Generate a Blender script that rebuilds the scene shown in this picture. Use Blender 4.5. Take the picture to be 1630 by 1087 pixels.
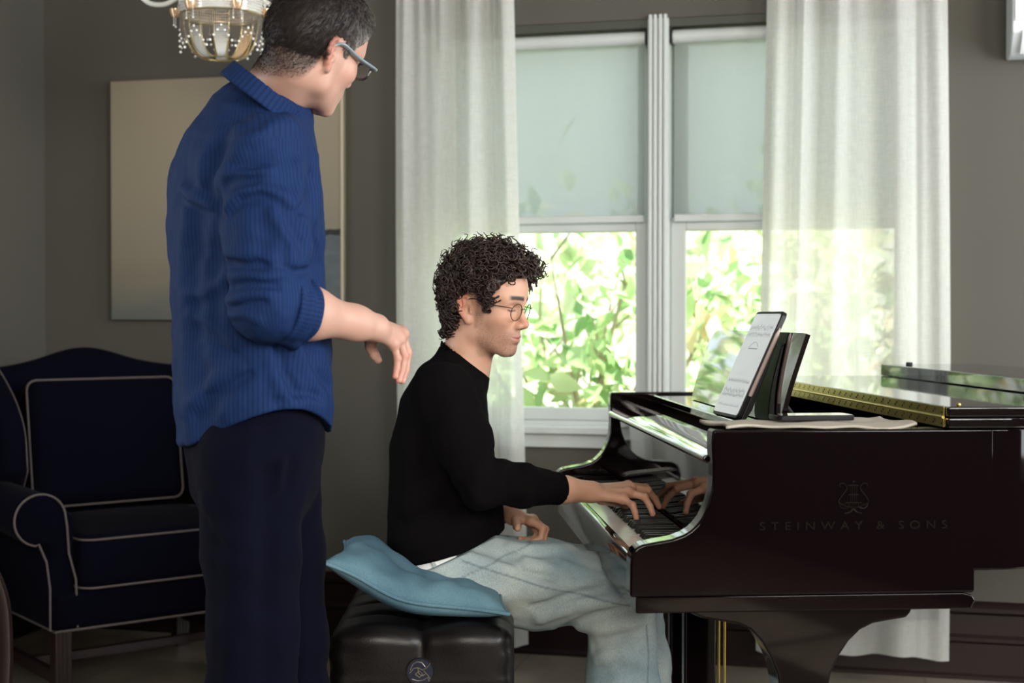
import bpy, bmesh, math, random
import numpy as np
from mathutils import Vector, Matrix

for _o in list(bpy.data.objects):
    bpy.data.objects.remove(_o, do_unlink=True)
SC = bpy.context.scene
COL = SC.collection
PI = math.pi
rnd = random.Random(7)

# ------------------------------------------------------------------ camera, world, sun, daylight, exposure
FPX = 2264.0
CAMZ = 1.20
PITCH = math.atan(38.5 / FPX)
cam_data = bpy.data.cameras.new('camera')
cam = bpy.data.objects.new('camera', cam_data)
COL.objects.link(cam)
cam.location = (0, 0, CAMZ)
cam.rotation_euler = (PI / 2 - PITCH, 0, 0)
cam_data.lens = 50.0
cam_data.sensor_width = 36.0
cam_data.clip_start = 0.05
cam_data.clip_end = 200
cam_data.dof.use_dof = True
cam_data.dof.focus_distance = 3.12
cam_data.dof.aperture_fstop = 3.4
SC.camera = cam

YAW = math.radians(14.0)                      # the window wall is turned against the camera's heading
MW = Matrix.Translation((0.509, 4.967, 0)) @ Matrix.Rotation(-YAW, 4, 'Z')
MWI = MW.inverted()
S_LEFT, S_RIGHT, Y_REAR, Z_CEIL = -2.40, 3.05, -7.2, 2.80

SC.view_settings.view_transform = 'Standard'
SC.view_settings.look = 'None'
SC.view_settings.gamma = 1.0
SC.view_settings.use_curve_mapping = False
SC.view_settings.exposure = 0.0
SC.cycles.use_denoising = True
SC.cycles.max_bounces = 10
SC.cycles.diffuse_bounces = 4
SC.cycles.glossy_bounces = 5
SC.cycles.transmission_bounces = 6
SC.cycles.transparent_max_bounces = 16
SC.cycles.caustics_reflective = False
SC.cycles.caustics_refractive = False
SC.cycles.sample_clamp_indirect = 6.0

world = bpy.data.worlds.new('daylight_sky')
SC.world = world
world.use_nodes = True
wb = world.node_tree.nodes['Background']
wb.inputs[0].default_value = (0.86, 0.94, 1.0, 1)
wb.inputs[1].default_value = 3.2

sun_data = bpy.data.lights.new('sun', 'SUN')
sun = bpy.data.objects.new('sun', sun_data)
COL.objects.link(sun)
sun_data.energy = 23.0
sun_data.color = (1.0, 0.95, 0.84)
sun_data.angle = 0.012
# travels from outside, high on the right, down towards the house
sun.rotation_euler = Vector((-0.50, 0.22, -1.0)).to_track_quat('-Z', 'Y').to_euler()
sun.location = (4, 9, 8)


def area(name, loc_local, direction_local, sx, sy, energy, color, portal=False):
    d = bpy.data.lights.new(name, 'AREA')
    d.shape = 'RECTANGLE'
    d.size, d.size_y = sx, sy
    d.energy = energy
    d.color = color
    o = bpy.data.objects.new(name, d)
    COL.objects.link(o)
    o.location = MW @ Vector(loc_local)
    dv = MW.to_3x3() @ Vector(direction_local)
    q = dv.to_track_quat('-Z', 'Y')
    o.rotation_euler = q.to_euler()
    if portal:
        d.cycles.is_portal = True
    return o


# daylight of the wide window in the right wall and of the window in the left wall
area('daylight_side_window', (S_RIGHT + 0.10, -1.5, 1.62), (-1, -0.02, -0.10), 1.7, 1.9, 85.0, (0.96, 0.98, 1.0))
area('daylight_near_window', (S_RIGHT + 0.10, -4.5, 2.05), (-1, 0.30, -0.28), 1.9, 1.1, 165.0, (1.0, 0.98, 0.95))
area('added_rear_light', (1.6, Y_REAR - 0.12, 2.1), (-0.05, 1, -0.18), 1.7, 1.1, 185.0, (1.0, 0.90, 0.76))  # unseen warm light behind the camera, added to brighten the pianist
area('daylight_left_window', (S_LEFT - 0.12, -2.75, 1.55), (1, 0.0, -0.05), 1.3, 1.4, 15.0, (0.92, 0.96, 1.0))


def at(px, py, d):
    """photo pixel (1630 x 1087) at a distance d in front of the camera -> world point"""
    cp, sp = math.cos(PITCH), math.sin(PITCH)
    a, b = (px - 815) / FPX, (543.5 - py) / FPX
    v = Vector((a, cp + sp * b, -sp + cp * b))
    v *= d / v.y
    return Vector((v.x, v.y, v.z + CAMZ))


def onwall(px, py, off=0.0):
    """photo pixel -> wall coordinates (along, outwards, up) on the plane 'off' metres outside the wall"""
    o = MWI @ Vector((0, 0, CAMZ))
    d = (MWI @ at(px, py, 1.0)) - o
    t = (off - o.y) / d.y
    return o + d * t


# ------------------------------------------------------------------ mesh helpers
class MB:
    def __init__(self):
        self.v, self.f = [], []

    def add(self, vs, fs):
        n = len(self.v)
        self.v += [tuple(p) for p in vs]
        self.f += [tuple(i + n for i in f) for f in fs]
        return self

    def box(self, a, b, M=None):
        x0, y0, z0 = a
        x1, y1, z1 = b
        vs = [(x0, y0, z0), (x1, y0, z0), (x1, y1, z0), (x0, y1, z0), (x0, y0, z1), (x1, y0, z1), (x1, y1, z1), (x0, y1, z1)]
        if M is not None:
            vs = [M @ Vector(p) for p in vs]
        return self.add(vs, [(0, 3, 2, 1), (4, 5, 6, 7), (0, 1, 5, 4), (1, 2, 6, 5), (2, 3, 7, 6), (3, 0, 4, 7)])

    def prism(self, poly, lo, hi, axis='y', M=None):
        """closed polygon extruded along an axis; poly is (x,z) for y, (x,y) for z, (y,z) for x"""
        def pt(p, h):
            if axis == 'y':
                return Vector((p[0], h, p[1]))
            if axis == 'z':
                return Vector((p[0], p[1], h))
            return Vector((h, p[0], p[1]))
        n = len(poly)
        vs = [pt(p, lo) for p in poly] + [pt(p, hi) for p in poly]
        if M is not None:
            vs = [M @ p for p in vs]
        fs = [tuple(range(n))[::-1], tuple(range(n, 2 * n))]
        for i in range(n):
            j = (i + 1) % n
            fs.append((i, j, n + j, n + i))
        return self.add(vs, fs)

    def tube(self, pts, r, n=8, cap=True, flat=1.0, ref=None):
        pts = [Vector(p) for p in pts]
        m = len(pts)
        rs = r if isinstance(r, (list, tuple)) else [r] * m
        vs, fs = [], []
        prev = Vector(ref) if ref is not None else None
        for i, p in enumerate(pts):
            t = (pts[min(i + 1, m - 1)] - pts[max(i - 1, 0)])
            if t.length < 1e-9:
                t = Vector((0, 0, 1))
            t.normalize()
            if prev is None:
                prev = t.orthogonal()
            a = prev - t * prev.dot(t)
            if a.length < 1e-6:
                a = t.orthogonal()
            a.normalize()
            b = t.cross(a)
            prev = a
            for k in range(n):
                w = 2 * PI * k / n
                vs.append(p + a * (math.cos(w) * rs[i]) + b * (math.sin(w) * rs[i] * flat))
        for i in range(m - 1):
            for k in range(n):
                k2 = (k + 1) % n
                fs.append((i * n + k, i * n + k2, (i + 1) * n + k2, (i + 1) * n + k))
        if cap:
            fs.append(tuple(range(n))[::-1])
            fs.append(tuple((m - 1) * n + k for k in range(n)))
        return self.add(vs, fs)

    def loop(self, pts, r, n=8):
        """closed tube"""
        pts = [Vector(p) for p in pts]
        m = len(pts)
        vs, fs = [], []
        prev = None
        for i, p in enumerate(pts):
            t = (pts[(i + 1) % m] - pts[(i - 1) % m]).normalized()
            if prev is None:
                prev = t.orthogonal()
            a = (prev - t * prev.dot(t)).normalized()
            b = t.cross(a)
            prev = a
            for k in range(n):
                w = 2 * PI * k / n
                vs.append(p + a * (math.cos(w) * r) + b * (math.sin(w) * r))
        for i in range(m):
            i2 = (i + 1) % m
            for k in range(n):
                k2 = (k + 1) % n
                fs.append((i * n + k, i * n + k2, i2 * n + k2, i2 * n + k))
        return self.add(vs, fs)

    def lathe(self, prof, n=24, M=None):
        """(radius, z) profile about z"""
        vs, fs = [], []
        for (r, z) in prof:
            for k in range(n):
                w = 2 * PI * k / n
                vs.append(Vector((r * math.cos(w), r * math.sin(w), z)))
        if M is not None:
            vs = [M @ p for p in vs]
        for i in range(len(prof) - 1):
            for k in range(n):
                k2 = (k + 1) % n
                fs.append((i * n + k, i * n + k2, (i + 1) * n + k2, (i + 1) * n + k))
        fs.append(tuple(range(n))[::-1])
        fs.append(tuple((len(prof) - 1) * n + k for k in range(n)))
        return self.add(vs, fs)

    def ball(self, c, r, nu=8, nv=6):
        c = Vector(c)
        vs = [c + Vector((0, 0, -r))]
        for j in range(1, nv):
            th = -PI / 2 + PI * j / nv
            for k in range(nu):
                w = 2 * PI * k / nu
                vs.append(c + Vector((math.cos(th) * math.cos(w), math.cos(th) * math.sin(w), math.sin(th))) * r)
        vs.append(c + Vector((0, 0, r)))
        fs = []
        for k in range(nu):
            k2 = (k + 1) % nu
            fs.append((0, 1 + k2, 1 + k))
            for j in range(nv - 2):
                a = 1 + j * nu
                fs.append((a + k, a + k2, a + nu + k2, a + nu + k))
            a = 1 + (nv - 2) * nu
            fs.append((a + k, a + k2, len(vs) - 1))
        return self.add(vs, fs)

    def build(self, name, mat, parent=None, smooth=False, bevel=0.0, segs=2, matrix=None, sharp=35, world=False):
        me = bpy.data.meshes.new(name)
        me.from_pydata(self.v, [], self.f)
        me.validate()
        o = bpy.data.objects.new(name, me)
        COL.objects.link(o)
        if mat is not None:
            me.materials.append(mat)
        if parent is not None:
            o.parent = parent
        if matrix is not None:
            o.matrix_local = matrix
        bm = bmesh.new()
        bm.from_mesh(me)
        bmesh.ops.recalc_face_normals(bm, faces=bm.faces)
        bm.to_mesh(me)
        bm.free()
        if bevel > 0:
            md = o.modifiers.new('edge', 'BEVEL')
            md.width = bevel
            md.segments = segs
            md.limit_method = 'ANGLE'
            md.angle_limit = math.radians(sharp)
            md.harden_normals = True
            smooth = True
        if smooth:
            for p in me.polygons:
                p.use_smooth = True
            if bevel <= 0:
                me.set_sharp_from_angle(angle=math.radians(sharp))
        return o


def empty(name, loc=(0, 0, 0), rz=0.0, matrix=None):
    o = bpy.data.objects.new(name, None)
    COL.objects.link(o)
    o.empty_display_size = 0.1
    if matrix is not None:
        o.matrix_world = matrix
    else:
        o.location = loc
        o.rotation_euler = (0, 0, rz)
    return o


def tag(o, label, cat, group=None, kind=None):
    o['label'] = label
    o['category'] = cat
    if group:
        o['group'] = group
    if kind:
        o['kind'] = kind
    return o


def struct(o, cat=None):
    o['kind'] = 'structure'
    return o


# ------------------------------------------------------------------ materials
def _nt(name):
    m = bpy.data.materials.new(name)
    m.use_nodes = True
    nt = m.node_tree
    return m, nt, nt.nodes['Principled BSDF']


def lin(r, g, b):
    """sRGB 0-255 -> linear"""
    def c(x):
        x /= 255.0
        return x / 12.92 if x <= 0.04045 else ((x + 0.055) / 1.055) ** 2.4
    return (c(r), c(g), c(b), 1.0)


def mat(name, col, rough=0.5, metal=0.0, coat=0.0, spec=0.5, bump=0.0, bscale=200.0, vary=0.0, vscale=6.0, stretch=(1, 1, 1), sheen=0.0, emit=None, estr=0.0, sss=0.0, coord='Object'):
    m, nt, b = _nt(name)
    b.inputs['Base Color'].default_value = col
    b.inputs['Roughness'].default_value = rough
    b.inputs['Metallic'].default_value = metal
    b.inputs['Coat Weight'].default_value = coat
    b.inputs['Coat Roughness'].default_value = 0.03
    b.inputs['Specular IOR Level'].default_value = spec
    if sheen:
        b.inputs['Sheen Weight'].default_value = sheen
        b.inputs['Sheen Roughness'].default_value = 0.4
    if sss:
        b.inputs['Subsurface Weight'].default_value = sss
        b.inputs['Subsurface Radius'].default_value = (0.012, 0.004, 0.002)
        b.inputs['Subsurface Scale'].default_value = 0.6
    if emit is not None:
        b.inputs['Emission Color'].default_value = emit
        b.inputs['Emission Strength'].default_value = estr
    if bump or vary:
        tc = nt.nodes.new('ShaderNodeTexCoord')
        mp = nt.nodes.new('ShaderNodeMapping')
        mp.inputs['Scale'].default_value = stretch
        nt.links.new(tc.outputs[coord], mp.inputs['Vector'])
    if vary:
        n = nt.nodes.new('ShaderNodeTexNoise')
        n.inputs['Scale'].default_value = vscale
        n.inputs['Detail'].default_value = 4
        nt.links.new(mp.outputs['Vector'], n.inputs['Vector'])
        mx = nt.nodes.new('ShaderNodeMix')
        mx.data_type = 'RGBA'
        mx.inputs['A'].default_value = tuple(c * (1 - vary) for c in col[:3]) + (1,)
        mx.inputs['B'].default_value = tuple(min(1, c * (1 + vary)) for c in col[:3]) + (1,)
        nt.links.new(n.outputs['Fac'], mx.inputs['Factor'])
        nt.links.new(mx.outputs['Result'], b.inputs['Base Color'])
    if bump:
        n2 = nt.nodes.new('ShaderNodeTexNoise')
        n2.inputs['Scale'].default_value = bscale
        n2.inputs['Detail'].default_value = 3
        nt.links.new(mp.outputs['Vector'], n2.inputs['Vector'])
        bp = nt.nodes.new('ShaderNodeBump')
        bp.inputs['Strength'].default_value = bump
        bp.inputs['Distance'].default_value = 0.004
        nt.links.new(n2.outputs['Fac'], bp.inputs['Height'])
        nt.links.new(bp.outputs['Normal'], b.inputs['Normal'])
    return m


def glass_pane(name, tint=(0.97, 1.0, 0.98, 1), refl=0.03):
    m = bpy.data.materials.new(name)
    m.use_nodes = True
    nt = m.node_tree
    nt.nodes.clear()
    out = nt.nodes.new('ShaderNodeOutputMaterial')
    tr = nt.nodes.new('ShaderNodeBsdfTransparent')
    tr.inputs[0].default_value = tint
    gl = nt.nodes.new('ShaderNodeBsdfGlossy')
    gl.inputs['Roughness'].default_value = 0.01
    lw = nt.nodes.new('ShaderNodeLayerWeight')
    pw = nt.nodes.new('ShaderNodeMath')
    pw.operation = 'POWER'
    pw.inputs[1].default_value = 4.0
    nt.links.new(lw.outputs['Facing'], pw.inputs[0])
    fr = nt.nodes.new('ShaderNodeMath')
    fr.operation = 'MULTIPLY_ADD'
    fr.inputs[1].default_value = 0.6
    fr.inputs[2].default_value = refl
    nt.links.new(pw.outputs[0], fr.inputs[0])
    mx = nt.nodes.new('ShaderNodeMixShader')
    nt.links.new(fr.outputs[0], mx.inputs[0])
    nt.links.new(tr.outputs[0], mx.inputs[1])
    nt.links.new(gl.outputs[0], mx.inputs[2])
    nt.links.new(mx.outputs[0], out.inputs[0])
    return m


def sheer(name, col, clear, trans, weave=900.0, amount=0.35, stripe=False):
    """woven see-through cloth: holes (transparent), light passing (translucent) and scattered back (diffuse)"""
    m = bpy.data.materials.new(name)
    m.use_nodes = True
    nt = m.node_tree
    nt.nodes.clear()
    L = nt.links.new
    out = nt.nodes.new('ShaderNodeOutputMaterial')
    tr = nt.nodes.new('ShaderNodeBsdfTransparent')
    df = nt.nodes.new('ShaderNodeBsdfDiffuse')
    tl = nt.nodes.new('ShaderNodeBsdfTranslucent')
    df.inputs[0].default_value = col
    tl.inputs[0].default_value = col
    mx = nt.nodes.new('ShaderNodeMixShader')
    mx.inputs[0].default_value = trans
    L(df.outputs[0], mx.inputs[1])
    L(tl.outputs[0], mx.inputs[2])
    m2 = nt.nodes.new('ShaderNodeMixShader')
    L(mx.outputs[0], m2.inputs[1])
    L(tr.outputs[0], m2.inputs[2])
    L(m2.outputs[0], out.inputs[0])
    tc = nt.nodes.new('ShaderNodeTexCoord')
    acc = None
    for sc in ((1.0, 1.0, 0.06), (0.06, 0.06, 1.0)):
        mp = nt.nodes.new('ShaderNodeMapping')
        mp.inputs['Scale'].default_value = sc
        n = nt.nodes.new('ShaderNodeTexNoise')
        n.inputs['Scale'].default_value = weave
        n.inputs['Detail'].default_value = 1
        L(tc.outputs['Object'], mp.inputs[0])
        L(mp.outputs[0], n.inputs['Vector'])
        if acc is None:
            acc = n.outputs['Fac']
        else:
            ad = nt.nodes.new('ShaderNodeMath')
            ad.operation = 'ADD'
            L(acc, ad.inputs[0])
            L(n.outputs['Fac'], ad.inputs[1])
            acc = ad.outputs[0]
    mr = nt.nodes.new('ShaderNodeMapRange')
    mr.inputs['From Min'].default_value = 0.7
    mr.inputs['From Max'].default_value = 1.3
    mr.inputs['To Min'].default_value = max(0.0, clear - clear * amount)
    mr.inputs['To Max'].default_value = clear + clear * amount
    L(acc, mr.inputs['Value'])
    L(mr.outputs[0], m2.inputs[0])
    return m


M = {}
M['wall'] = mat('wall_paint_taupe', (0.090, 0.085, 0.073, 1), 0.75, spec=0.25, bump=0.12, bscale=60, vary=0.05, vscale=2.2)
M['ceiling'] = mat('ceiling_white', (0.42, 0.41, 0.38, 1), 0.9)
M['white_wood'] = mat('painted_white_wood', (0.52, 0.555, 0.545, 1), 0.38, bump=0.05, bscale=40, stretch=(1, 1, 0.1))
M['head_paint'] = mat('dark_painted_head', (0.05, 0.055, 0.042, 1), 0.6)
M['dark_wood'] = mat('dark_stained_baseboard', (0.011, 0.0042, 0.0035, 1), 0.42, spec=0.25, bump=0.08, bscale=30, stretch=(0.1, 1, 1), vary=0.3, vscale=8)
M['glass'] = glass_pane('window_glass')
M['blind'] = sheer('roller_blind_screen', (0.31, 0.34, 0.33, 1), 0.05, 0.5, weave=500, amount=0.2)
M['curtain'] = sheer('white_linen_sheer', (0.80, 0.81, 0.78, 1), 0.16, 0.52, weave=420, amount=0.45)
M['black_metal'] = mat('black_metal', (0.01, 0.01, 0.01, 1), 0.4, metal=0.6)


def floor_material():
    m, nt, b = _nt('beige_stone_tile')
    L = nt.links.new
    tc = nt.nodes.new('ShaderNodeTexCoord')
    br = nt.nodes.new('ShaderNodeTexBrick')
    br.offset = 0.0
    br.inputs['Scale'].default_value = 1.0
    br.inputs['Brick Width'].default_value = 0.45
    br.inputs['Row Height'].default_value = 0.45
    br.inputs['Mortar Size'].default_value = 0.004
    br.inputs['Color1'].default_value = (0.20, 0.17, 0.135, 1)
    br.inputs['Color2'].default_value = (0.235, 0.20, 0.16, 1)
    br.inputs['Mortar'].default_value = (0.11, 0.09, 0.075, 1)
    L(tc.outputs['Object'], br.inputs['Vector'])
    n = nt.nodes.new('ShaderNodeTexNoise')
    n.inputs['Scale'].default_value = 7
    n.inputs['Detail'].default_value = 6
    L(tc.outputs['Object'], n.inputs['Vector'])
    mx = nt.nodes.new('ShaderNodeMix')
    mx.data_type = 'RGBA'
    mx.blend_type = 'OVERLAY'
    mx.inputs['Factor'].default_value = 0.5
    L(br.outputs['Color'], mx.inputs['A'])
    L(n.outputs['Fac'], mx.inputs['B'])
    L(mx.outputs['Result'], b.inputs['Base Color'])
    b.inputs['Roughness'].default_value = 0.32
    return m


M['floor'] = floor_material()

# ------------------------------------------------------------------ the room (built in the window wall's own axes)
GL_Z0, RAIL_Z, HEAD_Z = 0.872, 1.53, 2.225
W_S0, W_S1 = -0.86, 0.90                      # the window's opening along the wall
W_Z0, W_Z1 = 0.80, 2.24
WT = 0.16                                     # wall thickness

mb = MB()
mb.box((S_LEFT, 0, 0), (W_S0, WT, Z_CEIL))
mb.box((W_S1, 0, 0), (S_RIGHT, WT, Z_CEIL))
mb.box((W_S0, 0, 0), (W_S1, WT, W_Z0))
mb.box((W_S0, 0, W_Z1), (W_S1, WT, Z_CEIL))
struct(mb.build('wall_window', M['wall'], matrix=MW))
mb = MB()
mb.box((S_LEFT - WT, -2.0, 0), (S_LEFT, WT, Z_CEIL))
mb.box((S_LEFT - WT, Y_REAR, 0), (S_LEFT, -3.5, Z_CEIL))
mb.box((S_LEFT - WT, -3.5, 0), (S_LEFT, -2.0, 0.75))
mb.box((S_LEFT - WT, -3.5, 2.35), (S_LEFT, -2.0, Z_CEIL))
struct(mb.build('wall_left', M['wall'], matrix=MW))
mb = MB()
DZ1 = 2.6                          # two window openings in the right wall
SIDE = ((-2.4, -0.6, 0.66), (-5.5, -3.5, 1.45))
mb.box((S_RIGHT, Y_REAR, 0), (S_RIGHT + WT, -5.5, Z_CEIL))
mb.box((S_RIGHT, -3.5, 0), (S_RIGHT + WT, -2.4, Z_CEIL))
mb.box((S_RIGHT, -0.6, 0), (S_RIGHT + WT, WT, Z_CEIL))
for DY0, DY1, DZ0 in SIDE:
    mb.box((S_RIGHT, DY0, DZ1), (S_RIGHT + WT, DY1, Z_CEIL))
    mb.box((S_RIGHT, DY0, 0), (S_RIGHT + WT, DY1, DZ0))
struct(mb.build('wall_right', M['wall'], matrix=MW))
mb = MB()
mb.box((S_LEFT - WT, Y_REAR - WT, 0), (0.7, Y_REAR, Z_CEIL))
mb.box((2.5, Y_REAR - WT, 0), (S_RIGHT + WT, Y_REAR, Z_CEIL))
mb.box((0.7, Y_REAR - WT, 0), (2.5, Y_REAR, 1.5))
mb.box((0.7, Y_REAR - WT, 2.7), (2.5, Y_REAR, Z_CEIL))
struct(mb.build('wall_rear', M['wall'], matrix=MW))
struct(MB().box((S_LEFT - WT, Y_REAR - WT, -0.12), (S_RIGHT + WT, WT, 0)).build('floor', M['floor'], matrix=MW))
struct(MB().box((S_LEFT - WT, Y_REAR - WT, Z_CEIL), (S_RIGHT + WT, WT, Z_CEIL + 0.12)).build('ceiling', M['ceiling'], matrix=MW))

# frames of the two other windows (out of the picture, they hold the openings the daylight comes through)
for k, (DY0, DY1, DZ0) in enumerate(SIDE):
    mb = MB()
    for (a, b) in ((DY0, DY0 + 0.07), (DY1 - 0.07, DY1), ((DY0 + DY1) / 2 - 0.03, (DY0 + DY1) / 2 + 0.03)):
        mb.box((S_RIGHT + 0.03, a, DZ0), (S_RIGHT + 0.09, b, DZ1))
    mb.box((S_RIGHT + 0.03, DY0, DZ1 - 0.08), (S_RIGHT + 0.09, DY1, DZ1))
    mb.box((S_RIGHT + 0.03, DY0, DZ0), (S_RIGHT + 0.09, DY1, DZ0 + 0.08))
    struct(mb.build('window_%d' % (3 + k), M['white_wood'], matrix=MW, bevel=0.004))
mb = MB()
for (a, b) in ((-3.5, -3.43), (-2.78, -2.72), (-2.07, -2.0)):
    mb.box((S_LEFT - 0.10, a, 0.75), (S_LEFT - 0.04, b, 2.35))
for (a, b) in ((0.75, 0.82), (2.28, 2.35)):
    mb.box((S_LEFT - 0.10, -3.5, a), (S_LEFT - 0.04, -2.0, b))
struct(mb.build('window_2', M['white_wood'], matrix=MW, bevel=0.004))


mb = MB()
for (a, b) in ((0.7, 0.76), (1.57, 1.63), (2.44, 2.5)):
    mb.box((a, Y_REAR - 0.10, 1.5), (b, Y_REAR - 0.04, 2.7))
for (a, b) in ((1.5, 1.56), (2.64, 2.7)):
    mb.box((0.7, Y_REAR - 0.10, a), (2.5, Y_REAR - 0.04, b))
struct(mb.build('window_5', M['white_wood'], matrix=MW, bevel=0.004))  # frame of the unseen rear opening, added to go with its light

# baseboards: a moulded profile, out = into the room
def base_profile(sgn=1):
    p = [(0, 0), (0.030, 0), (0.030, 0.012), (0.022, 0.020), (0.022, 0.120), (0.030, 0.128), (0.030, 0.140), (0.020, 0.150),
         (0.018, 0.215), (0.028, 0.225), (0.028, 0.238), (0.014, 0.252), (0, 0.258)]
    return [(-a * sgn, z) for a, z in p]


struct(MB().prism(base_profile(), S_LEFT, S_RIGHT, axis='x').build('baseboard_window', M['dark_wood'], matrix=MW, smooth=True))
struct(MB().prism([(S_LEFT - a, z) for a, z in base_profile()], Y_REAR, -0.03, axis='y').build('baseboard_left', M['dark_wood'], matrix=MW, smooth=True))

# ------------------------------------------------------------------ the double window
root = empty('window_1', matrix=MW)
root['kind'] = 'structure'
mb = MB()                                     # casing: jambs, head, sill, centre mullion with flutes
mb.box((W_S0, 0.0, W_Z0), (W_S0 + 0.05, WT, W_Z1))
mb.box((W_S1 - 0.05, 0.0, W_Z0), (W_S1, WT, W_Z1))
mb.box((W_S0, 0.02, W_Z0), (W_S1, WT, W_Z0 + 0.03))
mb.build('casing', M['white_wood'], root, bevel=0.003)
MB().box((W_S0, 0.004, W_Z1 - 0.03), (W_S1, WT, W_Z1)).build('head_casing', M['head_paint'], root, bevel=0.002)
mb = MB()
mb.box((-0.037, -0.004, W_Z0), (0.037, WT, W_Z1))
for c in (-0.026, -0.009, 0.009, 0.026):
    mb.box((c - 0.006, -0.016, W_Z0), (c + 0.006, 0.0, W_Z1 + 0.012))
mb.build('mullion', M['white_wood'], root, bevel=0.003)
mb = MB()
mb.box((W_S0 - 0.05, -0.045, W_Z0 - 0.012), (W_S1 + 0.05, 0.06, W_Z0 + 0.014))
mb.box((W_S0 - 0.03, -0.018, W_Z0 - 0.062), (W_S1 + 0.03, 0.0, W_Z0 - 0.012))
mb.build('sill', M['white_wood'], root, bevel=0.004)
for (a, b) in ((W_S0 + 0.05, -0.037), (0.037, W_S1 - 0.05)):
    st = 0.052
    for (nm, z0, z1, y) in (('lower_sash', W_Z0 + 0.03, RAIL_Z + 0.02, 0.060), ('upper_sash', RAIL_Z - 0.025, W_Z1 - 0.03, 0.105)):
        mb = MB()
        mb.box((a, y, z0), (a + st, y + 0.04, z1))
        mb.box((b - st, y, z0), (b, y + 0.04, z1))
        mb.box((a + st, y, z0), (b - st, y + 0.04, z0 + 0.045))
        mb.box((a + st, y, z1 - 0.045), (b - st, y + 0.04, z1))
        s = mb.build(nm, M['white_wood'], root, bevel=0.004)
        MB().box((a + st - 0.004, y + 0.018, z0 + 0.04), (b - st + 0.004, y + 0.0195, z1 - 0.04)).build('pane', M['glass'], s)

# roller blinds over the upper halves
for k, (a, b) in enumerate(((W_S0 + 0.052, -0.040), (0.040, W_S1 - 0.052))):
    br = empty('roller_blind', matrix=MW @ Matrix.Translation(((a + b) / 2, 0.035, W_Z1 - 0.06)))
    tag(br, ('pale roller blind half drawn over the window sash left of the fluted mullion',
             'pale roller blind half drawn over the window sash right of the fluted mullion')[k], 'blind', 'roller blinds')
    hw = (b - a) / 2 - 0.012
    ztop, zbot = W_Z1 - 0.06, RAIL_Z + 0.026
    mb = MB()
    n = 16
    prof = [(-0.001 * math.sin(i * 0.7), zbot - ztop + (ztop - zbot) * i / n) for i in range(n + 1)]
    vs, fs = [], []
    for (y, z) in prof:
        vs += [(-hw, y, z), (hw, y, z)]
    for i in range(n):
        fs.append((2 * i, 2 * i + 1, 2 * i + 3, 2 * i + 2))
    mb.add(vs, fs).build('screen_fabric', M['blind'], br)
    MB().tube([(-hw - 0.006, 0.0, 0.0), (hw + 0.006, 0.0, 0.0)], 0.024, 16).build('roller', M['white_wood'], br, smooth=True)
    MB().box((-hw, -0.008, zbot - ztop - 0.022), (hw, 0.008, zbot - ztop + 0.004)).build('bottom_bar', M['white_wood'], br, bevel=0.004)
    for s in (-1, 1):
        MB().box((s * (hw + 0.008) - 0.004, -0.03, -0.026), (s * (hw + 0.008) + 0.004, 0.03, 0.055)).build('bracket', M['black_metal'], br, bevel=0.002)

# ------------------------------------------------------------------ curtains and rod
ROD_Z, ROD_Y = 2.50, -0.11
rd = empty('curtain_rod', matrix=MW @ Matrix.Translation((0, ROD_Y, ROD_Z)))
tag(rd, 'dark metal curtain rod above the double window', 'curtain rod')
MB().tube([(-1.30, 0, 0), (1.55, 0, 0)], 0.011, 12).build('rod', M['black_metal'], rd, smooth=True)
for s in (-1.31, 1.56):
    MB().ball((s, 0, 0), 0.022, 12, 8).build('finial', M['black_metal'], rd, smooth=True)
for s in (-1.24, 0.0, 1.5):
    mb = MB()
    mb.box((s - 0.007, -0.006, -0.01), (s + 0.007, -ROD_Y - 0.001, 0.004))
    mb.box((s - 0.012, -ROD_Y - 0.008, -0.145 if s == 0.0 else -0.05), (s + 0.012, -ROD_Y - 0.001, 0.03))
    mb.build('bracket', M['black_metal'], rd, bevel=0.002)


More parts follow.
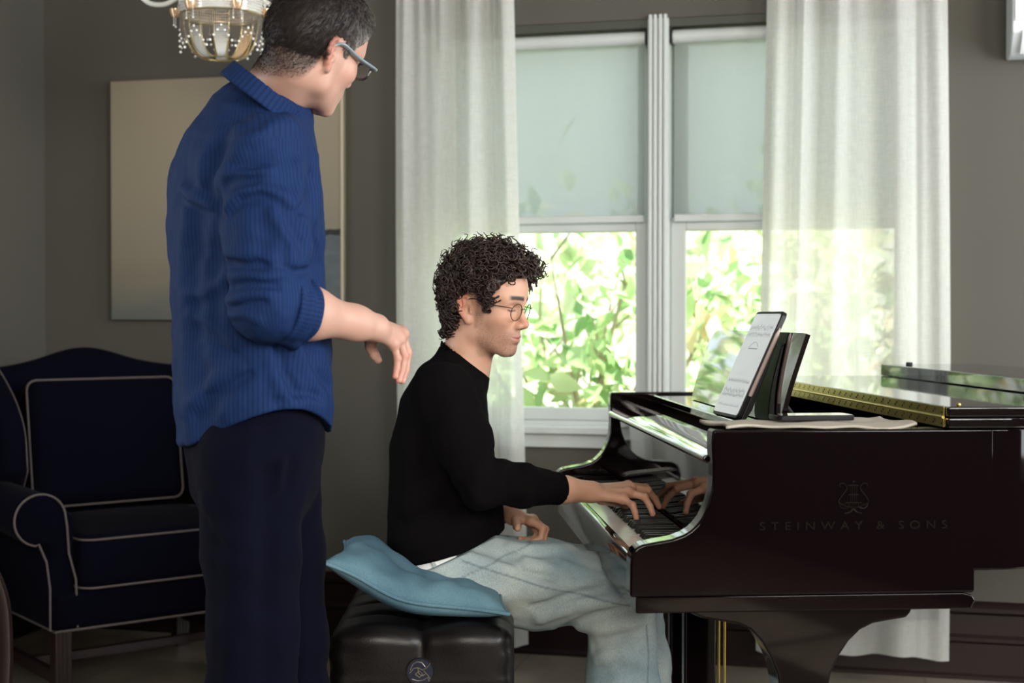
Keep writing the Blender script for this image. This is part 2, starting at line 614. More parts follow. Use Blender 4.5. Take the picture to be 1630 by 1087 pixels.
def curtain(name, label, s0t, s1t, s0b, s1b, zb, folds, seed, depth=0.05):
    """a hanging sheet: folds = list of (position 0..1, width, depth)"""
    r = np.random.RandomState(seed)
    nu, nz = 220, 60
    U = np.linspace(0, 1, nu)
    Z = np.linspace(0, 1, nz)                 # 0 top
    ztop = ROD_Z - 0.012
    ph = r.rand(6) * 6.28
    vs = np.zeros((nz, nu, 3))
    for j, t in enumerate(Z):
        g = t ** 0.8
        s0 = s0t + (s0b - s0t) * g + 0.006 * math.sin(4 * t + ph[0])
        s1 = s1t + (s1b - s1t) * g + 0.008 * math.sin(3.3 * t + ph[1])
        y = np.zeros(nu)
        for (c, w, a, dr) in folds:
            cc = c + dr * t
            y += a * (0.75 + 0.35 * math.sin(2.2 * t + 9 * c)) * np.exp(-((U - cc) / w) ** 2)
        y += 0.010 * (1 - t) * np.sin(U * 62 + ph[2]) * np.exp(-t * 9)     # gathers under the rod
        y += 0.006 * np.sin(U * 17 + ph[3] + 1.5 * t) + 0.0025 * np.sin(U * 41 + ph[4] + 3 * t)
        vs[j, :, 0] = s0 + (s1 - s0) * U
        vs[j, :, 1] = ROD_Y - y
        vs[j, :, 2] = ztop + (zb - ztop) * t
    vs[-1, :, 2] += 0.008 * np.sin(U * 14 + ph[5])
    fs = []
    for j in range(nz - 1):
        for i in range(nu - 1):
            a = j * nu + i
            fs.append((a, a + 1, a + nu + 1, a + nu))
    o = MB().add([tuple(p) for p in vs.reshape(-1, 3)], fs).build(name, M['curtain'], matrix=MW, smooth=True, sharp=180)
    tag(o, label, 'curtain')
    # doubled hems: bottom and both edges, a second layer of cloth
    mb = MB()
    jz = nz - 4
    for (jj, ii) in ((range(jz, nz), range(nu)), (range(nz), range(0, 12)), (range(nz), range(nu - 12, nu))):
        jj, ii = list(jj), list(ii)
        v2 = [vs[j, i] + np.array((0, 0.004, 0)) for j in jj for i in ii]
        f2 = [(b * len(ii) + a, b * len(ii) + a + 1, (b + 1) * len(ii) + a + 1, (b + 1) * len(ii) + a) for b in range(len(jj) - 1) for a in range(len(ii) - 1)]
        mb.add(v2, f2)
    mb.build('hem', M['curtain'], o, smooth=True, sharp=180)
    return o


def sw(px, py=300):
    return onwall(px, py, ROD_Y).x


curtain('curtain', 'white linen sheer curtain left of the blinds, behind the seated pianist', sw(633), sw(822), sw(632), sw(838), 0.05,
        [(0.08, 0.05, 0.03, 0.0), (0.40, 0.10, 0.045, 0.0), (0.50, 0.030, -0.035, -0.02), (0.66, 0.09, 0.06, -0.03), (0.80, 0.025, -0.03, -0.03), (0.92, 0.07, 0.05, 0.0)], 3)
curtain('curtain', 'white linen sheer curtain by the air conditioner, behind the piano', sw(1219), sw(1508), sw(1208), sw(1512), 0.085,
        [(0.06, 0.05, 0.035, 0.0), (0.22, 0.03, 0.05, -0.04), (0.30, 0.03, -0.03, -0.05), (0.40, 0.05, 0.045, -0.03), (0.60, 0.06, -0.02, 0.03), (0.74, 0.09, 0.05, 0.0), (0.82, 0.03, -0.02, 0.0), (0.95, 0.05, 0.03, 0.0)], 5)

# ------------------------------------------------------------------ grand piano (local axes: x towards the tail, y towards the bass side, z up)
M['lacquer'] = mat('black_polished_lacquer', (0.0028, 0.0012, 0.0016, 1), 0.05, spec=0.20)
M['lacquer_bright'] = mat('black_mirror_lacquer', (0.0028, 0.0014, 0.0018, 1), 0.03, spec=0.6)
M['brass'] = mat('aged_brass', (0.48, 0.36, 0.10, 1), 0.34, metal=1.0, vary=0.25, vscale=30)
M['gold_dim'] = mat('dim_gold_lettering', (0.0060, 0.0040, 0.0032, 1), 0.35, spec=0.06)
M['ivory'] = mat('white_key_tops', (0.82, 0.80, 0.76, 1), 0.12, spec=0.5)
M['ebony'] = mat('black_key_tops', (0.006, 0.005, 0.005, 1), 0.42, spec=0.2)
M['felt'] = mat('dark_red_felt', (0.10, 0.01, 0.012, 1), 0.9)
M['plate'] = mat('bronze_plate', (0.36, 0.17, 0.055, 1), 0.42, metal=0.35, bump=0.1, bscale=80)
M['steel'] = mat('steel_wire', (0.6, 0.58, 0.55, 1), 0.3, metal=1.0)
M['rubber'] = mat('black_rubber', (0.012, 0.012, 0.013, 1), 0.65)

MP = Matrix.Translation((0.2217, 2.66, 0)) @ Matrix.Rotation(math.radians(4.19), 4, 'Z')
piano = empty('grand_piano', matrix=MP)
tag(piano, 'polished black grand piano with its lid folded back, keyboard towards the seated pianist', 'piano')
PV = 1.40
RIM_TOP, RIM_BOT = 0.988, 0.716


def catmull(pts, n=8, closed=False):
    pts = [Vector(p) for p in pts]
    m = len(pts)
    out = []
    rng = range(m if closed else m - 1)
    for i in rng:
        p0 = pts[(i - 1) % m] if closed or i > 0 else pts[0]
        p1, p2 = pts[i], pts[(i + 1) % m]
        p3 = pts[(i + 2) % m] if closed or i + 2 < m else pts[m - 1]
        for k in range(n):
            t = k / n
            out.append(0.5 * ((2 * p1) + (p2 - p0) * t + (2 * p0 - 5 * p1 + 4 * p2 - p3) * t * t + (3 * p1 - p0 - 3 * p2 + p3) * t ** 3))
    if not closed:
        out.append(pts[-1])
    return out


# outer outline of the case seen from above, from the treble cheek round the tail to the bass cheek
bent = catmull([(0.70, 0.0, 0), (0.745, 0.004, 0), (0.815, 0.04, 0), (0.92, 0.14, 0), (1.12, 0.34, 0), (1.34, 0.50, 0), (1.56, 0.60, 0), (1.78, 0.70, 0), (1.94, 0.83, 0),
                (2.02, 1.00, 0), (2.01, 1.18, 0), (1.93, 1.33, 0), (1.80, 1.39, 0), (1.62, 1.40, 0)], 6)
outline = [Vector((0.157, 0, 0))] + bent + [Vector((0.157, 1.40, 0))]


def inset(line, d):
    out = []
    n = len(line)
    for i, p in enumerate(line):
        t = (line[min(i + 1, n - 1)] - line[max(i - 1, 0)]).normalized()
        nrm = Vector((-t.y, t.x, 0))
        out.append(p + nrm * d)
    return out


def wall_strip(line, th, z0, z1):
    inn = inset(line, th)
    m = MB()
    n = len(line)
    vs = []
    for p, q in zip(line, inn):
        vs += [(p.x, p.y, z0), (p.x, p.y, z1), (q.x, q.y, z1), (q.x, q.y, z0)]
    fs = []
    for i in range(n - 1):
        a, b = 4 * i, 4 * i + 4
        for k in range(4):
            k2 = (k + 1) % 4
            fs.append((a + k, a + k2, b + k2, b + k))
    fs += [(0, 1, 2, 3), (4 * n - 1, 4 * n - 2, 4 * n - 3, 4 * n - 4)]
    return m.add(vs, fs)


rim = wall_strip(outline, 0.045, RIM_BOT, RIM_TOP).build('rim', M['lacquer'], piano, bevel=0.005)
cheek_poly = [(0.0, 0.674), (0.0, 0.736), (0.002, 0.753), (0.006, 0.762), (0.014, 0.769), (0.024, 0.7735), (0.038, 0.776), (0.079, 0.783), (0.102, 0.791), (0.115, 0.799), (0.126, 0.809), (0.136, 0.822), (0.143, 0.836),
              (0.150, 0.853), (0.155, 0.873), (0.157, 0.900), (0.157, 0.924), (0.155, 0.955), (0.155, 0.975), (0.157, 0.9878), (0.70, 0.9878), (0.70, 0.716), (0.664, 0.716), (0.664, 0.674)]
for v0, v1 in ((-0.0006, 0.052), (PV - 0.052, PV + 0.0006)):
    MB().prism(cheek_poly, v0, v1).build('cheek', M['lacquer'], piano, bevel=0.005, segs=3, sharp=40)

# key bed with its rounded rear corner, key slip and key blocks
kb = [(0.012, 0.642), (0.012, 0.6735), (0.645, 0.6735), (0.662, 0.668), (0.668, 0.658), (0.660, 0.642)]
MB().prism(kb, 0.006, PV - 0.006).build('keybed', M['lacquer'], piano, bevel=0.003)
MB().prism([(0.006, 0.674), (0.006, 0.728), (0.012, 0.738), (0.024, 0.740), (0.030, 0.738), (0.030, 0.674)], 0.053, PV - 0.053).build('key_slip', M['lacquer'], piano, bevel=0.002)
kblk = [(0.006, 0.675), (0.006, 0.745), (0.016, 0.757), (0.150, 0.757), (0.165, 0.750), (0.170, 0.740), (0.170, 0.675)]
for v0, v1 in ((0.053, 0.086), (PV - 0.086, PV - 0.053)):
    MB().prism(kblk, v0, v1).build('key_block', M['lacquer'], piano, bevel=0.004)
MB().box((0.03, 0.086, 0.676), (0.19, PV - 0.086, 0.700)).build('key_frame', M['dark_wood'], piano)
MB().box((0.1715, 0.086, 0.70), (0.1765, PV - 0.086, 0.7405)).build('felt_strip', M['felt'], piano)

# 52 white and 36 black keys
KV0 = 0.0885
KW = (PV - 2 * KV0) / 52
order = 'CDEFGAB'
white = []
for i in range(52):
    # from the treble (near) end: C8 is the last key
    note = 'CBAGFED'[i % 7]
    white.append(note)
for i in range(52):
    v0 = KV0 + i * KW
    kmb = MB().prism([(0.032, 0.701), (0.030, 0.7315), (0.033, 0.734), (0.170, 0.734), (0.170, 0.701)], v0 + 0.0005, v0 + KW - 0.0005)
    kmb.build('white_key', M['ivory'], piano, bevel=0.0008, segs=1)
for i in range(51):
    # a black key lies between white i (higher) and i+1 (lower) except between C-B and F-E
    hi, lo = white[i], white[i + 1]
    if (hi, lo) in (('C', 'B'), ('F', 'E')):
        continue
    vc = KV0 + (i + 1) * KW
    w = 0.0052
    poly = [(0.0745, 0.7345), (0.0790, 0.7445), (0.0820, 0.7465), (0.170, 0.7465), (0.170, 0.7345)]
    MB().prism(poly, vc - w, vc + w).build('black_key', M['ebony'], piano, bevel=0.0012, segs=2)

# fall board: upright mirror-like panel, lip and folded top
fb = [(0.179, 0.742), (0.170, 0.915), (0.151, 0.9225), (0.148, 0.929), (0.152, 0.9345), (0.200, 0.944), (0.245, 0.949), (0.250, 0.944), (0.250, 0.742)]
MB().prism(fb, 0.0535, PV - 0.0535).build('fallboard', M['lacquer_bright'], piano, bevel=0.003, segs=2, sharp=50)

# iron plate, tuning pins and strings glimpsed below the music shelf
pl = inset(outline, 0.06)
MB().prism([(max(0.26, p.x), p.y) for p in pl], 0.845, 0.860, axis='z').build('iron_plate', M['plate'], piano)
MB().box((0.252, 0.05, 0.861), (0.262, PV - 0.05, 0.935)).build('action_rail', M['plate'], piano)
mb = MB()
for i in range(60):
    v = 0.09 + i * 0.0204
    mb.tube([(0.32, v, 0.872), (1.0, v + 0.10, 0.872)], 0.0008, 4)
mb.build('strings', M['steel'], piano)['kind'] = 'stuff'

# music shelf with the desk on it
for v0, v1 in ((0.0465, 0.20), (1.20, PV - 0.0465)):
    MB().box((0.272, v0, 0.962), (0.585, v1, 0.982)).build('music_shelf', M['lacquer_bright'], piano, bevel=0.004)
MB().box((0.272, 0.2005, 0.962), (0.400, 1.1995, 0.982)).build('music_shelf', M['lacquer_bright'], piano, bevel=0.004)
prof_c = catmull([(0.332, 0, 0.984), (0.3405, 0, 1.02), (0.3500, 0, 1.055), (0.3615, 0, 1.092), (0.3725, 0, 1.125), (0.3815, 0, 1.152), (0.387, 0, 1.168)], 5)
D0, D1 = 0.185, 1.075


def desk_plate(v0, v1):
    nv = 40
    th = 0.010
    vs, fs = [], []
    m = len(prof_c)
    for j in range(nv + 1):
        v = v0 + (v1 - v0) * j / nv
        # rounded upper corners
        e = min(v - v0, v1 - v)
        R = 0.11
        lim = 1.0 if e >= R else (0.62 + 0.38 * math.sqrt(max(0.0, 1 - ((R - e) / R) ** 2)))
        if v - v0 < R and v0 == D0:
            lim = 1.0 if e > 0.012 else 0.985
        for i, p in enumerate(prof_c):
            t = i / (m - 1) * lim * (m - 1)
            a = int(min(m - 2, math.floor(t)))
            q = prof_c[a].lerp(prof_c[a + 1], t - a)
            d = (prof_c[a + 1] - prof_c[a]).normalized()
            n = Vector((d.z, 0, -d.x))
            vs.append((q.x, v, q.z))
        for i, p in enumerate(prof_c):
            t = i / (m - 1) * lim * (m - 1)
            a = int(min(m - 2, math.floor(t)))
            q = prof_c[a].lerp(prof_c[a + 1], t - a)
            d = (prof_c[a + 1] - prof_c[a]).normalized()
            n = Vector((d.z, 0, -d.x))
            q = q + n * th
            vs.append((q.x, v, q.z))
    S = 2 * m
    for j in range(nv):
        for i in range(m - 1):
            a = j * S + i
            fs.append((a, a + 1, a + S + 1, a + S))
            b = j * S + m + i
            fs.append((b, b + S, b + S + 1, b + 1))
        fs.append((j * S + m - 1, j * S + 2 * m - 1, (j + 1) * S + 2 * m - 1, (j + 1) * S + m - 1))
        fs.append((j * S, (j + 1) * S, (j + 1) * S + m, j * S + m))
    for j in (0, nv):
        for i in range(m - 1):
            a = j * S + i
            fs.append((a, a + m, a + m + 1, a + 1))
    return MB().add(vs, fs)


desk = desk_plate(D0, D1).build('music_desk', M['lacquer_bright'], piano, smooth=True, sharp=40)
for v in (0.30, 0.95):
    MB().tube([(0.352, v, 1.045), (0.395, v - 0.02, 0.985)], 0.005, 8).build('desk_strut', M['black_metal'], desk, smooth=True)

# lid: main leaf, front leaf folded over it, a third strip, hinge
LID0 = 0.605
lid_line = [Vector((LID0, -0.014, 0))] + [p for p in inset(bent, -0.014)] + [Vector((LID0, PV + 0.014, 0))]
lid = MB().prism([(p.x, p.y) for p in lid_line], 0.9895, 1.0095, axis='z').build('lid', M['lacquer_bright'], piano, bevel=0.004)
MB().prism([(LID0 + 0.001, -0.012), (0.985, -0.012) if False else (0.80, -0.012), (0.985, 0.12), (0.985, PV + 0.012), (LID0 + 0.001, PV + 0.012)], 1.0103, 1.0305, axis='z').build('lid_front_leaf', M['lacquer_bright'], piano, bevel=0.004)
strip = MB().prism([(0.958, 0.30), (1.25, 0.62), (1.25, PV + 0.014), (0.958, PV + 0.014)], 1.0310, 1.0640, axis='z').build('lid_raised_leaf', M['lacquer_bright'], piano, bevel=0.003)
MB().lathe([(0.009, 0.0), (0.010, 0.003), (0.008, 0.007)], 14, Matrix.Translation((1.02, PV - 0.05, 1.064))).build('rubber_bumper', M['rubber'], strip, smooth=True)
hinge = None
for z0, z1 in ((0.9905, 1.0085), (1.0115, 1.0295)):
    h = MB().box((LID0 - 0.0022, 0.004, z0), (LID0 - 0.0002, PV, z1)).build('hinge_leaf', M['brass'], piano, bevel=0.0005, segs=1)
    mb = MB()
    n = 64
    for i in range(n):
        v = 0.02 + i * (PV - 0.04) / (n - 1) + (0.006 if i % 2 else -0.006)
        zc = (z0 + z1) / 2 + (0.003 if i % 2 else -0.002)
        mb.lathe([(0.0022, -0.0004), (0.0022, 0.0004), (0.0008, 0.0007)], 6, Matrix.Translation((LID0 - 0.0026, v, zc)) @ Matrix.Rotation(-PI / 2, 4, 'Y'))
    mb.build('screws', M['black_metal'], h)['kind'] = 'stuff'
MB().tube([(LID0 - 0.003, 0.004, 1.010), (LID0 - 0.003, PV, 1.010)], 0.0032, 8).build('hinge_pin', M['brass'], piano, smooth=True)
MB().ball((0.632, 0.004, 1.0335), 0.0045, 10, 8).build('lid_stud', M['brass'], piano, smooth=True)

# legs: shaped brackets tapering to feet on casters
br = [(0.115, 0.6415), (0.128, 0.632), (0.150, 0.623), (0.185, 0.617), (0.215, 0.612), (0.240, 0.600), (0.263, 0.575), (0.280, 0.545), (0.292, 0.515), (0.300, 0.47), (0.304, 0.38), (0.312, 0.10), (0.300, 0.085), (0.300, 0.065),
      (0.395, 0.065), (0.395, 0.085), (0.383, 0.10), (0.388, 0.38), (0.390, 0.47), (0.398, 0.515), (0.412, 0.545), (0.432, 0.575), (0.455, 0.597), (0.480, 0.609), (0.515, 0.615), (0.545, 0.619), (0.555, 0.630), (0.556, 0.6415)]


def piano_leg(du, dv, z=0.0, name='leg'):
    T = Matrix.Translation((du, dv, 0))
    lg = MB().prism(br, -0.045, 0.045, M=T).build(name, M['lacquer'], piano, bevel=0.005)
    wh = MB().lathe([(0.006, -0.012), (0.030, -0.012), (0.032, 0), (0.030, 0.012), (0.006, 0.012)], 18, T @ Matrix.Translation((0.347, 0, 0.032)) @ Matrix.Rotation(PI / 2, 4, 'X')).build('caster_wheel', M['brass'], lg, smooth=True)
    MB().prism([(0.335, 0.030), (0.335, 0.066), (0.359, 0.066), (0.359, 0.030)], -0.018, 0.018, M=T).build('caster_fork', M['brass'], lg, bevel=0.003)


piano_leg(0, 0.085)
tl = [(0.0, 0.700), (0.06, 0.660), (0.07, 0.10), (0.06, 0.065), (0.155, 0.065), (0.145, 0.10), (0.155, 0.66), (0.215, 0.700)]
lg = MB().prism(tl, 1.02, 1.12, M=Matrix.Translation((1.60, 0, 0.016))).build('leg', M['lacquer'], piano, bevel=0.005)
MB().lathe([(0.006, -0.012), (0.030, -0.012), (0.032, 0), (0.030, 0.012), (0.006, 0.012)], 18, Matrix.Translation((1.707, 1.07, 0.032)) @ Matrix.Rotation(PI / 2, 4, 'X')).build('caster_wheel', M['brass'], lg, smooth=True)
MB().box((1.69, 1.055, 0.030), (1.724, 1.085, 0.083)).build('caster_fork', M['brass'], lg)
# the bass leg under the keybed: narrow front view with a flared foot
bl = MB().prism([(0.165, 0.6415), (0.165, 0.560), (0.168, 0.530), (0.150, 0.505), (0.150, 0.065), (0.245, 0.065), (0.245, 0.505), (0.228, 0.530), (0.231, 0.560), (0.231, 0.6415)], 1.26, 1.35).build('leg', M['lacquer'], piano, bevel=0.005)
MB().lathe([(0.006, -0.012), (0.030, -0.012), (0.032, 0), (0.030, 0.012), (0.006, 0.012)], 18, Matrix.Translation((0.198, 1.305, 0.032)) @ Matrix.Rotation(PI / 2, 4, 'X')).build('caster_wheel', M['brass'], bl, smooth=True)
MB().box((0.181, 1.29, 0.030), (0.215, 1.32, 0.066)).build('caster_fork', M['brass'], bl)
# underside: soundboard so the case is closed from below
MB().prism([(max(0.665, p.x), p.y) for p in inset(outline, 0.044)], 0.765, 0.785, axis='z').build('soundboard', M['dark_wood'], piano)

# lyre with pedals
ly = MB()
ly.box((0.225, 0.62, 0.10), (0.30, 0.655, 0.6415))
ly.box((0.225, 0.80, 0.10), (0.30, 0.835, 0.6415))
ly.box((0.215, 0.60, 0.07), (0.37, 0.855, 0.16))
ly.box((0.215, 0.60, 0.60), (0.33, 0.855, 0.6415))
lyre = ly.build('pedal_lyre', M['lacquer'], piano, bevel=0.006)
for v in (0.665, 0.728, 0.79):
    MB().tube([(0.330, v, 0.15), (0.330, v, 0.645)], 0.0034, 8).build('pedal_rod', M['brass'], lyre, smooth=True)
    MB().prism([(0.10, 0.062), (0.10, 0.070), (0.13, 0.082), (0.22, 0.086), (0.22, 0.076), (0.13, 0.070)], v - 0.014, v + 0.014).build('pedal', M['brass'], lyre, bevel=0.002)


# lettering and emblem on the treble side of the case
def pu(px, py):
    """photo pixel -> (u, w) on the near side of the case"""
    o = MP.inverted() @ Vector((0, 0, CAMZ))
    d = (MP.inverted() @ at(px, py, 1.0)) - o
    t = -o.y / d.y
    p = o + d * t
    return p.x, p.z


def raised_text(txt, name, m, parent, u0, u1, z, h, spacing=1.0, depth=0.0004):
    cu = bpy.data.curves.new(name, 'FONT')
    cu.body = txt
    cu.size = 1.0
    cu.space_character = spacing
    cu.space_word = 0.8
    cu.extrude = 0.0
    tmp = bpy.data.objects.new(name + '_tmp', cu)
    COL.objects.link(tmp)
    dg = bpy.context.evaluated_depsgraph_get()
    me = bpy.data.meshes.new_from_object(tmp.evaluated_get(dg))
    bpy.data.objects.remove(tmp, do_unlink=True)
    xs = [v.co.x for v in me.vertices]
    ys = [v.co.y for v in me.vertices]
    x0, x1, y0, y1 = min(xs), max(xs), min(ys), max(ys)
    for v in me.vertices:
        x = u0 + (v.co.x - x0) / (x1 - x0) * (u1 - u0)
        zz = z + (v.co.y - y0) / (y1 - y0) * h
        v.co = Vector((x, -0.0018, zz))
    me.materials.clear()
    me.materials.append(m)
    o = bpy.data.objects.new(name, me)
    COL.objects.link(o)
    o.parent = parent
    md = o.modifiers.new('thick', 'SOLIDIFY')
    md.thickness = 0.0012
    md.offset = 0
    return o


ua, wa = pu(1209, 844)
ub, wb_ = pu(1507, 828)
raised_text('STEINWAY & SONS', 'lettering', M['gold_dim'], piano, ua, ub, wa, wb_ - wa, spacing=1.75)
ec, ez0 = pu(1358, 818)
_, ez1 = pu(1358, 765)
mb = MB()
eh = ez1 - ez0
for s in (-1, 1):
    arm = catmull([(0.006 * s, 0, 0.06), (0.022 * s, 0, 0.10), (0.030 * s, 0, 0.18), (0.44 * s, 0, 0.34), (0.38 * s, 0, 0.52), (0.24 * s, 0, 0.70), (0.20 * s, 0, 0.82), (0.30 * s, 0, 0.92), (0.42 * s, 0, 0.90), (0.40 * s, 0, 0.82)][2:], 6)
    mb.tube([(ec + p.x * eh, -0.0016, ez0 + p.z * eh) for p in arm], 0.0012, 6)
    sc = catmull([(0.44 * s, 0, 0.34), (0.40 * s, 0, 0.22), (0.26 * s, 0, 0.17), (0.14 * s, 0, 0.24), (0.18 * s, 0, 0.34), (0.27 * s, 0, 0.32)], 6)
    mb.tube([(ec + p.x * eh, -0.0016, ez0 + p.z * eh) for p in sc], 0.0011, 6)
    ft = catmull([(0.0, 0, 0.16), (0.10 * s, 0, 0.06), (0.26 * s, 0, 0.02)], 6)
    mb.tube([(ec + p.x * eh, -0.0016, ez0 + p.z * eh) for p in ft], 0.0013, 6)
for x in (-0.09, -0.03, 0.03, 0.09):
    mb.tube([(ec + x * eh, -0.0016, ez0 + 0.18 * eh), (ec + x * eh, -0.0016, ez0 + 0.86 * eh)], 0.0005, 5)
for z in (0.34, 0.58, 0.86):
    mb.tube([(ec - 0.16 * eh, -0.0016, ez0 + z * eh), (ec + 0.16 * eh, -0.0016, ez0 + z * eh)], 0.0009, 5)
mb.ball((ec, -0.0016, ez0 + 0.97 * eh), 0.0022, 8, 6)
mb.build('emblem', M['gold_dim'], piano, smooth=True)

# ------------------------------------------------------------------ things lying on the piano
M['tablet_case'] = mat('black_tablet_case', (0.007, 0.007, 0.009, 1), 0.38, spec=0.2)
M['screen'] = mat('pale_lit_screen', (0.05, 0.05, 0.05, 1), 0.06, coat=0.5, emit=(0.60, 0.64, 0.64, 1), estr=0.85)
M['ink'] = mat('printed_ink', (0.16, 0.17, 0.18, 1), 0.5, emit=(0.35, 0.37, 0.38, 1), estr=0.5)
M['pencil'] = mat('pale_pink_pencil', (0.42, 0.33, 0.31, 1), 0.35)

tab = empty('tablet')
tab.matrix_world = MP @ Matrix.Translation((0.275, 0.435, 0.984)) @ Matrix.Rotation(math.radians(4.5), 4, 'Z') @ Matrix.Rotation(math.radians(24.5), 4, 'Y')
tag(tab, 'tablet in a black case showing sheet music, leaning on the music desk', 'tablet')
# local: x = into the back, y = across (away), z = up along the slope
TW, TH = 0.0905, 0.252


def rrect(w, h, r, n=5):
    pts = []
    for (cx, cy, a0) in ((w - r, h - r, 0), (-w + r, h - r, PI / 2), (-w + r, r, PI), (w - r, r, 1.5 * PI)):
        for k in range(n + 1):
            a = a0 + PI / 2 * k / n
            pts.append((cx + r * math.cos(a), cy + r * math.sin(a)))
    return pts


MB().prism(rrect(TW, TH, 0.012), 0.0, 0.011, axis='x').build('case', M['tablet_case'], tab, bevel=0.002)
MB().prism([(0.0112, 0.0), (0.020, 0.0), (0.026, 0.03), (0.018, 0.18), (0.0112, 0.19)], -TW + 0.004, TW - 0.004).build('folio_flap', M['tablet_case'], tab, bevel=0.002)
scr = MB().prism([(a, 0.007 + (b / TH) * (TH - 0.014)) for a, b in rrect(TW - 0.006, TH, 0.008)], -0.0012, -0.0002, axis='x').build('screen', M['screen'], tab)
mb = MB()
rr = random.Random(11)
for z, n, h in ((0.205, 34, 0.010), (0.190, 34, 0.007), (0.080, 34, 0.004), (0.055, 40, 0.008), (0.046, 40, 0.005), (0.024, 12, 0.003)):
    y0, y1 = -TW + 0.016, TW - 0.016
    for k in range(3):
        mb.box((-0.00145, y0, z + k * h * 0.4), (-0.00125, y1, z + k * h * 0.4 + 0.0003))
    for i in range(n):
        y = y0 + (y1 - y0) * (i + rr.random() * 0.5) / n
        zz = z + rr.random() * h
        mb.box((-0.0015, y, zz), (-0.00125, y + 0.0022, zz + 0.0020))
        mb.box((-0.0015, y, zz), (-0.00125, y + 0.0005, zz + 0.006))
hp = [(-0.0014, -0.03 + 0.06 * k / 12, 0.165 + 0.012 * math.sin(PI * k / 12)) for k in range(13)]
mb.tube(hp, 0.0006, 4)
mb.box((-0.0015, -0.03, 0.160), (-0.00125, 0.03, 0.1625))
mb.build('music_notes', M['ink'], scr)
MB().tube([(0.006, -TW - 0.0048, 0.055), (0.006, -TW - 0.0048, 0.062), (0.006, -TW - 0.0048, 0.20), (0.006, -TW - 0.0048, 0.215)], [0.0038, 0.0045, 0.0045, 0.001], 10).build('stylus', M['pencil'], tab, smooth=True)

M['cloth_beige'] = mat('greyish_beige_cloth', (0.33, 0.30, 0.25, 1), 0.85, bump=0.35, bscale=120, vary=0.18, vscale=14, stretch=(0.4, 3, 1))
clo = empty('cloth', matrix=MP)
bpy.data.objects.remove(clo, do_unlink=True)
nu, nv = 60, 22
vs, fs = [], []
rr = np.random.RandomState(4)
for j in range(nv + 1):
    for i in range(nu + 1):
        fu, fv = i / nu, j / nv
        u = 0.172 + 0.375 * fu + 0.012 * math.sin(fv * 5 + 1) * (1 if i in (0, nu) else 1 - abs(2 * fu - 1) * 0)
        v = 0.006 + 0.172 * fv + 0.005 * math.sin(fu * 9) * (fv) - 0.004 * math.sin(fu * 13 + 2)
        if fu > 0.85:
            v += (fu - 0.85) * 0.12
        z = 0.9905 + 0.0035 + 0.0025 * math.sin(fu * 17 + fv * 3) * math.sin(fu * 5 + 1) + 0.002 * math.sin(fv * 9 + fu * 6)
        if fu > 0.93:
            z += (fu - 0.93) * 0.06
        if u < 0.27 and v > 0.05:
            z = max(z, 0.991)
        vs.append((u, v, z))
for j in range(nv):
    for i in range(nu):
        a = j * (nu + 1) + i
        fs.append((a, a + 1, a + nu + 2, a + nu + 1))
clo = MB().add(vs, fs).build('cloth', M['cloth_beige'], matrix=MP, smooth=True, sharp=180)
md = clo.modifiers.new('thick', 'SOLIDIFY')
md.thickness = 0.0045
md.offset = -1
tag(clo, 'rumpled greyish beige cloth lying under the phone on the near rim of the piano', 'cloth')

ph = empty('phone')
ph.matrix_world = MP @ Matrix.Translation((0.378, 0.115, 0.9985)) @ Matrix.Rotation(math.radians(3), 4, 'Z')
tag(ph, 'black phone lying face up on the beige cloth beside the music desk', 'phone')
pts = [(y - 0.0, x) for x, y in []]
body = [(x, y - 0.0365) for y, x in []]
rp = [(b - 0.078, a) for a, b in rrect(0.0365, 0.156, 0.012)]
MB().prism(rp, 0.0, 0.0098, axis='z').build('body', M['tablet_case'], ph, bevel=0.002)
MB().prism([(x * 0.965, y * 0.93) for x, y in rp], 0.0099, 0.0106, axis='z').build('screen', mat('dark_phone_glass', (0.01, 0.01, 0.012, 1), 0.03, coat=1.0), ph)

# ------------------------------------------------------------------ framed parts of the far room: painting, air conditioner
M['canvas_edge'] = mat('cream_canvas_edge', (0.52, 0.46, 0.34, 1), 0.8)


def painting_material():
    m, nt, b = _nt('painted_canvas')
    L = nt.links.new
    tc = nt.nodes.new('ShaderNodeTexCoord')
    sep = nt.nodes.new('ShaderNodeSeparateXYZ')
    L(tc.outputs['Generated'], sep.inputs[0])
    mp = nt.nodes.new('ShaderNodeMapping')
    mp.inputs['Scale'].default_value = (2.2, 1, 5.0)
    L(tc.outputs['Generated'], mp.inputs[0])
    n = nt.nodes.new('ShaderNodeTexNoise')
    n.inputs['Scale'].default_value = 1.6
    n.inputs['Detail'].default_value = 6
    L(mp.outputs[0], n.inputs['Vector'])
    ad = nt.nodes.new('ShaderNodeMath')
    ad.operation = 'MULTIPLY_ADD'
    ad.inputs[1].default_value = 0.22
    L(n.outputs['Fac'], ad.inputs[0])
    L(sep.outputs['Z'], ad.inputs[2])
    cr = nt.nodes.new('ShaderNodeValToRGB')
    L(ad.outputs[0], cr.inputs[0])
    e = cr.color_ramp.elements
    e[0].position, e[0].color = 0.10, (0.112, 0.121, 0.112, 1)
    e[1].position, e[1].color = 0.95, (0.281, 0.242, 0.174, 1)
    for p, c in ((0.16, (0.129, 0.132, 0.118, 1)), (0.27, (0.191, 0.174, 0.132, 1)), (0.38, (0.225, 0.202, 0.151, 1)), (0.46, (0.236, 0.214, 0.163, 1)), (0.6, (0.264, 0.230, 0.168, 1))):
        k = e.new(p)
        k.color = c
    L(cr.outputs[0], b.inputs['Base Color'])
    b.inputs['Roughness'].default_value = 0.7
    return m


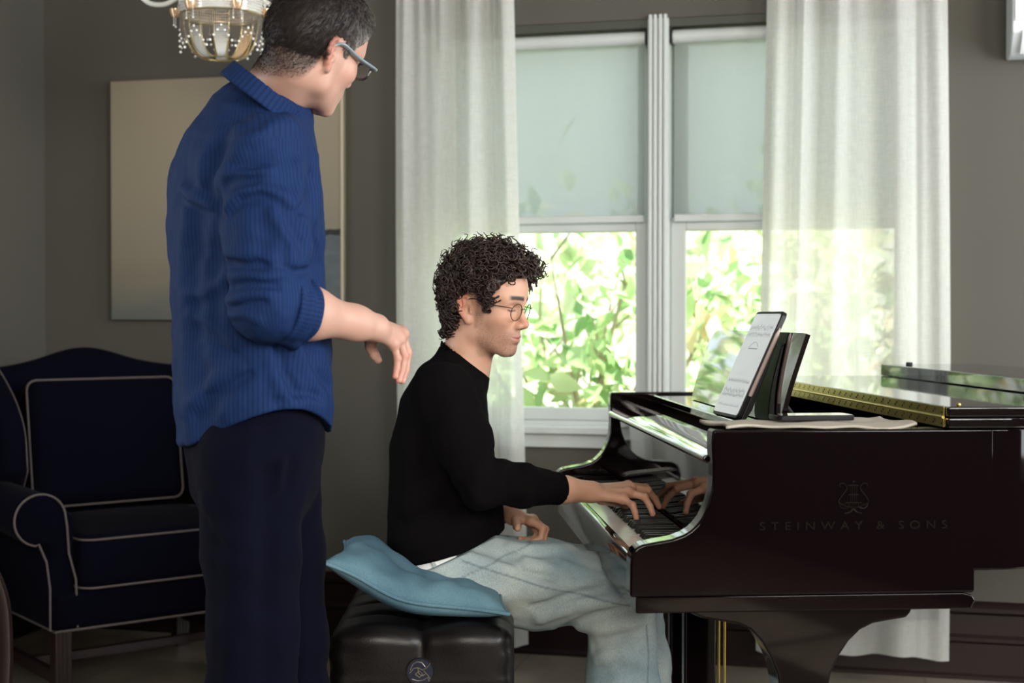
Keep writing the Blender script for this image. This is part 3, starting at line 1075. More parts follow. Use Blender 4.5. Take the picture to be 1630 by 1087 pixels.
p0, p1 = onwall(175.5, 130, -0.03), onwall(177, 509, -0.03)
p2 = onwall(546, 127, -0.03)
pc = empty('painting', matrix=MW)
tag(pc, 'large beige abstract canvas hanging behind the standing man', 'painting')
x0, x1, z0, z1 = p0.x, p2.x, p1.z, p0.z
cv = MB().box((x0, -0.030, z0), (x1, -0.003, z1)).build('canvas', painting_material(), pc, bevel=0.002)
MB().box((x1 - 0.0085, -0.0345, z0 + 0.002), (x1 + 0.001, -0.0301, z1 - 0.002)).build('edge_strip', M['canvas_edge'], pc)
# a darker block of paint low on the right with a black horizon bar
M['paint_slate'] = mat('slate_paint', (0.105, 0.125, 0.135, 1), 0.7, vary=0.45, vscale=9, stretch=(1, 1, 3))
M['paint_black'] = mat('black_paint', (0.018, 0.018, 0.02, 1), 0.6)
q0 = onwall(470, 368, -0.03)
mb = MB().box((x1 - 0.30, -0.0312, z0 + 0.002), (x1 - 0.0088, -0.0302, q0.z - 0.012))
mb.build('paint_block', M['paint_slate'], cv)
vs = []
rr = random.Random(5)
top = [(x1 - 0.30 + 0.29 * i / 14, q0.z + 0.006 + rr.uniform(-0.004, 0.004)) for i in range(15)]
bot = [(x, q0.z - 0.016 + rr.uniform(-0.003, 0.003)) for x, _ in top]
MB().prism(top + bot[::-1], -0.0316, -0.0303).build('paint_bar', M['paint_black'], cv)

a0 = onwall(1601, 98, 0)
ac = empty('air_conditioner', matrix=MW @ Matrix.Translation((a0.x, -0.004, a0.z + 0.002)))
tag(ac, 'white wall-mounted air conditioner unit above the piano', 'air conditioner')
M['ac_white'] = mat('white_plastic', (0.74, 0.78, 0.80, 1), 0.35)
MB().prism([(0, 0), (-0.12, 0), (-0.205, 0.055), (-0.215, 0.12), (-0.20, 0.27), (-0.15, 0.29), (0, 0.29)], 0, 0.84, axis='x').build('body', M['ac_white'], ac, bevel=0.006)
MB().prism([(-0.2155, 0.085), (-0.224, 0.10), (-0.226, 0.20), (-0.212, 0.262), (-0.204, 0.262), (-0.2165, 0.12)], 0.006, 0.834, axis='x').build('front_panel', M['ac_white'], ac, bevel=0.003)
MB().prism([(-0.13, 0.004), (-0.135, -0.004), (-0.205, 0.045), (-0.212, 0.060), (-0.206, 0.056)], 0.03, 0.81, axis='x').build('louvre', M['ac_white'], ac, bevel=0.001)

# ------------------------------------------------------------------ smooth blended solids: signed distance -> surface net
def V3(*a):
    return np.array(a if len(a) > 1 else a[0], dtype=np.float64)


def smin(a, b, k):
    k = np.maximum(k, 1e-6)
    h = np.clip(0.5 + 0.5 * (b - a) / k, 0, 1)
    return b * (1 - h) + a * h - k * h * (1 - h)


def smax(a, b, k):
    return -smin(-a, -b, k)


def d_cap(P, a, b, ra, rb):
    a, b = V3(a), V3(b)
    ba = b - a
    pa = P - a
    h = np.clip(pa @ ba / (ba @ ba), 0, 1)
    return np.linalg.norm(pa - h[:, None] * ba, axis=1) - (ra + (rb - ra) * h)


def frame(x, z):
    """orthonormal rows: x, y = z cross x, z"""
    x = V3(x) / np.linalg.norm(x)
    z = V3(z) - x * np.dot(x, z)
    z = z / np.linalg.norm(z)
    return np.stack([x, np.cross(z, x), z])


def d_ell(P, c, r, R=None):
    q = P - V3(c)
    if R is not None:
        q = q @ R.T
    r = V3(r)
    k0 = np.linalg.norm(q / r, axis=1)
    k1 = np.linalg.norm(q / (r * r), axis=1)
    return k0 * (k0 - 1) / np.maximum(k1, 1e-9)


def d_ecap(P, a, b, side, ra, rb):
    """capsule of elliptical section: ra, rb = (radius along 'side', radius across it)"""
    a, b = V3(a), V3(b)
    ba = b - a
    L = np.linalg.norm(ba)
    t = ba / L
    s = V3(side) - t * np.dot(V3(side), t)
    s /= np.linalg.norm(s)
    f = np.cross(t, s)
    pa = P - a
    h = np.clip(pa @ t / L, 0, 1)
    q = pa - (h * L)[:, None] * t
    r1 = ra[0] + (rb[0] - ra[0]) * h
    r2 = ra[1] + (rb[1] - ra[1]) * h
    rm = np.minimum(r1, r2)
    x, y, z = q @ s, q @ f, q @ t
    k0 = np.sqrt((x / r1) ** 2 + (y / r2) ** 2 + (z / rm) ** 2)
    k1 = np.sqrt((x / r1 ** 2) ** 2 + (y / r2 ** 2) ** 2 + (z / rm ** 2) ** 2)
    d = k0 * (k0 - 1) / np.maximum(k1, 1e-9)
    return np.where(k0 < 1e-6, -rm, d)


def d_box(P, c, half, r=0.0, R=None):
    q = P - V3(c)
    if R is not None:
        q = q @ R.T
    q = np.abs(q) - (V3(half) - r)
    return np.linalg.norm(np.maximum(q, 0), axis=1) + np.minimum(np.max(q, axis=1), 0) - r


def d_plane(P, p, n):
    n = V3(n) / np.linalg.norm(n)
    return (P - V3(p)) @ n


def seg_dist(P, pts):
    """distance to a polyline"""
    best = None
    for a, b in zip(pts[:-1], pts[1:]):
        a, b = V3(a), V3(b)
        ba = b - a
        h = np.clip((P - a) @ ba / (ba @ ba), 0, 1)
        d = np.linalg.norm(P - a - h[:, None] * ba, axis=1)
        best = d if best is None else np.minimum(best, d)
    return best


def ridge(P, pts, w, amp):
    """a fold: amp * bell of the distance to a polyline"""
    out = np.zeros(len(P))
    A = np.array(pts)
    m = ((P > A.min(0) - 3 * w) & (P < A.max(0) + 3 * w)).all(1)
    if m.any():
        d = seg_dist(P[m], pts)
        out[m] = amp * np.exp(-(d / w) ** 2)
    return out


def lay(base, pts, n=4, ends=True):
    """lay a fold line on a body: each point is carried along its line of sight from the room's front onto the surface"""
    A = [V3(p) for p in pts]
    dense = []
    for a, b in zip(A[:-1], A[1:]):
        dense += [a + (b - a) * k / n for k in range(n)]
    dense.append(A[-1])
    D = np.array(dense)
    o = V3(0, 0, CAMZ)
    dirs = D - o
    L = np.linalg.norm(dirs, axis=1)
    dirs /= L[:, None]
    t = L - 0.35
    for _ in range(40):
        t = t + base(o + dirs * t[:, None]) * 0.8
    t = np.where(np.abs(t - L) < 0.30, t, L)
    return [V3(p) for p in o + dirs * t[:, None]]


_hash_tab = np.random.RandomState(99).rand(4096)


def vnoise(P, scale, seed=0):
    q = P * scale + seed * 17.31
    i = np.floor(q).astype(np.int64)
    f = q - i
    f = f * f * (3 - 2 * f)
    out = 0
    for dx in (0, 1):
        for dy in (0, 1):
            for dz in (0, 1):
                h = ((i[:, 0] + dx) * 73856093 ^ (i[:, 1] + dy) * 19349663 ^ (i[:, 2] + dz) * 83492791) & 4095
                w = (f[:, 0] if dx else 1 - f[:, 0]) * (f[:, 1] if dy else 1 - f[:, 1]) * (f[:, 2] if dz else 1 - f[:, 2])
                out = out + w * _hash_tab[h]
    return out * 2 - 1


def surface(fn, lo, hi, h, B=8, project=2, relax=1, lip=1.6):
    """fn: (N,3)->(N,) distance. Sparse surface net with cell size h. Returns verts (N,3), quads (M,4)"""
    lo, hi = V3(lo), V3(hi)
    nb = np.ceil((hi - lo) / (h * B)).astype(int)
    gx, gy, gz = np.meshgrid(*[np.arange(n) for n in nb], indexing='ij')
    blocks = np.stack([gx, gy, gz], -1).reshape(-1, 3)
    cen = lo + (blocks + 0.5) * h * B
    d = fn(cen)
    act = blocks[np.abs(d) < h * B * 0.87 * lip + 0.004]
    g = np.arange(B + 1)
    off = np.stack(np.meshgrid(g, g, g, indexing='ij'), -1).reshape(-1, 3)
    pts_i = (act[:, None, :] * B + off[None]).reshape(-1, 3)
    val = np.empty(len(pts_i))
    CH = 400000
    for s in range(0, len(pts_i), CH):
        val[s:s + CH] = fn(lo + pts_i[s:s + CH] * h)
    val = np.where(np.abs(val) < 1e-9, 1e-9, val)
    val = val.reshape(len(act), B + 1, B + 1, B + 1)
    ins = val < 0
    dims = nb * B + 2
    # cells
    c = np.zeros((len(act), B, B, B), int)
    for dx in (0, 1):
        for dy in (0, 1):
            for dz in (0, 1):
                c += ins[:, dx:B + dx, dy:B + dy, dz:B + dz]
    bi, ci, cj, ck = np.nonzero((c > 0) & (c < 8))
    cell = act[bi] * B + np.stack([ci, cj, ck], -1)
    key = (cell[:, 0] * dims[1] + cell[:, 1]) * dims[2] + cell[:, 2]
    acc = np.zeros((len(bi), 3))
    cnt = np.zeros(len(bi))
    cv = np.empty((len(bi), 2, 2, 2))
    for dx in (0, 1):
        for dy in (0, 1):
            for dz in (0, 1):
                cv[:, dx, dy, dz] = val[bi, ci + dx, cj + dy, ck + dz]
    corners = [(x, y, z) for x in (0, 1) for y in (0, 1) for z in (0, 1)]
    for a in corners:
        for ax in range(3):
            if a[ax] == 1:
                continue
            b = list(a)
            b[ax] = 1
            va, vb = cv[(slice(None),) + a], cv[(slice(None),) + tuple(b)]
            m = (va < 0) != (vb < 0)
            t = np.where(m, va / np.where(m, va - vb, 1), 0)
            p = np.array(a, float)[None] + 0
            p = np.repeat(p, len(bi), 0)
            p[:, ax] = t
            acc += np.where(m[:, None], p, 0)
            cnt += m
    V = lo + (cell + acc / cnt[:, None]) * h
    srt = np.argsort(key)
    skey = key[srt]

    def look(cc):
        k = (cc[:, 0] * dims[1] + cc[:, 1]) * dims[2] + cc[:, 2]
        j = np.searchsorted(skey, k)
        j = np.clip(j, 0, len(skey) - 1)
        ok = skey[j] == k
        return np.where(ok, srt[j], -1)
    quads = []
    for ax in range(3):
        sl0 = [slice(0, B)] * 3
        sl1 = [slice(0, B)] * 3
        sl1[ax] = slice(1, B + 1)
        a0 = ins[:, sl0[0], sl0[1], sl0[2]]
        a1 = ins[:, sl1[0], sl1[1], sl1[2]]
        bi2, i, j, k = np.nonzero(a0 != a1)
        flip = a0[bi2, i, j, k]
        e = act[bi2] * B + np.stack([i, j, k], -1)
        u, w = (ax + 1) % 3, (ax + 2) % 3
        du, dw = np.zeros(3, int), np.zeros(3, int)
        du[u], dw[w] = 1, 1
        q = np.stack([look(e - du - dw), look(e - dw), look(e), look(e - du)], -1)
        ok = (q >= 0).all(1)
        q, fl = q[ok], flip[ok]
        q = np.where(fl[:, None], q, q[:, ::-1])
        quads.append(q)
    Q = np.concatenate(quads)
    for _ in range(relax):
        s = np.zeros_like(V)
        n = np.zeros(len(V))
        for a in range(4):
            b = (a + 1) % 4
            np.add.at(s, Q[:, a], V[Q[:, b]])
            np.add.at(s, Q[:, b], V[Q[:, a]])
            np.add.at(n, Q[:, a], 1)
            np.add.at(n, Q[:, b], 1)
        V = 0.4 * V + 0.6 * s / np.maximum(n, 1)[:, None]
    for _ in range(project):
        e = h * 0.3
        d0 = fn(V)
        gr = np.stack([(fn(V + np.eye(3)[a] * e) - d0) / e for a in range(3)], -1)
        gl = np.maximum((gr ** 2).sum(1), 0.15)
        V = V - gr * (np.clip(d0, -h, h) / gl)[:, None]
    return V, Q


def np_mesh(name, V, Q, m, parent=None, smooth=True, attrs=None):
    me = bpy.data.meshes.new(name)
    n, k = Q.shape
    me.vertices.add(len(V))
    me.vertices.foreach_set('co', np.ascontiguousarray(V, dtype=np.float32).ravel())
    me.loops.add(n * k)
    me.loops.foreach_set('vertex_index', np.ascontiguousarray(Q, dtype=np.int32).ravel())
    me.polygons.add(n)
    me.polygons.foreach_set('loop_start', np.arange(0, n * k, k, dtype=np.int32))
    me.update(calc_edges=True)
    me.polygons.foreach_set('use_smooth', np.full(n, smooth))
    for an, av in (attrs or {}).items():
        if av.ndim == 1:
            a = me.attributes.new(an, 'FLOAT', 'POINT')
            a.data.foreach_set('value', av.astype(np.float32))
        else:
            a = me.attributes.new(an, 'FLOAT_VECTOR', 'POINT')
            a.data.foreach_set('vector', av.astype(np.float32).ravel())
    o = bpy.data.objects.new(name, me)
    COL.objects.link(o)
    if m is not None:
        me.materials.append(m)
    if parent is not None:
        o.parent = parent
        o.matrix_parent_inverse = parent.matrix_world.inverted() if False else Matrix.Identity(4)
    return o


def solid(name, fn, lo, hi, h, m, parent=None, origin=None, attrs=None, **kw):
    """surface of fn as an object; 'origin' (world) becomes the local zero when the parent sits there"""
    V, Q = surface(fn, lo, hi, h, **kw)
    A = {k: f(V) for k, f in (attrs or {}).items()}
    if origin is not None:
        V = V - V3(origin)
    return np_mesh(name, V, Q, m, parent, attrs=A)

# ------------------------------------------------------------------ bench with its leather seat, and the denim pillow on it
M['leather'] = mat('black_leather', (0.0026, 0.0018, 0.0020, 1), 0.36, spec=0.28, bump=0.10, bscale=260)
M['black_wood'] = mat('black_satin_wood', (0.008, 0.006, 0.006, 1), 0.28)
M['bench_blue'] = mat('dark_blue_enamel', (0.012, 0.016, 0.035, 1), 0.25, metal=0.4)
BX0, BX1, BY0, BY1, BZ = -0.378, 0.004, 2.90, 3.66, 0.566
bc = ((BX0 + BX1) / 2, (BY0 + BY1) / 2, 0)
bench = empty('piano_bench', bc)
tag(bench, 'black tufted leather piano bench with a round emblem on its end', 'bench')
bhx, bhy = (BX1 - BX0) / 2, (BY1 - BY0) / 2


def f_seat(P):
    d = d_box(P, (0, 0, BZ - 0.075), (bhx, bhy, 0.068), 0.035)
    x, y, z = P.T
    puff = 0.012 * np.cos(np.clip(x / bhx, -1, 1) * PI) * 0 + 0.010
    top = np.clip((z - (BZ - 0.10)) / 0.08, 0, 1)
    # tufting: creases on a grid over the top, the middle one running down the end face
    cx = np.exp(-(x / 0.012) ** 2) + 0
    bulge = 0.020 * (np.sin(np.clip((x / bhx + 1) * PI, 0, 2 * PI)) ** 2)
    cy = sum(np.exp(-((y - yy) / 0.014) ** 2) for yy in (-0.253, -0.127, 0.0, 0.127, 0.253))
    endf = np.exp(-((y + bhy) / 0.05) ** 2)
    fade = np.clip((z - (BZ - 0.085)) / 0.045, 0, 1)
    d = d - bulge * top * 0.55 + 0.0065 * cx * fade + 0.007 * cy * np.clip((z - (BZ - 0.03)) / 0.02, 0, 1)
    # gathered corners
    cor = np.exp(-(((np.abs(x) - bhx) / 0.03) ** 2 + ((np.abs(y) - bhy) / 0.03) ** 2))
    d = d + 0.003 * cor * np.sin(z * 110) * np.clip((BZ - 0.01 - z) / 0.03, 0, 1)
    return d * 0.9


solid('seat', f_seat, (-0.23, -0.42, BZ - 0.17), (0.23, 0.42, BZ + 0.03), 0.006, M['leather'], bench)
mb = MB()
ring = [(-bhx + 0.012, -bhy + 0.004), (bhx - 0.012, -bhy + 0.004), (bhx - 0.004, -bhy + 0.012), (bhx - 0.004, bhy - 0.012), (bhx - 0.012, bhy - 0.004), (-bhx + 0.012, bhy - 0.004), (-bhx + 0.004, bhy - 0.012), (-bhx + 0.004, -bhy + 0.012)]
mb.loop([(x, y, BZ - 0.138) for x, y in ring], 0.0045, 8)
mb.build('piping', M['leather'], bench, smooth=True)
MB().box((-bhx + 0.006, -bhy + 0.006, BZ - 0.215), (bhx - 0.006, bhy - 0.006, BZ - 0.1395)).build('apron', M['leather'], bench, bevel=0.008)
for sx in (-1, 1):
    for sy in (-1, 1):
        MB().prism([(-0.028, 0.02), (0.028, 0.02), (0.034, BZ - 0.215), (-0.034, BZ - 0.215)], -0.028, 0.028, M=Matrix.Translation((sx * (bhx - 0.045), sy * (bhy - 0.05), 0))).build('leg', M['black_wood'], bench, bevel=0.003)
        o_ = MB().lathe([(0.02, 0.0), (0.024, 0.004), (0.02, 0.02)], 12, Matrix.Translation((sx * (bhx - 0.045), sy * (bhy - 0.05), 0))).build('foot', M['black_metal'], bench, smooth=True)
for sy in (-1,):
    e0 = at(669, 1069, 2.895)
    ex, ez = e0.x - bc[0], e0.z
    T = Matrix.Translation((ex, -bhy + 0.001, ez)) @ Matrix.Rotation(PI / 2, 4, 'X')
    em = MB().lathe([(0.027, -0.004), (0.0285, 0.004), (0.027, 0.0062)], 32, T).build('emblem', M['bench_blue'], bench, smooth=True)
    mb = MB()
    mb.loop([T @ Vector((0.0275 * math.cos(a * PI / 16), 0.0275 * math.sin(a * PI / 16), 0.0055)) for a in range(32)], 0.0016, 6)
    mb.build('emblem_rim', M['black_metal'], em, smooth=True)
    mb = MB()
    for pts in ([(-12, 2), (-9, 9), (-4, 12), (2, 11), (6, 6)], [(-13, -2), (-8, 4), (-3, 5), (3, 2), (8, 5), (12, 10)], [(-10, -9), (-3, -11), (4, -10), (9, -7), (11, -12)], [(4, 1), (9, -4), (12, -9)], [(-3, 5), (-2, -2), (2, -5), (6, -3)], [(-6, -3), (-1, 1), (3, -3), (-1, -7), (-6, -3)]):
        mb.tube([T @ Vector((a * 0.0017, b * 0.0017, 0.0066)) for a, b in pts], 0.0008, 5)
    mb.build('emblem_figure', mat('worn_gilt', (0.30, 0.26, 0.18, 1), 0.4, metal=0.7), em, smooth=True)


def denim(name, light, dark, rough=0.85, scale=9.0, weave=700):
    """washed denim: fades in soft patches plus a fine twill"""
    m, nt, b = _nt(name)
    L = nt.links.new
    tc = nt.nodes.new('ShaderNodeTexCoord')
    n = nt.nodes.new('ShaderNodeTexNoise')
    n.inputs['Scale'].default_value = scale
    n.inputs['Detail'].default_value = 5
    L(tc.outputs['Object'], n.inputs['Vector'])
    cr = nt.nodes.new('ShaderNodeValToRGB')
    cr.color_ramp.elements[0].position, cr.color_ramp.elements[0].color = 0.33, dark
    cr.color_ramp.elements[1].position, cr.color_ramp.elements[1].color = 0.66, light
    L(n.outputs['Fac'], cr.inputs[0])
    mp = nt.nodes.new('ShaderNodeMapping')
    mp.inputs['Scale'].default_value = (1, 1, 0.25)
    mp.inputs['Rotation'].default_value = (0, 0.5, 0)
    L(tc.outputs['Object'], mp.inputs[0])
    n2 = nt.nodes.new('ShaderNodeTexNoise')
    n2.inputs['Scale'].default_value = weave
    L(mp.outputs[0], n2.inputs['Vector'])
    mx = nt.nodes.new('ShaderNodeMix')
    mx.data_type = 'RGBA'
    mx.blend_type = 'OVERLAY'
    mx.inputs['Factor'].default_value = 0.45
    L(cr.outputs[0], mx.inputs['A'])
    L(n2.outputs['Fac'], mx.inputs['B'])
    # darker thread where a seam is marked
    at_ = nt.nodes.new('ShaderNodeAttribute')
    at_.attribute_name = 'seam'
    m3 = nt.nodes.new('ShaderNodeMix')
    m3.data_type = 'RGBA'
    m3.inputs['B'].default_value = tuple(c * 0.60 for c in dark[:3]) + (1,)
    L(at_.outputs['Fac'], m3.inputs['Factor'])
    L(mx.outputs['Result'], m3.inputs['A'])
    L(m3.outputs['Result'], b.inputs['Base Color'])
    b.inputs['Roughness'].default_value = rough
    b.inputs['Specular IOR Level'].default_value = 0.2
    bp = nt.nodes.new('ShaderNodeBump')
    bp.inputs['Strength'].default_value = 0.25
    bp.inputs['Distance'].default_value = 0.002
    L(n2.outputs['Fac'], bp.inputs['Height'])
    L(bp.outputs['Normal'], b.inputs['Normal'])
    return m


M['denim_pillow'] = denim('blue_denim', (0.115, 0.215, 0.27, 1), (0.058, 0.125, 0.18, 1), scale=7)


def pillow_mesh():
    """a square stuffed cushion: near-left corner tipped up where the sitter's weight pushes it back"""
    n = 56
    A = np.linspace(-1, 1, n)
    top, bot = np.zeros((n, n, 3)), np.zeros((n, n, 3))
    for i, a in enumerate(A):
        for j, b in enumerate(A):
            # outline: sides drawn in between the four ears
            sx = 0.190 * (1 - 0.085 * (1 - b * b) * abs(a)) * (1 + 0.02 * abs(a * b) ** 6)
            sy = 0.200 * (1 - 0.085 * (1 - a * a) * abs(b)) * (1 + 0.02 * abs(a * b) ** 6)
            x, y = a * sx, b * sy
            prof = max(0.0, (1 - abs(a) ** 3.2)) ** 0.55 * max(0.0, (1 - abs(b) ** 3.2)) ** 0.55
            # weight of the sitter flattens the middle right, the left bulges
            load = 1 / (1 + math.exp(-(x + 0.055) / 0.035)) * math.exp(-((b - 0.25) / 0.95) ** 4)
            th = 0.080 * prof * (1.0 - 0.60 * load)
            lift = 0.078 * (1 / (1 + math.exp((x + 0.085) / 0.036)))
            lift += 0.022 * max(0.0, -a) ** 3 * max(0.0, -b) ** 2 - 0.012 * max(0, a) ** 2
            w = 0.004 * math.sin(9 * b + 4 * a) * prof + 0.003 * math.sin(14 * a - 5 * b) * prof
            z = 0.030 + lift
            top[i, j] = (x, y, z + th * 0.75 + w)
            bot[i, j] = (x, y, max(0.004, z - th * 0.62))
    V = np.concatenate([top.reshape(-1, 3), bot.reshape(-1, 3)])
    Q = []
    N = n * n
    for i in range(n - 1):
        for j in range(n - 1):
            k = i * n + j
            Q.append((k, k + n, k + n + 1, k + 1))
            Q.append((N + k, N + k + 1, N + k + n + 1, N + k + n))
    edge = [(0, j) for j in range(n)] + [(i, n - 1) for i in range(1, n)] + [(n - 1, j) for j in range(n - 2, -1, -1)] + [(i, 0) for i in range(n - 2, 0, -1)]
    m = len(edge)
    for k in range(m):
        (i, j), (i2, j2) = edge[k], edge[(k + 1) % m]
        a, b = i * n + j, i2 * n + j2
        Q.append((a, b, N + b, N + a))
    pts = [((top[i, j] + bot[i, j]) / 2) for (i, j) in edge]
    return V, np.array(Q), pts


PV_, PQ_, PE_ = pillow_mesh()
pl_o = V3(-0.200, 3.125, BZ + 0.004)
pil = empty('pillow', pl_o)
tag(pil, 'blue denim cushion with raised seams squashed between the bench and the sitter', 'cushion')
np_mesh('cover', PV_, PQ_, M['denim_pillow'], pil)
MB().loop([tuple(p) for p in PE_], 0.0042, 8).build('seam', M['denim_pillow'], pil, smooth=True, sharp=180)

# ------------------------------------------------------------------ navy wing chair in the corner
M['navy'] = mat('navy_velvet', (0.0015, 0.0015, 0.0056, 1), 0.9, sheen=0.008, spec=0.05, vary=0.2, vscale=5)
M['piping'] = mat('cream_piping', (0.082, 0.066, 0.064, 1), 0.7)
M['mahogany'] = mat('dark_mahogany', (0.016, 0.0065, 0.0055, 1), 0.4, bump=0.05, bscale=50, stretch=(1, 1, 0.1))
CH = Matrix.Translation((-1.348, 4.18, 0)) @ Matrix.Rotation(math.radians(38), 4, 'Z')
wc = empty('wing_chair', matrix=CH)
tag(wc, 'navy upholstered wing armchair with pale piping in the corner under the painting', 'armchair')
W = 0.76                                    # inner frame width (0..W), scrolls reach beyond
CD = 0.78                                   # depth


def rbox(name, a, b, r, m, parent, Mx=None, crown=0.0):
    """soft upholstered block: rounded box with a swelling top"""
    c = (V3(a) + V3(b)) / 2
    hf = (V3(b) - V3(a)) / 2

    def f(P):
        d = d_box(P, c, hf, r)
        q = (P - c) / hf
        s = np.clip(1 - q[:, 0] ** 2, 0, 1) * np.clip(1 - q[:, 1] ** 2, 0, 1) * np.clip(1 - q[:, 2] ** 2 * 0.0, 0, 1)
        if crown:
            s2 = np.clip(1 - q[:, 0] ** 2, 0, 1) * np.clip(1 - q[:, 2] ** 2, 0, 1)
            d = d - crown * (s if hf[2] < hf[1] else s2)
        return d
    V, Q = surface(f, V3(a) - 0.04, V3(b) + 0.04, 0.012)
    if Mx is not None:
        V = V @ np.array(Mx.to_3x3()).T + np.array(Mx.translation)
    return np_mesh(name, V, Q, m, parent)


# seat rail and its piping
rail = rbox('seat_rail', (0.0, 0.0, 0.270), (W, CD - 0.02, 0.385), 0.02, M['navy'], wc)
MB().loop([(0.0, -0.002, 0.270), (W, -0.002, 0.270), (W + 0.002, CD - 0.02, 0.270), (-0.002, CD - 0.02, 0.270)], 0.004, 8).build('piping', M['piping'], rail, smooth=True)
# seat cushion
sc_ = rbox('seat_cushion', (0.075, -0.025, 0.380), (W - 0.075, 0.56, 0.545), 0.045, M['navy'], wc, crown=0.02)
for z, dz in ((0.536, 0), (0.392, 0)):
    x0, x1, y0, y1 = 0.083, W - 0.083, -0.018, 0.55
    lp = []
    for (cx, cy, a0) in ((x1 - 0.04, y1 - 0.04, 0), (x0 + 0.04, y1 - 0.04, PI / 2), (x0 + 0.04, y0 + 0.04, PI), (x1 - 0.04, y0 + 0.04, 1.5 * PI)):
        for k in range(6):
            a = a0 + PI / 2 * k / 5
            lp.append((cx + 0.046 * math.cos(a), cy + 0.046 * math.sin(a), z))
    MB().loop(lp, 0.0034, 8).build('piping', M['piping'], sc_, smooth=True)
# back: camel-topped panel leaning back
tilt = Matrix.Translation((0, 0.60, 0.40)) @ Matrix.Rotation(math.radians(-9), 4, 'X')


def f_back(P):
    x, y, z = P.T
    u = (x - W / 2) / (W / 2 + 0.02)
    top = 0.655 + 0.055 * np.exp(-(u / 0.42) ** 2) - 0.02 * u ** 2
    d = d_box(P, (W / 2, 0.05, 0.30), (W / 2 + 0.02, 0.055, 0.50), 0.045)
    return smax(d, z - top, 0.05)


Vb, Qb = surface(f_back, (-0.08, -0.06, -0.25), (W + 0.08, 0.16, 0.85), 0.012)
Vb = Vb @ np.array(tilt.to_3x3()).T + np.array(tilt.translation)
np_mesh('back', Vb, Qb, M['navy'], wc)
bcu = rbox('back_cushion', (0.115, -0.135, 0.155), (W - 0.115, -0.012, 0.578), 0.05, M['navy'], wc, Mx=tilt, crown=0.02)
lp = []
x0, x1, z0, z1 = 0.120, W - 0.120, 0.16, 0.575
for (cx, cz, a0) in ((x1 - 0.03, z1 - 0.03, 0), (x0 + 0.03, z1 - 0.03, PI / 2), (x0 + 0.03, z0 + 0.03, PI), (x1 - 0.03, z0 + 0.03, 1.5 * PI)):
    for k in range(5):
        a = a0 + PI / 2 * k / 4
        lp.append(tilt @ Vector((cx + 0.034 * math.cos(a), -0.122, cz + 0.034 * math.sin(a))))
MB().loop(lp, 0.0034, 8).build('piping', M['piping'], bcu, smooth=True)
# scrolled arms with a front panel, wings above
for s in (0, 1):
    def mx(x):
        return x if s == 0 else W - x

    def f_arm(P, s=s):
        x, y, z = P.T
        xx = x if s == 0 else W - x
        Pm = np.stack([xx, y, z], -1)
        d = d_cap(Pm, (-0.040, 0.03, 0.605), (-0.040, 0.60, 0.625), 0.078, 0.070)
        body = d_box(Pm, (0.030, 0.33, 0.44), (0.040, 0.318, 0.175), 0.03)
        d = smin(d, body, 0.05)
        return smax(d, -(y - 0.008), 0.012)
    lo = (-0.14, -0.02, 0.24) if s == 0 else (W - 0.10, -0.02, 0.24)
    hi = (0.10, 0.72, 0.72) if s == 0 else (W + 0.14, 0.72, 0.72)
    arm = solid('arm', f_arm, lo, hi, 0.010, M['navy'], wc)
    prof = [(-0.012, 0.005, 0.275), (-0.012, 0.005, 0.40), (-0.022, 0.005, 0.48), (-0.045, 0.005, 0.535)]
    cir = [(-0.040 + 0.076 * math.cos(a), 0.005, 0.605 + 0.076 * math.sin(a)) for a in np.linspace(-1.75, -2 * PI + 0.25, 26)]
    low = [(0.040, 0.005, 0.58), (0.045, 0.005, 0.50), (0.066, 0.005, 0.42), (0.070, 0.005, 0.275)]
    MB().tube([(mx(a), b, c) for a, b, c in prof + cir + low], 0.0034, 8).build('piping', M['piping'], arm, smooth=True)

    def f_wing(P, s=s):
        x, y, z = P.T
        xx = x if s == 0 else W - x
        yc = 0.42 + (z - 0.62) * 0.16
        front = 0.29 + 0.12 * np.clip((z - 0.66) / 0.12, 0, 1) * 0 + 0.28 * np.clip((z - 0.80) / 0.26, 0, 1) ** 2 + 0.10 * np.clip((0.72 - z) / 0.12, 0, 1)
        d = d_box(np.stack([xx + 0.02 * (z - 0.6) / 0.4, y, z], -1), (0.0, 0.52, 0.80), (0.042, 0.24, 0.255), 0.038)
        return smax(d, front - y, 0.05)
    lo = (-0.10, 0.2, 0.5) if s == 0 else (W - 0.10, 0.2, 0.5)
    hi = (0.10, 0.82, 1.12) if s == 0 else (W + 0.10, 0.82, 1.12)
    wing = solid('wing', f_wing, lo, hi, 0.011, M['navy'], wc)
    zz = np.linspace(0.66, 1.03, 20)
    MB().tube([(mx(0.036 - 0.02 * (z - 0.6) / 0.4), 0.315 + 0.28 * max(0, (z - 0.80) / 0.26) ** 2 + 0.10 * max(0, (0.72 - z) / 0.12), z) for z in zz], 0.004, 8).build('piping', M['piping'], wing, smooth=True)
for (x, y) in ((0.028, 0.030), (W - 0.028, 0.030), (0.03, CD - 0.06), (W - 0.03, CD - 0.06)):
    lg = MB()
    lg.box((x - 0.025, y - 0.025, 0.0), (x + 0.025, y + 0.025, 0.272))
    lgo = lg.build('leg', M['mahogany'], wc, bevel=0.003)
    mb = MB()
    for k in (-0.012, 0.0, 0.012):
        mb.box((x + k - 0.003, y - 0.028, 0.05), (x + k + 0.003, y - 0.0252, 0.265))
    mb.build('moulding', M['mahogany'], lgo, bevel=0.001)
for x in (0.028, W - 0.028):
    MB().box((x - 0.012, 0.056, 0.10), (x + 0.012, CD - 0.086, 0.14)).build('stretcher', M['mahogany'], wc, bevel=0.003)
MB().box((0.041, 0.30, 0.105), (W - 0.041, 0.325, 0.135)).build('stretcher', M['mahogany'], wc, bevel=0.003)

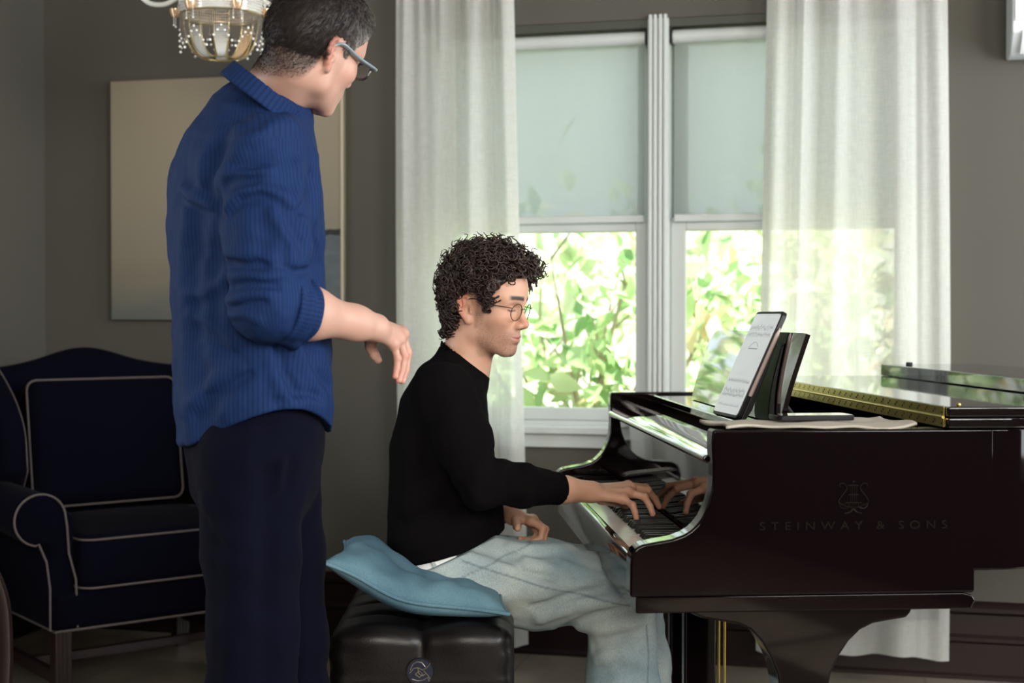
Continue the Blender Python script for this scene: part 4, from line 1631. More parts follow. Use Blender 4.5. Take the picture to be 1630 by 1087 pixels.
# ------------------------------------------------------------------ a second chair, only its curved wooden leg in the picture
M['blue_seat'] = mat('blue_seat_cloth', (0.012, 0.03, 0.09, 1), 0.8)
ch2 = empty('side_chair', (at(9, 900, 3.35).x, 3.35, 0), math.radians(24))
tag(ch2, 'wooden chair with a curved dark leg, cut off at the left edge of the photo', 'chair')
top = at(0, 872, 3.35).z
for (dx, dy, n) in ((0.0, 0.0, 'leg'), (-0.50, 0.03, 'leg'), (-0.05, 0.50, 'leg'), (-0.45, 0.50, 'leg')):
    k = 1 if dx > -0.2 else -1
    pts = catmull([(dx - 0.055 * k, dy, top - 0.02), (dx - 0.030 * k, dy, top - 0.055), (dx - 0.006 * k, dy, top - 0.13), (dx, dy, top - 0.24), (dx - 0.004 * k, dy, 0.30), (dx - 0.008 * k, dy, 0.0)], 5)
    MB().tube(pts, 0.0145, 10, flat=1.3).build(n, M['mahogany'], ch2, smooth=True)
    MB().tube(pts, 0.001, 4) if False else None
rbox('seat', (-0.475, 0.02, 0.50), (-0.032, 0.48, 0.585), 0.03, M['blue_seat'], ch2, crown=0.01)
MB().box((-0.47, 0.02, 0.455), (-0.03, 0.50, 0.5)).build('seat_rail', M['mahogany'], ch2, bevel=0.006)
MB().prism([(0.03, 0.60), (0.49, 0.60), (0.47, 0.95), (0.26, 1.0), (0.05, 0.95)], -0.52, -0.49, axis='x').build('back', M['mahogany'], ch2, bevel=0.006)

# ------------------------------------------------------------------ chandelier
M['gilt'] = mat('gilt_metal', (0.62, 0.50, 0.24, 1), 0.3, metal=1.0)
M['crystal'] = mat('cut_crystal', (0.80, 0.80, 0.76, 1), 0.12, spec=0.8, coat=1.0, metal=0.25)
M['crystal_warm'] = mat('amber_crystal', (0.62, 0.40, 0.22, 1), 0.15, spec=0.8, coat=1.0, metal=0.25)
M['pearl'] = mat('pearl_bead', (0.86, 0.86, 0.84, 1), 0.15, coat=0.8)
M['milk_glass'] = mat('milky_glass', (0.62, 0.64, 0.60, 1), 0.15, coat=1.0)
M['bulb'] = mat('warm_bulb', (1, 0.8, 0.5, 1), 0.4, emit=(1.0, 0.62, 0.30, 1), estr=5.0)
cc = at(352, 12, 4.3)
chz = empty('chandelier', (cc.x, cc.y, cc.z))
tag(chz, 'crystal basket chandelier with bead fringe and glass arms hanging behind the standing man', 'chandelier')
R0 = 0.121
mb = MB()
for i, (r, z) in enumerate(((R0, -0.020), (R0 + 0.002, -0.011), (R0 + 0.003, -0.002), (R0 + 0.002, 0.007), (R0, 0.015))):
    mb.loop([(r * math.cos(a), r * math.sin(a), z) for a in np.linspace(0, 2 * PI, 48, endpoint=False)], 0.0048, 8)
band = mb.build('crystal_band', M['crystal'], chz, smooth=True)
mb = MB()
for r, z in ((R0 + 0.001, -0.027), (R0 + 0.001, 0.023)):
    mb.loop([(r * math.cos(a), r * math.sin(a), z) for a in np.linspace(0, 2 * PI, 48, endpoint=False)], 0.0025, 6)
mb.build('gilt_ring', M['gilt'], band, smooth=True)
NF, NZ = 144, 9
fr = MB()
pe = MB()
for i in range(NF):
    a = 2 * PI * (i + 0.5) / NF
    t = (i * NZ / NF) % 1.0
    tri = abs(2 * t - 1)                       # 1 at scallop ends, 0 in the middle
    L = 0.045 + 0.058 * (1 - tri)
    ca, sa = math.cos(a) * (R0 + 0.001), math.sin(a) * (R0 + 0.001)
    fr.tube([(ca, sa, -0.028), (ca, sa, -0.028 - L)], 0.0009, 5, cap=False)
    if i % 2 == 0:
        pe.ball((ca, sa, -0.031 - L), 0.0040, 7, 5)
o_ = fr.build('bead_fringe', mat('smoky_glass_beads', (0.22, 0.20, 0.18, 1), 0.2, metal=0.4, coat=0.6), chz, smooth=True)
o_['kind'] = 'stuff'
o_ = pe.build('pearl_edging', M['pearl'], chz, smooth=True)
o_['kind'] = 'stuff'
NR = 8
basket = lambda t: (R0 * math.cos(t * 1.20) ** 0.9 * 0.93 + 0.0, -0.035 - 0.118 * math.sin(t * PI / 2) ** 1.0)
for i in range(NR):
    a = 2 * PI * (i + 0.25) / NR
    for s in (-1, 1):
        mb = MB()
        pts = []
        for k in range(15):
            r, z = basket(k / 14)
            aa = a + s * 0.20
            pts.append((r * math.cos(aa), r * math.sin(aa), z))
        mb.tube(pts, 0.0018, 6)
        for p in pts[1:-1]:
            mb.ball(p, 0.0027, 6, 4)
        mb.build('gilt_rib', M['gilt'], chz, smooth=True)
    mb = MB()
    for k in range(26):
        r, z = basket(0.22 + 0.76 * k / 25)
        p = [(r * math.cos(a + d), r * math.sin(a + d), z) for d in (-0.185, 0.185)]
        mb.tube(p, 0.0019, 6)
    mb.build('crystal_rods', M['crystal_warm'] if i % 3 == 1 else M['crystal'], chz, smooth=True)['kind'] = 'stuff'
r, z = basket(1.0)
MB().loop([(r * math.cos(a), r * math.sin(a), z) for a in np.linspace(0, 2 * PI, 8, endpoint=False) + PI / 8], 0.003, 8).build('bottom_ring', M['gilt'], chz, smooth=True)
MB().lathe([(0.004, -0.015), (0.022, -0.012), (0.034, 0.02), (0.018, 0.05), (0.012, 0.14), (0.026, 0.17), (0.010, 0.20), (0.006, 0.40)], 20).build('stem', M['milk_glass'], chz, smooth=True)
MB().tube([(0, 0, 0.40), (0, 0, Z_CEIL - cc.z - 0.012)], 0.005, 8).build('rod', M['gilt'], chz, smooth=True)
MB().lathe([(0.055, Z_CEIL - cc.z - 0.001), (0.05, Z_CEIL - cc.z - 0.016), (0.012, Z_CEIL - cc.z - 0.034)], 20).build('ceiling_rose', M['gilt'], chz, smooth=True)
for i in range(6):
    a = PI + 0.16 + 2 * PI * i / 6
    dx, dy = math.cos(a), math.sin(a)
    arm_pts = catmull([(0.03 * dx, 0.03 * dy, 0.04), (0.11 * dx, 0.11 * dy, 0.032), (0.165 * dx, 0.165 * dy, 0.004), (0.215 * dx, 0.215 * dy, 0.008), (0.245 * dx, 0.245 * dy, 0.045), (0.25 * dx, 0.25 * dy, 0.09)], 6)
    arm = MB().tube(arm_pts, 0.0075, 10).build('glass_arm', M['milk_glass'], chz, smooth=True)
    T = Matrix.Translation((0.25 * dx, 0.25 * dy, 0.09))
    MB().lathe([(0.006, 0), (0.034, 0.008), (0.040, 0.020), (0.036, 0.021), (0.008, 0.010)], 16, T).build('drip_pan', M['milk_glass'], arm, smooth=True)
    MB().lathe([(0.010, 0.010), (0.010, 0.07), (0.004, 0.075)], 12, T).build('candle_sleeve', M['pearl'], arm, smooth=True)
    MB().lathe([(0.006, 0.074), (0.013, 0.095), (0.010, 0.115), (0.002, 0.135)], 12, T).build('bulb', M['bulb'], arm, smooth=True)
for i in range(6):
    a = PI + 0.02 + 2 * PI * i / 6
    T = Matrix.Translation(((R0 + 0.016) * math.cos(a), (R0 + 0.016) * math.sin(a), -0.02))
    cup = MB().lathe([(0.004, -0.012), (0.012, -0.008), (0.017, 0.004), (0.018, 0.014), (0.015, 0.014), (0.003, -0.006)], 14, T).build('small_cup', M['crystal_warm'], chz, smooth=True)
    for d in (-1, 1):
        mb = MB()
        q = T @ Vector((0.013 * math.cos(a + d * 1.4), 0.013 * math.sin(a + d * 1.4), 0))
        mb.tube([q, q + Vector((0, 0, -0.034))], 0.0007, 5)
        mb.ball(q + Vector((0, 0, -0.036)), 0.003, 7, 5)
        mb.build('drop', M['pearl'], cup, smooth=True)
bl_ = bpy.data.lights.new('chandelier_bulbs', 'POINT')
bl_.energy = 1.0
bl_.color = (1.0, 0.62, 0.32)
bl_.shadow_soft_size = 0.03
blo = bpy.data.objects.new('chandelier_bulbs', bl_)
COL.objects.link(blo)
blo.parent = chz
blo.location = (0, 0, -0.03 + 0.10)

# ------------------------------------------------------------------ garden outside the window
def leaf_material(name, cols, trans=0.45):
    m = bpy.data.materials.new(name)
    m.use_nodes = True
    nt = m.node_tree
    nt.nodes.clear()
    L = nt.links.new
    out = nt.nodes.new('ShaderNodeOutputMaterial')
    at_ = nt.nodes.new('ShaderNodeAttribute')
    at_.attribute_name = 'tone'
    cr = nt.nodes.new('ShaderNodeValToRGB')
    L(at_.outputs['Fac'], cr.inputs[0])
    e = cr.color_ramp.elements
    e[0].position, e[0].color = cols[0]
    e[1].position, e[1].color = cols[-1]
    for p, c in cols[1:-1]:
        k = e.new(p)
        k.color = c
    df = nt.nodes.new('ShaderNodeBsdfDiffuse')
    tl = nt.nodes.new('ShaderNodeBsdfTranslucent')
    gl = nt.nodes.new('ShaderNodeBsdfGlossy')
    gl.inputs['Roughness'].default_value = 0.35
    L(cr.outputs[0], df.inputs[0])
    L(cr.outputs[0], tl.inputs[0])
    mx = nt.nodes.new('ShaderNodeMixShader')
    mx.inputs[0].default_value = trans
    L(df.outputs[0], mx.inputs[1])
    L(tl.outputs[0], mx.inputs[2])
    m2 = nt.nodes.new('ShaderNodeMixShader')
    m2.inputs[0].default_value = 0.06
    L(mx.outputs[0], m2.inputs[1])
    L(gl.outputs[0], m2.inputs[2])
    L(m2.outputs[0], out.inputs[0])
    return m


LG = leaf_material('sunlit_leaves', [(0.0, (0.18, 0.36, 0.14, 1)), (0.3, (0.38, 0.56, 0.26, 1)), (0.7, (0.60, 0.72, 0.42, 1)), (0.9, (0.74, 0.78, 0.56, 1)), (1.0, (0.80, 0.58, 0.40, 1))])
LR = leaf_material('turning_leaves', [(0.0, (0.32, 0.50, 0.22, 1)), (0.5, (0.62, 0.72, 0.42, 1)), (0.8, (0.80, 0.68, 0.48, 1)), (1.0, (0.78, 0.40, 0.30, 1))])
M['bark'] = mat('grey_bark', (0.42, 0.36, 0.30, 1), 0.9, bump=0.4, bscale=40)
M['bark_pale'] = mat('pale_bark', (0.52, 0.46, 0.40, 1), 0.9, bump=0.3, bscale=40)


def leaves(rng, centres, dirs, length, width, tone):
    n = len(centres)
    d = dirs / np.linalg.norm(dirs, axis=1)[:, None]
    up = rng.normal(size=(n, 3)) * 0.6 + np.array((0, 0, 1.0))
    s = np.cross(d, up)
    s /= np.linalg.norm(s, axis=1)[:, None]
    nn = np.cross(s, d)
    T = np.array([0, 0.18, 0.42, 0.70, 0.9, 1.0])
    Wd = np.array([0.04, 0.62, 1.0, 0.72, 0.30, 0.02])
    V = np.zeros((n, 18, 3))
    for k in range(6):
        droop = -0.22 * T[k] ** 2
        mid = centres + d * (length * T[k])[:, None] + nn * (length * droop)[:, None]
        for c, sg in enumerate((-1, 0, 1)):
            V[:, k * 3 + c] = mid + s * (width * 0.5 * Wd[k] * sg)[:, None] + nn * (width * 0.16 * Wd[k] * abs(sg))[:, None]
    q = []
    for k in range(5):
        for c in range(2):
            a = k * 3 + c
            q.append((a, a + 1, a + 4, a + 3))
    q = np.array(q)
    Q = (q[None] + (np.arange(n) * 18)[:, None, None]).reshape(-1, 4)
    return V.reshape(-1, 3), Q, np.repeat(tone, 18)


def shrub(name, label, cat, sx, sy, h, rad, nl, seed, m, leaf=0.10, trunkm='bark', z0=0.35, lean=0.0, group=None):
    rng = np.random.RandomState(seed)
    base = MW @ Vector((sx, sy, 0))
    root_ = empty(name, base, -YAW)
    tag(root_, label, cat, group)
    tips = []
    mb = MB()
    nb = 9
    for b in range(nb):
        az = 2 * PI * (b + rng.rand()) / nb
        hh = h * (0.65 + 0.4 * rng.rand())
        out = rad * (0.45 + 0.55 * rng.rand())
        p0 = V3(0.03 * math.cos(az), 0.03 * math.sin(az), 0)
        p3 = V3(out * math.cos(az) + lean * hh, out * math.sin(az), hh)
        p1 = p0 + V3(lean * 0.2, 0, hh * 0.35) + V3(rng.normal() * 0.05, rng.normal() * 0.05, 0)
        p2 = p0 + (p3 - p0) * 0.65 + V3(rng.normal() * 0.06, rng.normal() * 0.06, 0.08)
        c = catmull([p0, p1, p2, p3], 6)
        mb.tube(c, [0.020 - 0.016 * i / (len(c) - 1) for i in range(len(c))], 7)
        tips += [(V3(q), V3(c[min(i + 1, len(c) - 1)] - c[i - 1])) for i, q in enumerate(c) if i > 3]
        for t in range(5):
            i = rng.randint(5, len(c) - 1)
            q = V3(c[i])
            dv = V3(rng.normal(), rng.normal(), 0.5 + rng.rand()) * 0.16
            e = q + dv
            mb.tube([q, q + dv * 0.5 + V3(0, 0, 0.02), e], [0.007, 0.005, 0.002], 6)
            tips += [(q + dv * w, dv) for w in (0.4, 0.7, 1.0)]
    mb.build('branches', M[trunkm], root_, smooth=True, sharp=180)
    idx = rng.randint(0, len(tips), nl)
    cen = np.stack([tips[i][0] for i in idx]) + rng.normal(size=(nl, 3)) * 0.09
    dr = np.stack([tips[i][1] / (np.linalg.norm(tips[i][1]) + 1e-6) for i in idx]) * 0.5 + rng.normal(size=(nl, 3)) * 0.8
    dr[:, 2] -= 0.15
    ok = cen[:, 2] > z0
    cen, dr = cen[ok], dr[ok]
    n = len(cen)
    ln = leaf * (0.7 + 0.6 * rng.rand(n))
    V, Q, T = leaves(rng, cen, dr, ln, ln * 0.52, rng.rand(n))
    fo = np_mesh('foliage', V, Q, m, root_, attrs={'tone': T})
    fo['kind'] = 'stuff'
    return root_


shrub('shrub', 'broad-leaved green shrub close behind the left window pane', 'shrub', -0.45, 1.15, 1.75, 0.55, 640, 1, LG, 0.14)
shrub('shrub', 'shrub with yellow and orange leaves close behind the right window pane', 'shrub', 0.72, 1.05, 1.75, 0.50, 600, 2, LR, 0.13, 'bark_pale')
shrub('shrub', 'loose pale green shrub beyond the left curtain', 'shrub', -1.65, 2.0, 1.8, 0.60, 700, 3, LG, 0.12)
shrub('shrub', 'tall shrub seen through the left pane, farther back in the garden', 'shrub', 0.10, 2.9, 1.9, 0.80, 900, 4, LG, 0.13, 'bark_pale')
shrub('shrub', 'green shrub glowing through the curtain beside the piano lid', 'shrub', 1.85, 1.6, 1.75, 0.60, 750, 5, LG, 0.12)
shrub('shrub', 'distant shrub at the back left of the garden', 'shrub', -1.9, 4.3, 2.1, 1.0, 900, 6, LG, 0.13)
shrub('shrub', 'distant shrub at the back right of the garden', 'shrub', 1.9, 4.2, 2.0, 1.0, 900, 7, LR, 0.13)
M['lawn'] = mat('dry_garden_soil', (0.42, 0.40, 0.28, 1), 0.95, vary=0.3, vscale=3)
struct(MB().box((-7, WT + 0.02, -0.15), (8, 12, -0.02)).build('ground', M['lawn'], matrix=MW))
M['stucco'] = mat('white_stucco', (0.82, 0.82, 0.80, 1), 0.9, bump=0.3, bscale=30)
gw = MB().box((-6, 6.0, -0.02), (7, 6.2, 1.85)).build('garden_wall', M['stucco'], matrix=MW)
tag(gw, 'white stucco garden wall behind the shrubs', 'wall', kind='structure')

# ------------------------------------------------------------------ people: shared anatomy
def skin_material(name, base, red, lipc, hairc, beard_amt):
    m, nt, b = _nt(name)
    L = nt.links.new

    def attr(n):
        a = nt.nodes.new('ShaderNodeAttribute')
        a.attribute_name = n
        return a.outputs['Fac']

    def mix(fac, A, B):
        x = nt.nodes.new('ShaderNodeMix')
        x.data_type = 'RGBA'
        L(fac, x.inputs['Factor'])
        if isinstance(A, tuple):
            x.inputs['A'].default_value = A
        else:
            L(A, x.inputs['A'])
        if isinstance(B, tuple):
            x.inputs['B'].default_value = B
        else:
            L(B, x.inputs['B'])
        return x.outputs['Result']

    def mul(a, k):
        x = nt.nodes.new('ShaderNodeMath')
        x.operation = 'MULTIPLY'
        L(a, x.inputs[0])
        if isinstance(k, float):
            x.inputs[1].default_value = k
        else:
            L(k, x.inputs[1])
        return x.outputs[0]
    tc = nt.nodes.new('ShaderNodeTexCoord')
    n = nt.nodes.new('ShaderNodeTexNoise')
    n.inputs['Scale'].default_value = 45
    n.inputs['Detail'].default_value = 5
    L(tc.outputs['Object'], n.inputs['Vector'])
    n3 = nt.nodes.new('ShaderNodeTexNoise')
    n3.inputs['Scale'].default_value = 900
    L(tc.outputs['Object'], n3.inputs['Vector'])
    c = mix(mul(n.outputs['Fac'], 0.35), base, red)
    c = mix(attr('red'), c, red)
    c = mix(attr('lip'), c, lipc)
    st = nt.nodes.new('ShaderNodeMapRange')
    st.inputs['From Min'].default_value = 0.30
    st.inputs['From Max'].default_value = 0.62
    L(n3.outputs['Fac'], st.inputs['Value'])
    c = mix(mul(mul(attr('beard'), st.outputs[0]), beard_amt), c, hairc)
    c = mix(attr('brow'), c, hairc)
    c = mix(attr('nail'), c, tuple(min(1, x * 1.25) for x in base[:3]) + (1,))
    L(c, b.inputs['Base Color'])
    b.inputs['Roughness'].default_value = 0.48
    b.inputs['Specular IOR Level'].default_value = 0.35
    b.inputs['Subsurface Weight'].default_value = 0.12
    b.inputs['Subsurface Radius'].default_value = (0.010, 0.0035, 0.002)
    b.inputs['Subsurface Scale'].default_value = 0.5
    bp = nt.nodes.new('ShaderNodeBump')
    bp.inputs['Strength'].default_value = 0.12
    bp.inputs['Distance'].default_value = 0.001
    L(n3.outputs['Fac'], bp.inputs['Height'])
    L(bp.outputs['Normal'], b.inputs['Normal'])
    return m


class Head:
    """head in its own axes (forward, right, up), zero midway between the ears"""

    def __init__(self, O, yaw, pitch, roll=0.0, s=1.0, closed=True, smile=0.0):
        self.O, self.s, self.closed, self.smile = V3(O), s, closed, smile
        F = V3(math.cos(pitch) * math.cos(yaw), math.cos(pitch) * math.sin(yaw), math.sin(pitch))
        R = V3(math.sin(yaw), -math.cos(yaw), 0)
        U = np.cross(R, F)
        if roll:
            R, U = R * math.cos(roll) + U * math.sin(roll), U * math.cos(roll) - R * math.sin(roll)
        self.A = np.stack([F, R, U])

    def loc(self, P):
        return ((P - self.O) @ self.A.T) / self.s

    def w(self, f, r, u):
        return self.O + (V3(f, r, u) * self.s) @ self.A

    def skull(self, L):
        d = d_ell(L, (0.000, 0, 0.052), (0.097, 0.075, 0.086))
        d = smin(d, d_ell(L, (-0.035, 0, 0.012), (0.060, 0.062, 0.062)), 0.03)
        return smin(d, d_ell(L, (0.045, 0, 0.050), (0.050, 0.062, 0.062)), 0.03)

    def ear(self, L, sgn):
        c = V3(-0.009, 0.0695 * sgn, 0.001)
        # ear axes: t along its length (leaning back), o outwards-back, n normal of the plate
        t = V3(-0.22, 0.10 * sgn, 1.0)
        t /= np.linalg.norm(t)
        o = V3(-0.86, 0.46 * sgn, 0)
        o -= t * np.dot(o, t)
        o /= np.linalg.norm(o)
        n = -np.cross(t, o) * sgn
        q = L - c
        x, y, z = q @ o, q @ n, q @ t
        E = np.stack([x, y, z], -1)
        pl = d_ell(E, (0.006, -0.001, 0.002), (0.0185, 0.0045, 0.029))
        d = pl
        rim = [(0.000, 0, 0.012), (-0.002, 0.001, 0.023), (0.005, 0.002, 0.0305), (0.015, 0.002, 0.029), (0.0225, 0.001, 0.020), (0.0245, 0, 0.008), (0.022, 0, -0.006), (0.015, 0, -0.017), (0.008, 0, -0.026)]
        for a, b in zip(rim[:-1], rim[1:]):
            d = smin(d, d_cap(E, a, b, 0.0044, 0.0044), 0.003)
        d = smin(d, d_ell(E, (0.004, 0.001, -0.027), (0.0085, 0.0050, 0.0095)), 0.005)
        anti = [(0.012, 0.002, 0.019), (0.0145, 0.002, 0.006), (0.011, 0.002, -0.008), (0.006, 0.002, -0.016)]
        for sgn2 in (1,):
            for a, b in zip(anti[:-1], anti[1:]):
                d = smin(d, d_cap(E, a, b, 0.0030, 0.0030), 0.004)
        for yy in (0.007, -0.007):
            d = smax(d, -d_ell(E, (0.004, 0.0065, -0.003), (0.0085, 0.0085, 0.0125)), 0.003) if yy * 1 > 0 else d
        d = smax(d, -d_ell(E, (0.0165, 0.0055, 0.012), (0.0035, 0.0050, 0.014)), 0.002)
        d = smin(d, d_cap(E, (-0.004, 0.003, -0.002), (-0.004, 0.003, -0.011), 0.0040, 0.0035), 0.004)
        return d

    def sdf(self, P):
        L = self.loc(P)
        f, r, u = L.T
        ar = np.abs(r)
        S = np.stack([f, ar, u], -1)             # mirrored
        d = self.skull(L)
        d = smin(d, d_ell(L, (0.042, 0, -0.030), (0.050, 0.057, 0.070)), 0.03)
        d = smin(d, d_ell(S, (0.058, 0.040, -0.012), (0.027, 0.024, 0.022)), 0.022)          # cheekbone
        d = smin(d, d_cap(S, (0.012, 0.042, -0.056), (0.074, 0.016, -0.090), 0.0155, 0.014), 0.022)  # jaw line
        d = smin(d, d_cap(S, (0.012, 0.047, -0.008), (0.012, 0.042, -0.056), 0.0150, 0.0150), 0.02)
        d = smin(d, d_ell(L, (0.080, 0, -0.089), (0.015, 0.019, 0.014)), 0.014)
        d = smin(d, d_ell(L, (0.079, 0, -0.056), (0.020, 0.030, 0.026)), 0.02)             # muzzle
        d = smin(d, d_cap(S, (0.075, 0.042, 0.033), (0.087, 0.010, 0.035), 0.011, 0.011), 0.018)   # brow
        # eye sockets
        d = smax(d, -d_ell(S, (0.103, 0.033, 0.014), (0.019, 0.020, 0.014)), 0.014)
        d = smin(d, d_ell(S, (0.0735, 0.0315, 0.0145), (0.0135, 0.0150, 0.0128)), 0.005)   # lids over the eyeball
        # lid line
        d = d + 0.0016 * np.exp(-(((u - (0.0095 if self.closed else 0.0125) - 18 * (ar - 0.0315) ** 2 * 0.5) / 0.0013) ** 2)) * np.exp(-((ar - 0.0315) / 0.012) ** 4) * (f > 0.06)
        # nose
        n = d_cap(L, (0.089, 0, 0.024), (0.109, 0, -0.016), 0.0075, 0.0095)
        n = smin(n, d_ell(L, (0.1125, 0, -0.0205), (0.0110, 0.0105, 0.0095)), 0.008)
        n = smin(n, d_ell(S, (0.1015, 0.0115, -0.0255), (0.0110, 0.0080, 0.0082)), 0.006)
        d = smin(d, n, 0.011)
        d = smax(d, -d_ell(S, (0.1055, 0.0070, -0.0330), (0.0055, 0.0035, 0.0045)), 0.003)
        # mouth
        sm = self.smile
        for (a, b, ra, rb, k) in (((0.088 - 0.004 * sm, 0.0225 + 0.004 * sm, -0.0565 + 0.006 * sm), (0.1000, 0.003, -0.0515), 0.0035, 0.0052, 0.006), ((0.088 - 0.004 * sm, 0.0205 + 0.004 * sm, -0.0585 + 0.006 * sm), (0.0975, 0.002, -0.0625), 0.0035, 0.0062, 0.006)):
            d = smin(d, d_cap(S, a, b, ra, rb), k)
        ml = -0.0568 + 0.0012 * (ar / 0.02) ** 2 + sm * 8 * ar * ar
        d = d + 0.0042 * np.exp(-((u - ml) / 0.0014) ** 2) * np.exp(-(ar / 0.0235) ** 6) * (f > 0.07)
        d = d + 0.0020 * np.exp(-((u + 0.0735) / 0.005) ** 2) * np.exp(-(ar / 0.018) ** 2) * (f > 0.07)
        for sg in (-1, 1):
            d = smin(d, self.ear(L, sg), 0.0025)
        return d * self.s

    def masks(self, P):
        L = self.loc(P)
        f, r, u = L.T
        ar = np.abs(r)
        sm = self.smile
        inside = (np.linalg.norm(L - V3(0, 0, 0.01), axis=1) < 0.165).astype(float)
        front = np.clip((f - 0.07) / 0.01, 0, 1) * inside
        lu = -0.0565 + sm * 8 * ar * ar
        lip = front * np.clip(1.5 - ((ar / 0.024) ** 2 + ((u - lu) / 0.0115) ** 2) * 1.4, 0, 1) * (f > 0.083)
        bl = 0.041 + 0.10 * (ar - 0.012) - 6.0 * (ar - 0.012) ** 2 * 0.5
        brow = inside * np.clip(1.9 - np.abs(u - bl) / 0.0036, 0, 1) * np.clip((ar - 0.006) / 0.004, 0, 1) * np.clip((0.055 - ar) / 0.008, 0, 1) * (f > 0.05)
        ll = (0.0095 if self.closed else 0.0125) + 9 * (ar - 0.0315) ** 2
        lash = inside * np.clip(1.5 - np.abs(u - ll + 0.0008) / 0.0016, 0, 1) * (np.abs(ar - 0.0315) < 0.0145) * (f > 0.062)
        jaw = np.clip((-0.018 - u - 0.30 * (f - 0.06).clip(0, 1)) / 0.018, 0, 1) * np.clip((f - 0.012) / 0.012, 0, 1) * np.clip((u + 0.118) / 0.012, 0, 1) * inside
        must = np.exp(-((u + 0.042) / 0.007) ** 2) * (f > 0.08) * (ar < 0.028) * inside
        side = np.clip((u - (-0.05)) / 0.01, 0, 1) * np.clip((0.034 - f) / 0.008, 0, 1) * np.clip((f - 0.006) / 0.006, 0, 1) * np.clip((0.02 - u) / 0.01, 0, 1) * inside
        cheek = jaw * np.clip(1 - np.exp(-(((f - 0.062) / 0.022) ** 2 + ((u + 0.028) / 0.022) ** 2)) * 1.0, 0, 1)
        beard = np.clip(np.maximum(np.maximum(cheek, must * 0.55), side), 0, 1) * (1 - np.clip(lip, 0, 1))
        earm = np.clip((ar - 0.0735) / 0.006, 0, 1) * (np.abs(u) < 0.04) * (f < 0.02) * inside
        nose = np.exp(-(((f - 0.112) / 0.018) ** 2 + (r / 0.018) ** 2 + ((u + 0.02) / 0.016) ** 2)) * inside
        red = np.clip(earm * 0.75 + nose * 0.5 + 0.30 * np.exp(-(((ar - 0.045) / 0.02) ** 2 + ((u + 0.012) / 0.02) ** 2)) * (f > 0.04) * inside, 0, 1)
        return {'lip': np.clip(lip, 0, 1), 'brow': np.clip(brow + lash, 0, 1), 'beard': beard, 'red': red}

    HL_F = [-0.12, -0.06, -0.034, -0.026, 0.008, 0.012, 0.034, 0.045, 0.055, 0.075, 0.10]
    HL_U = [-0.080, -0.070, -0.045, 0.034, 0.036, -0.006, -0.006, 0.022, 0.050, 0.074, 0.088]

    def hairline(self, L):
        return L[:, 2] - np.interp(L[:, 0], self.HL_F, self.HL_U)


def near(P, c, rad, fn):
    """evaluate fn only around c, elsewhere a safe distance"""
    dist = np.linalg.norm(P - V3(c), axis=1) - rad
    out = dist + 0.02
    m = dist < 0.03
    if m.any():
        out[m] = fn(P[m])
    return out


def d_hand(P, W, fingers, thumb, palm_r=0.0125, fr=(0.0092, 0.0084, 0.0076, 0.0068), wrist=None, back=None):
    """W wrist point, fingers = [[MCP,PIP,DIP,tip] x 4], thumb = [CMC,MCP,IP,tip]"""
    d = None
    # palm: metacarpals fanned from the wrist
    mcps = [f[0] for f in fingers]
    Wv = V3(W)
    wide = V3(mcps[0]) - V3(mcps[3])
    wide /= np.linalg.norm(wide)
    for i, f in enumerate(fingers):
        a = Wv + wide * (0.016 - 0.0107 * i) * 0.9
        c = d_cap(P, a, f[0], palm_r, palm_r * 0.86)
        d = c if d is None else smin(d, c, 0.012)
    for i in range(3):
        d = smin(d, d_cap(P, mcps[i], mcps[i + 1], palm_r * 0.80, palm_r * 0.80), 0.008)
    tb = d_cap(P, thumb[0], thumb[1], 0.0150, 0.0110)
    d = smin(d, tb, 0.014)
    tt = smin(d_cap(P, thumb[1], thumb[2], 0.0104, 0.0096), d_cap(P, thumb[2], thumb[3], 0.0098, 0.0078), 0.004)
    d = smin(d, tt, 0.005)
    for i, f in enumerate(fingers):
        k = (1.0, 1.04, 0.98, 0.88)[i]
        g = d_cap(P, f[0], f[1], fr[0] * k, fr[1] * k)
        g = smin(g, d_cap(P, f[1], f[2], fr[1] * k * 1.02, fr[2] * k), 0.003)
        g = smin(g, d_cap(P, f[2], f[3], fr[2] * k, fr[3] * k), 0.003)
        g = smin(g, d_ell(P, f[1], (fr[1] * k * 1.10,) * 3), 0.003)
        d = smin(d, g, 0.0045)
        d = smin(d, d_ell(P, f[0], (palm_r * 0.88,) * 3), 0.006)
    return d


def nails_mask(P, fingers, thumb, backs):
    """a pale nail near each tip on the back side"""
    m = np.zeros(len(P))
    for f, bk in zip(list(fingers) + [thumb], backs):
        a, b = V3(f[2]), V3(f[3])
        t = (b - a) / np.linalg.norm(b - a)
        bk = V3(bk) - t * np.dot(V3(bk), t)
        bk /= np.linalg.norm(bk)
        c = a + (b - a) * 0.95 + bk * 0.0066
        q = P - c
        x, y, z = q @ t, q @ np.cross(t, bk), q @ bk
        m = np.maximum(m, np.clip(1.7 - 1.4 * ((x / 0.0055) ** 2 + (y / 0.0048) ** 2 + (z / 0.004) ** 2), 0, 1))
    return m


def normals_of(fn, V, e=0.002):
    g = np.stack([fn(V + np.eye(3)[a] * e) - fn(V - np.eye(3)[a] * e) for a in range(3)], -1)
    return g / np.maximum(np.linalg.norm(g, axis=1), 1e-9)[:, None]


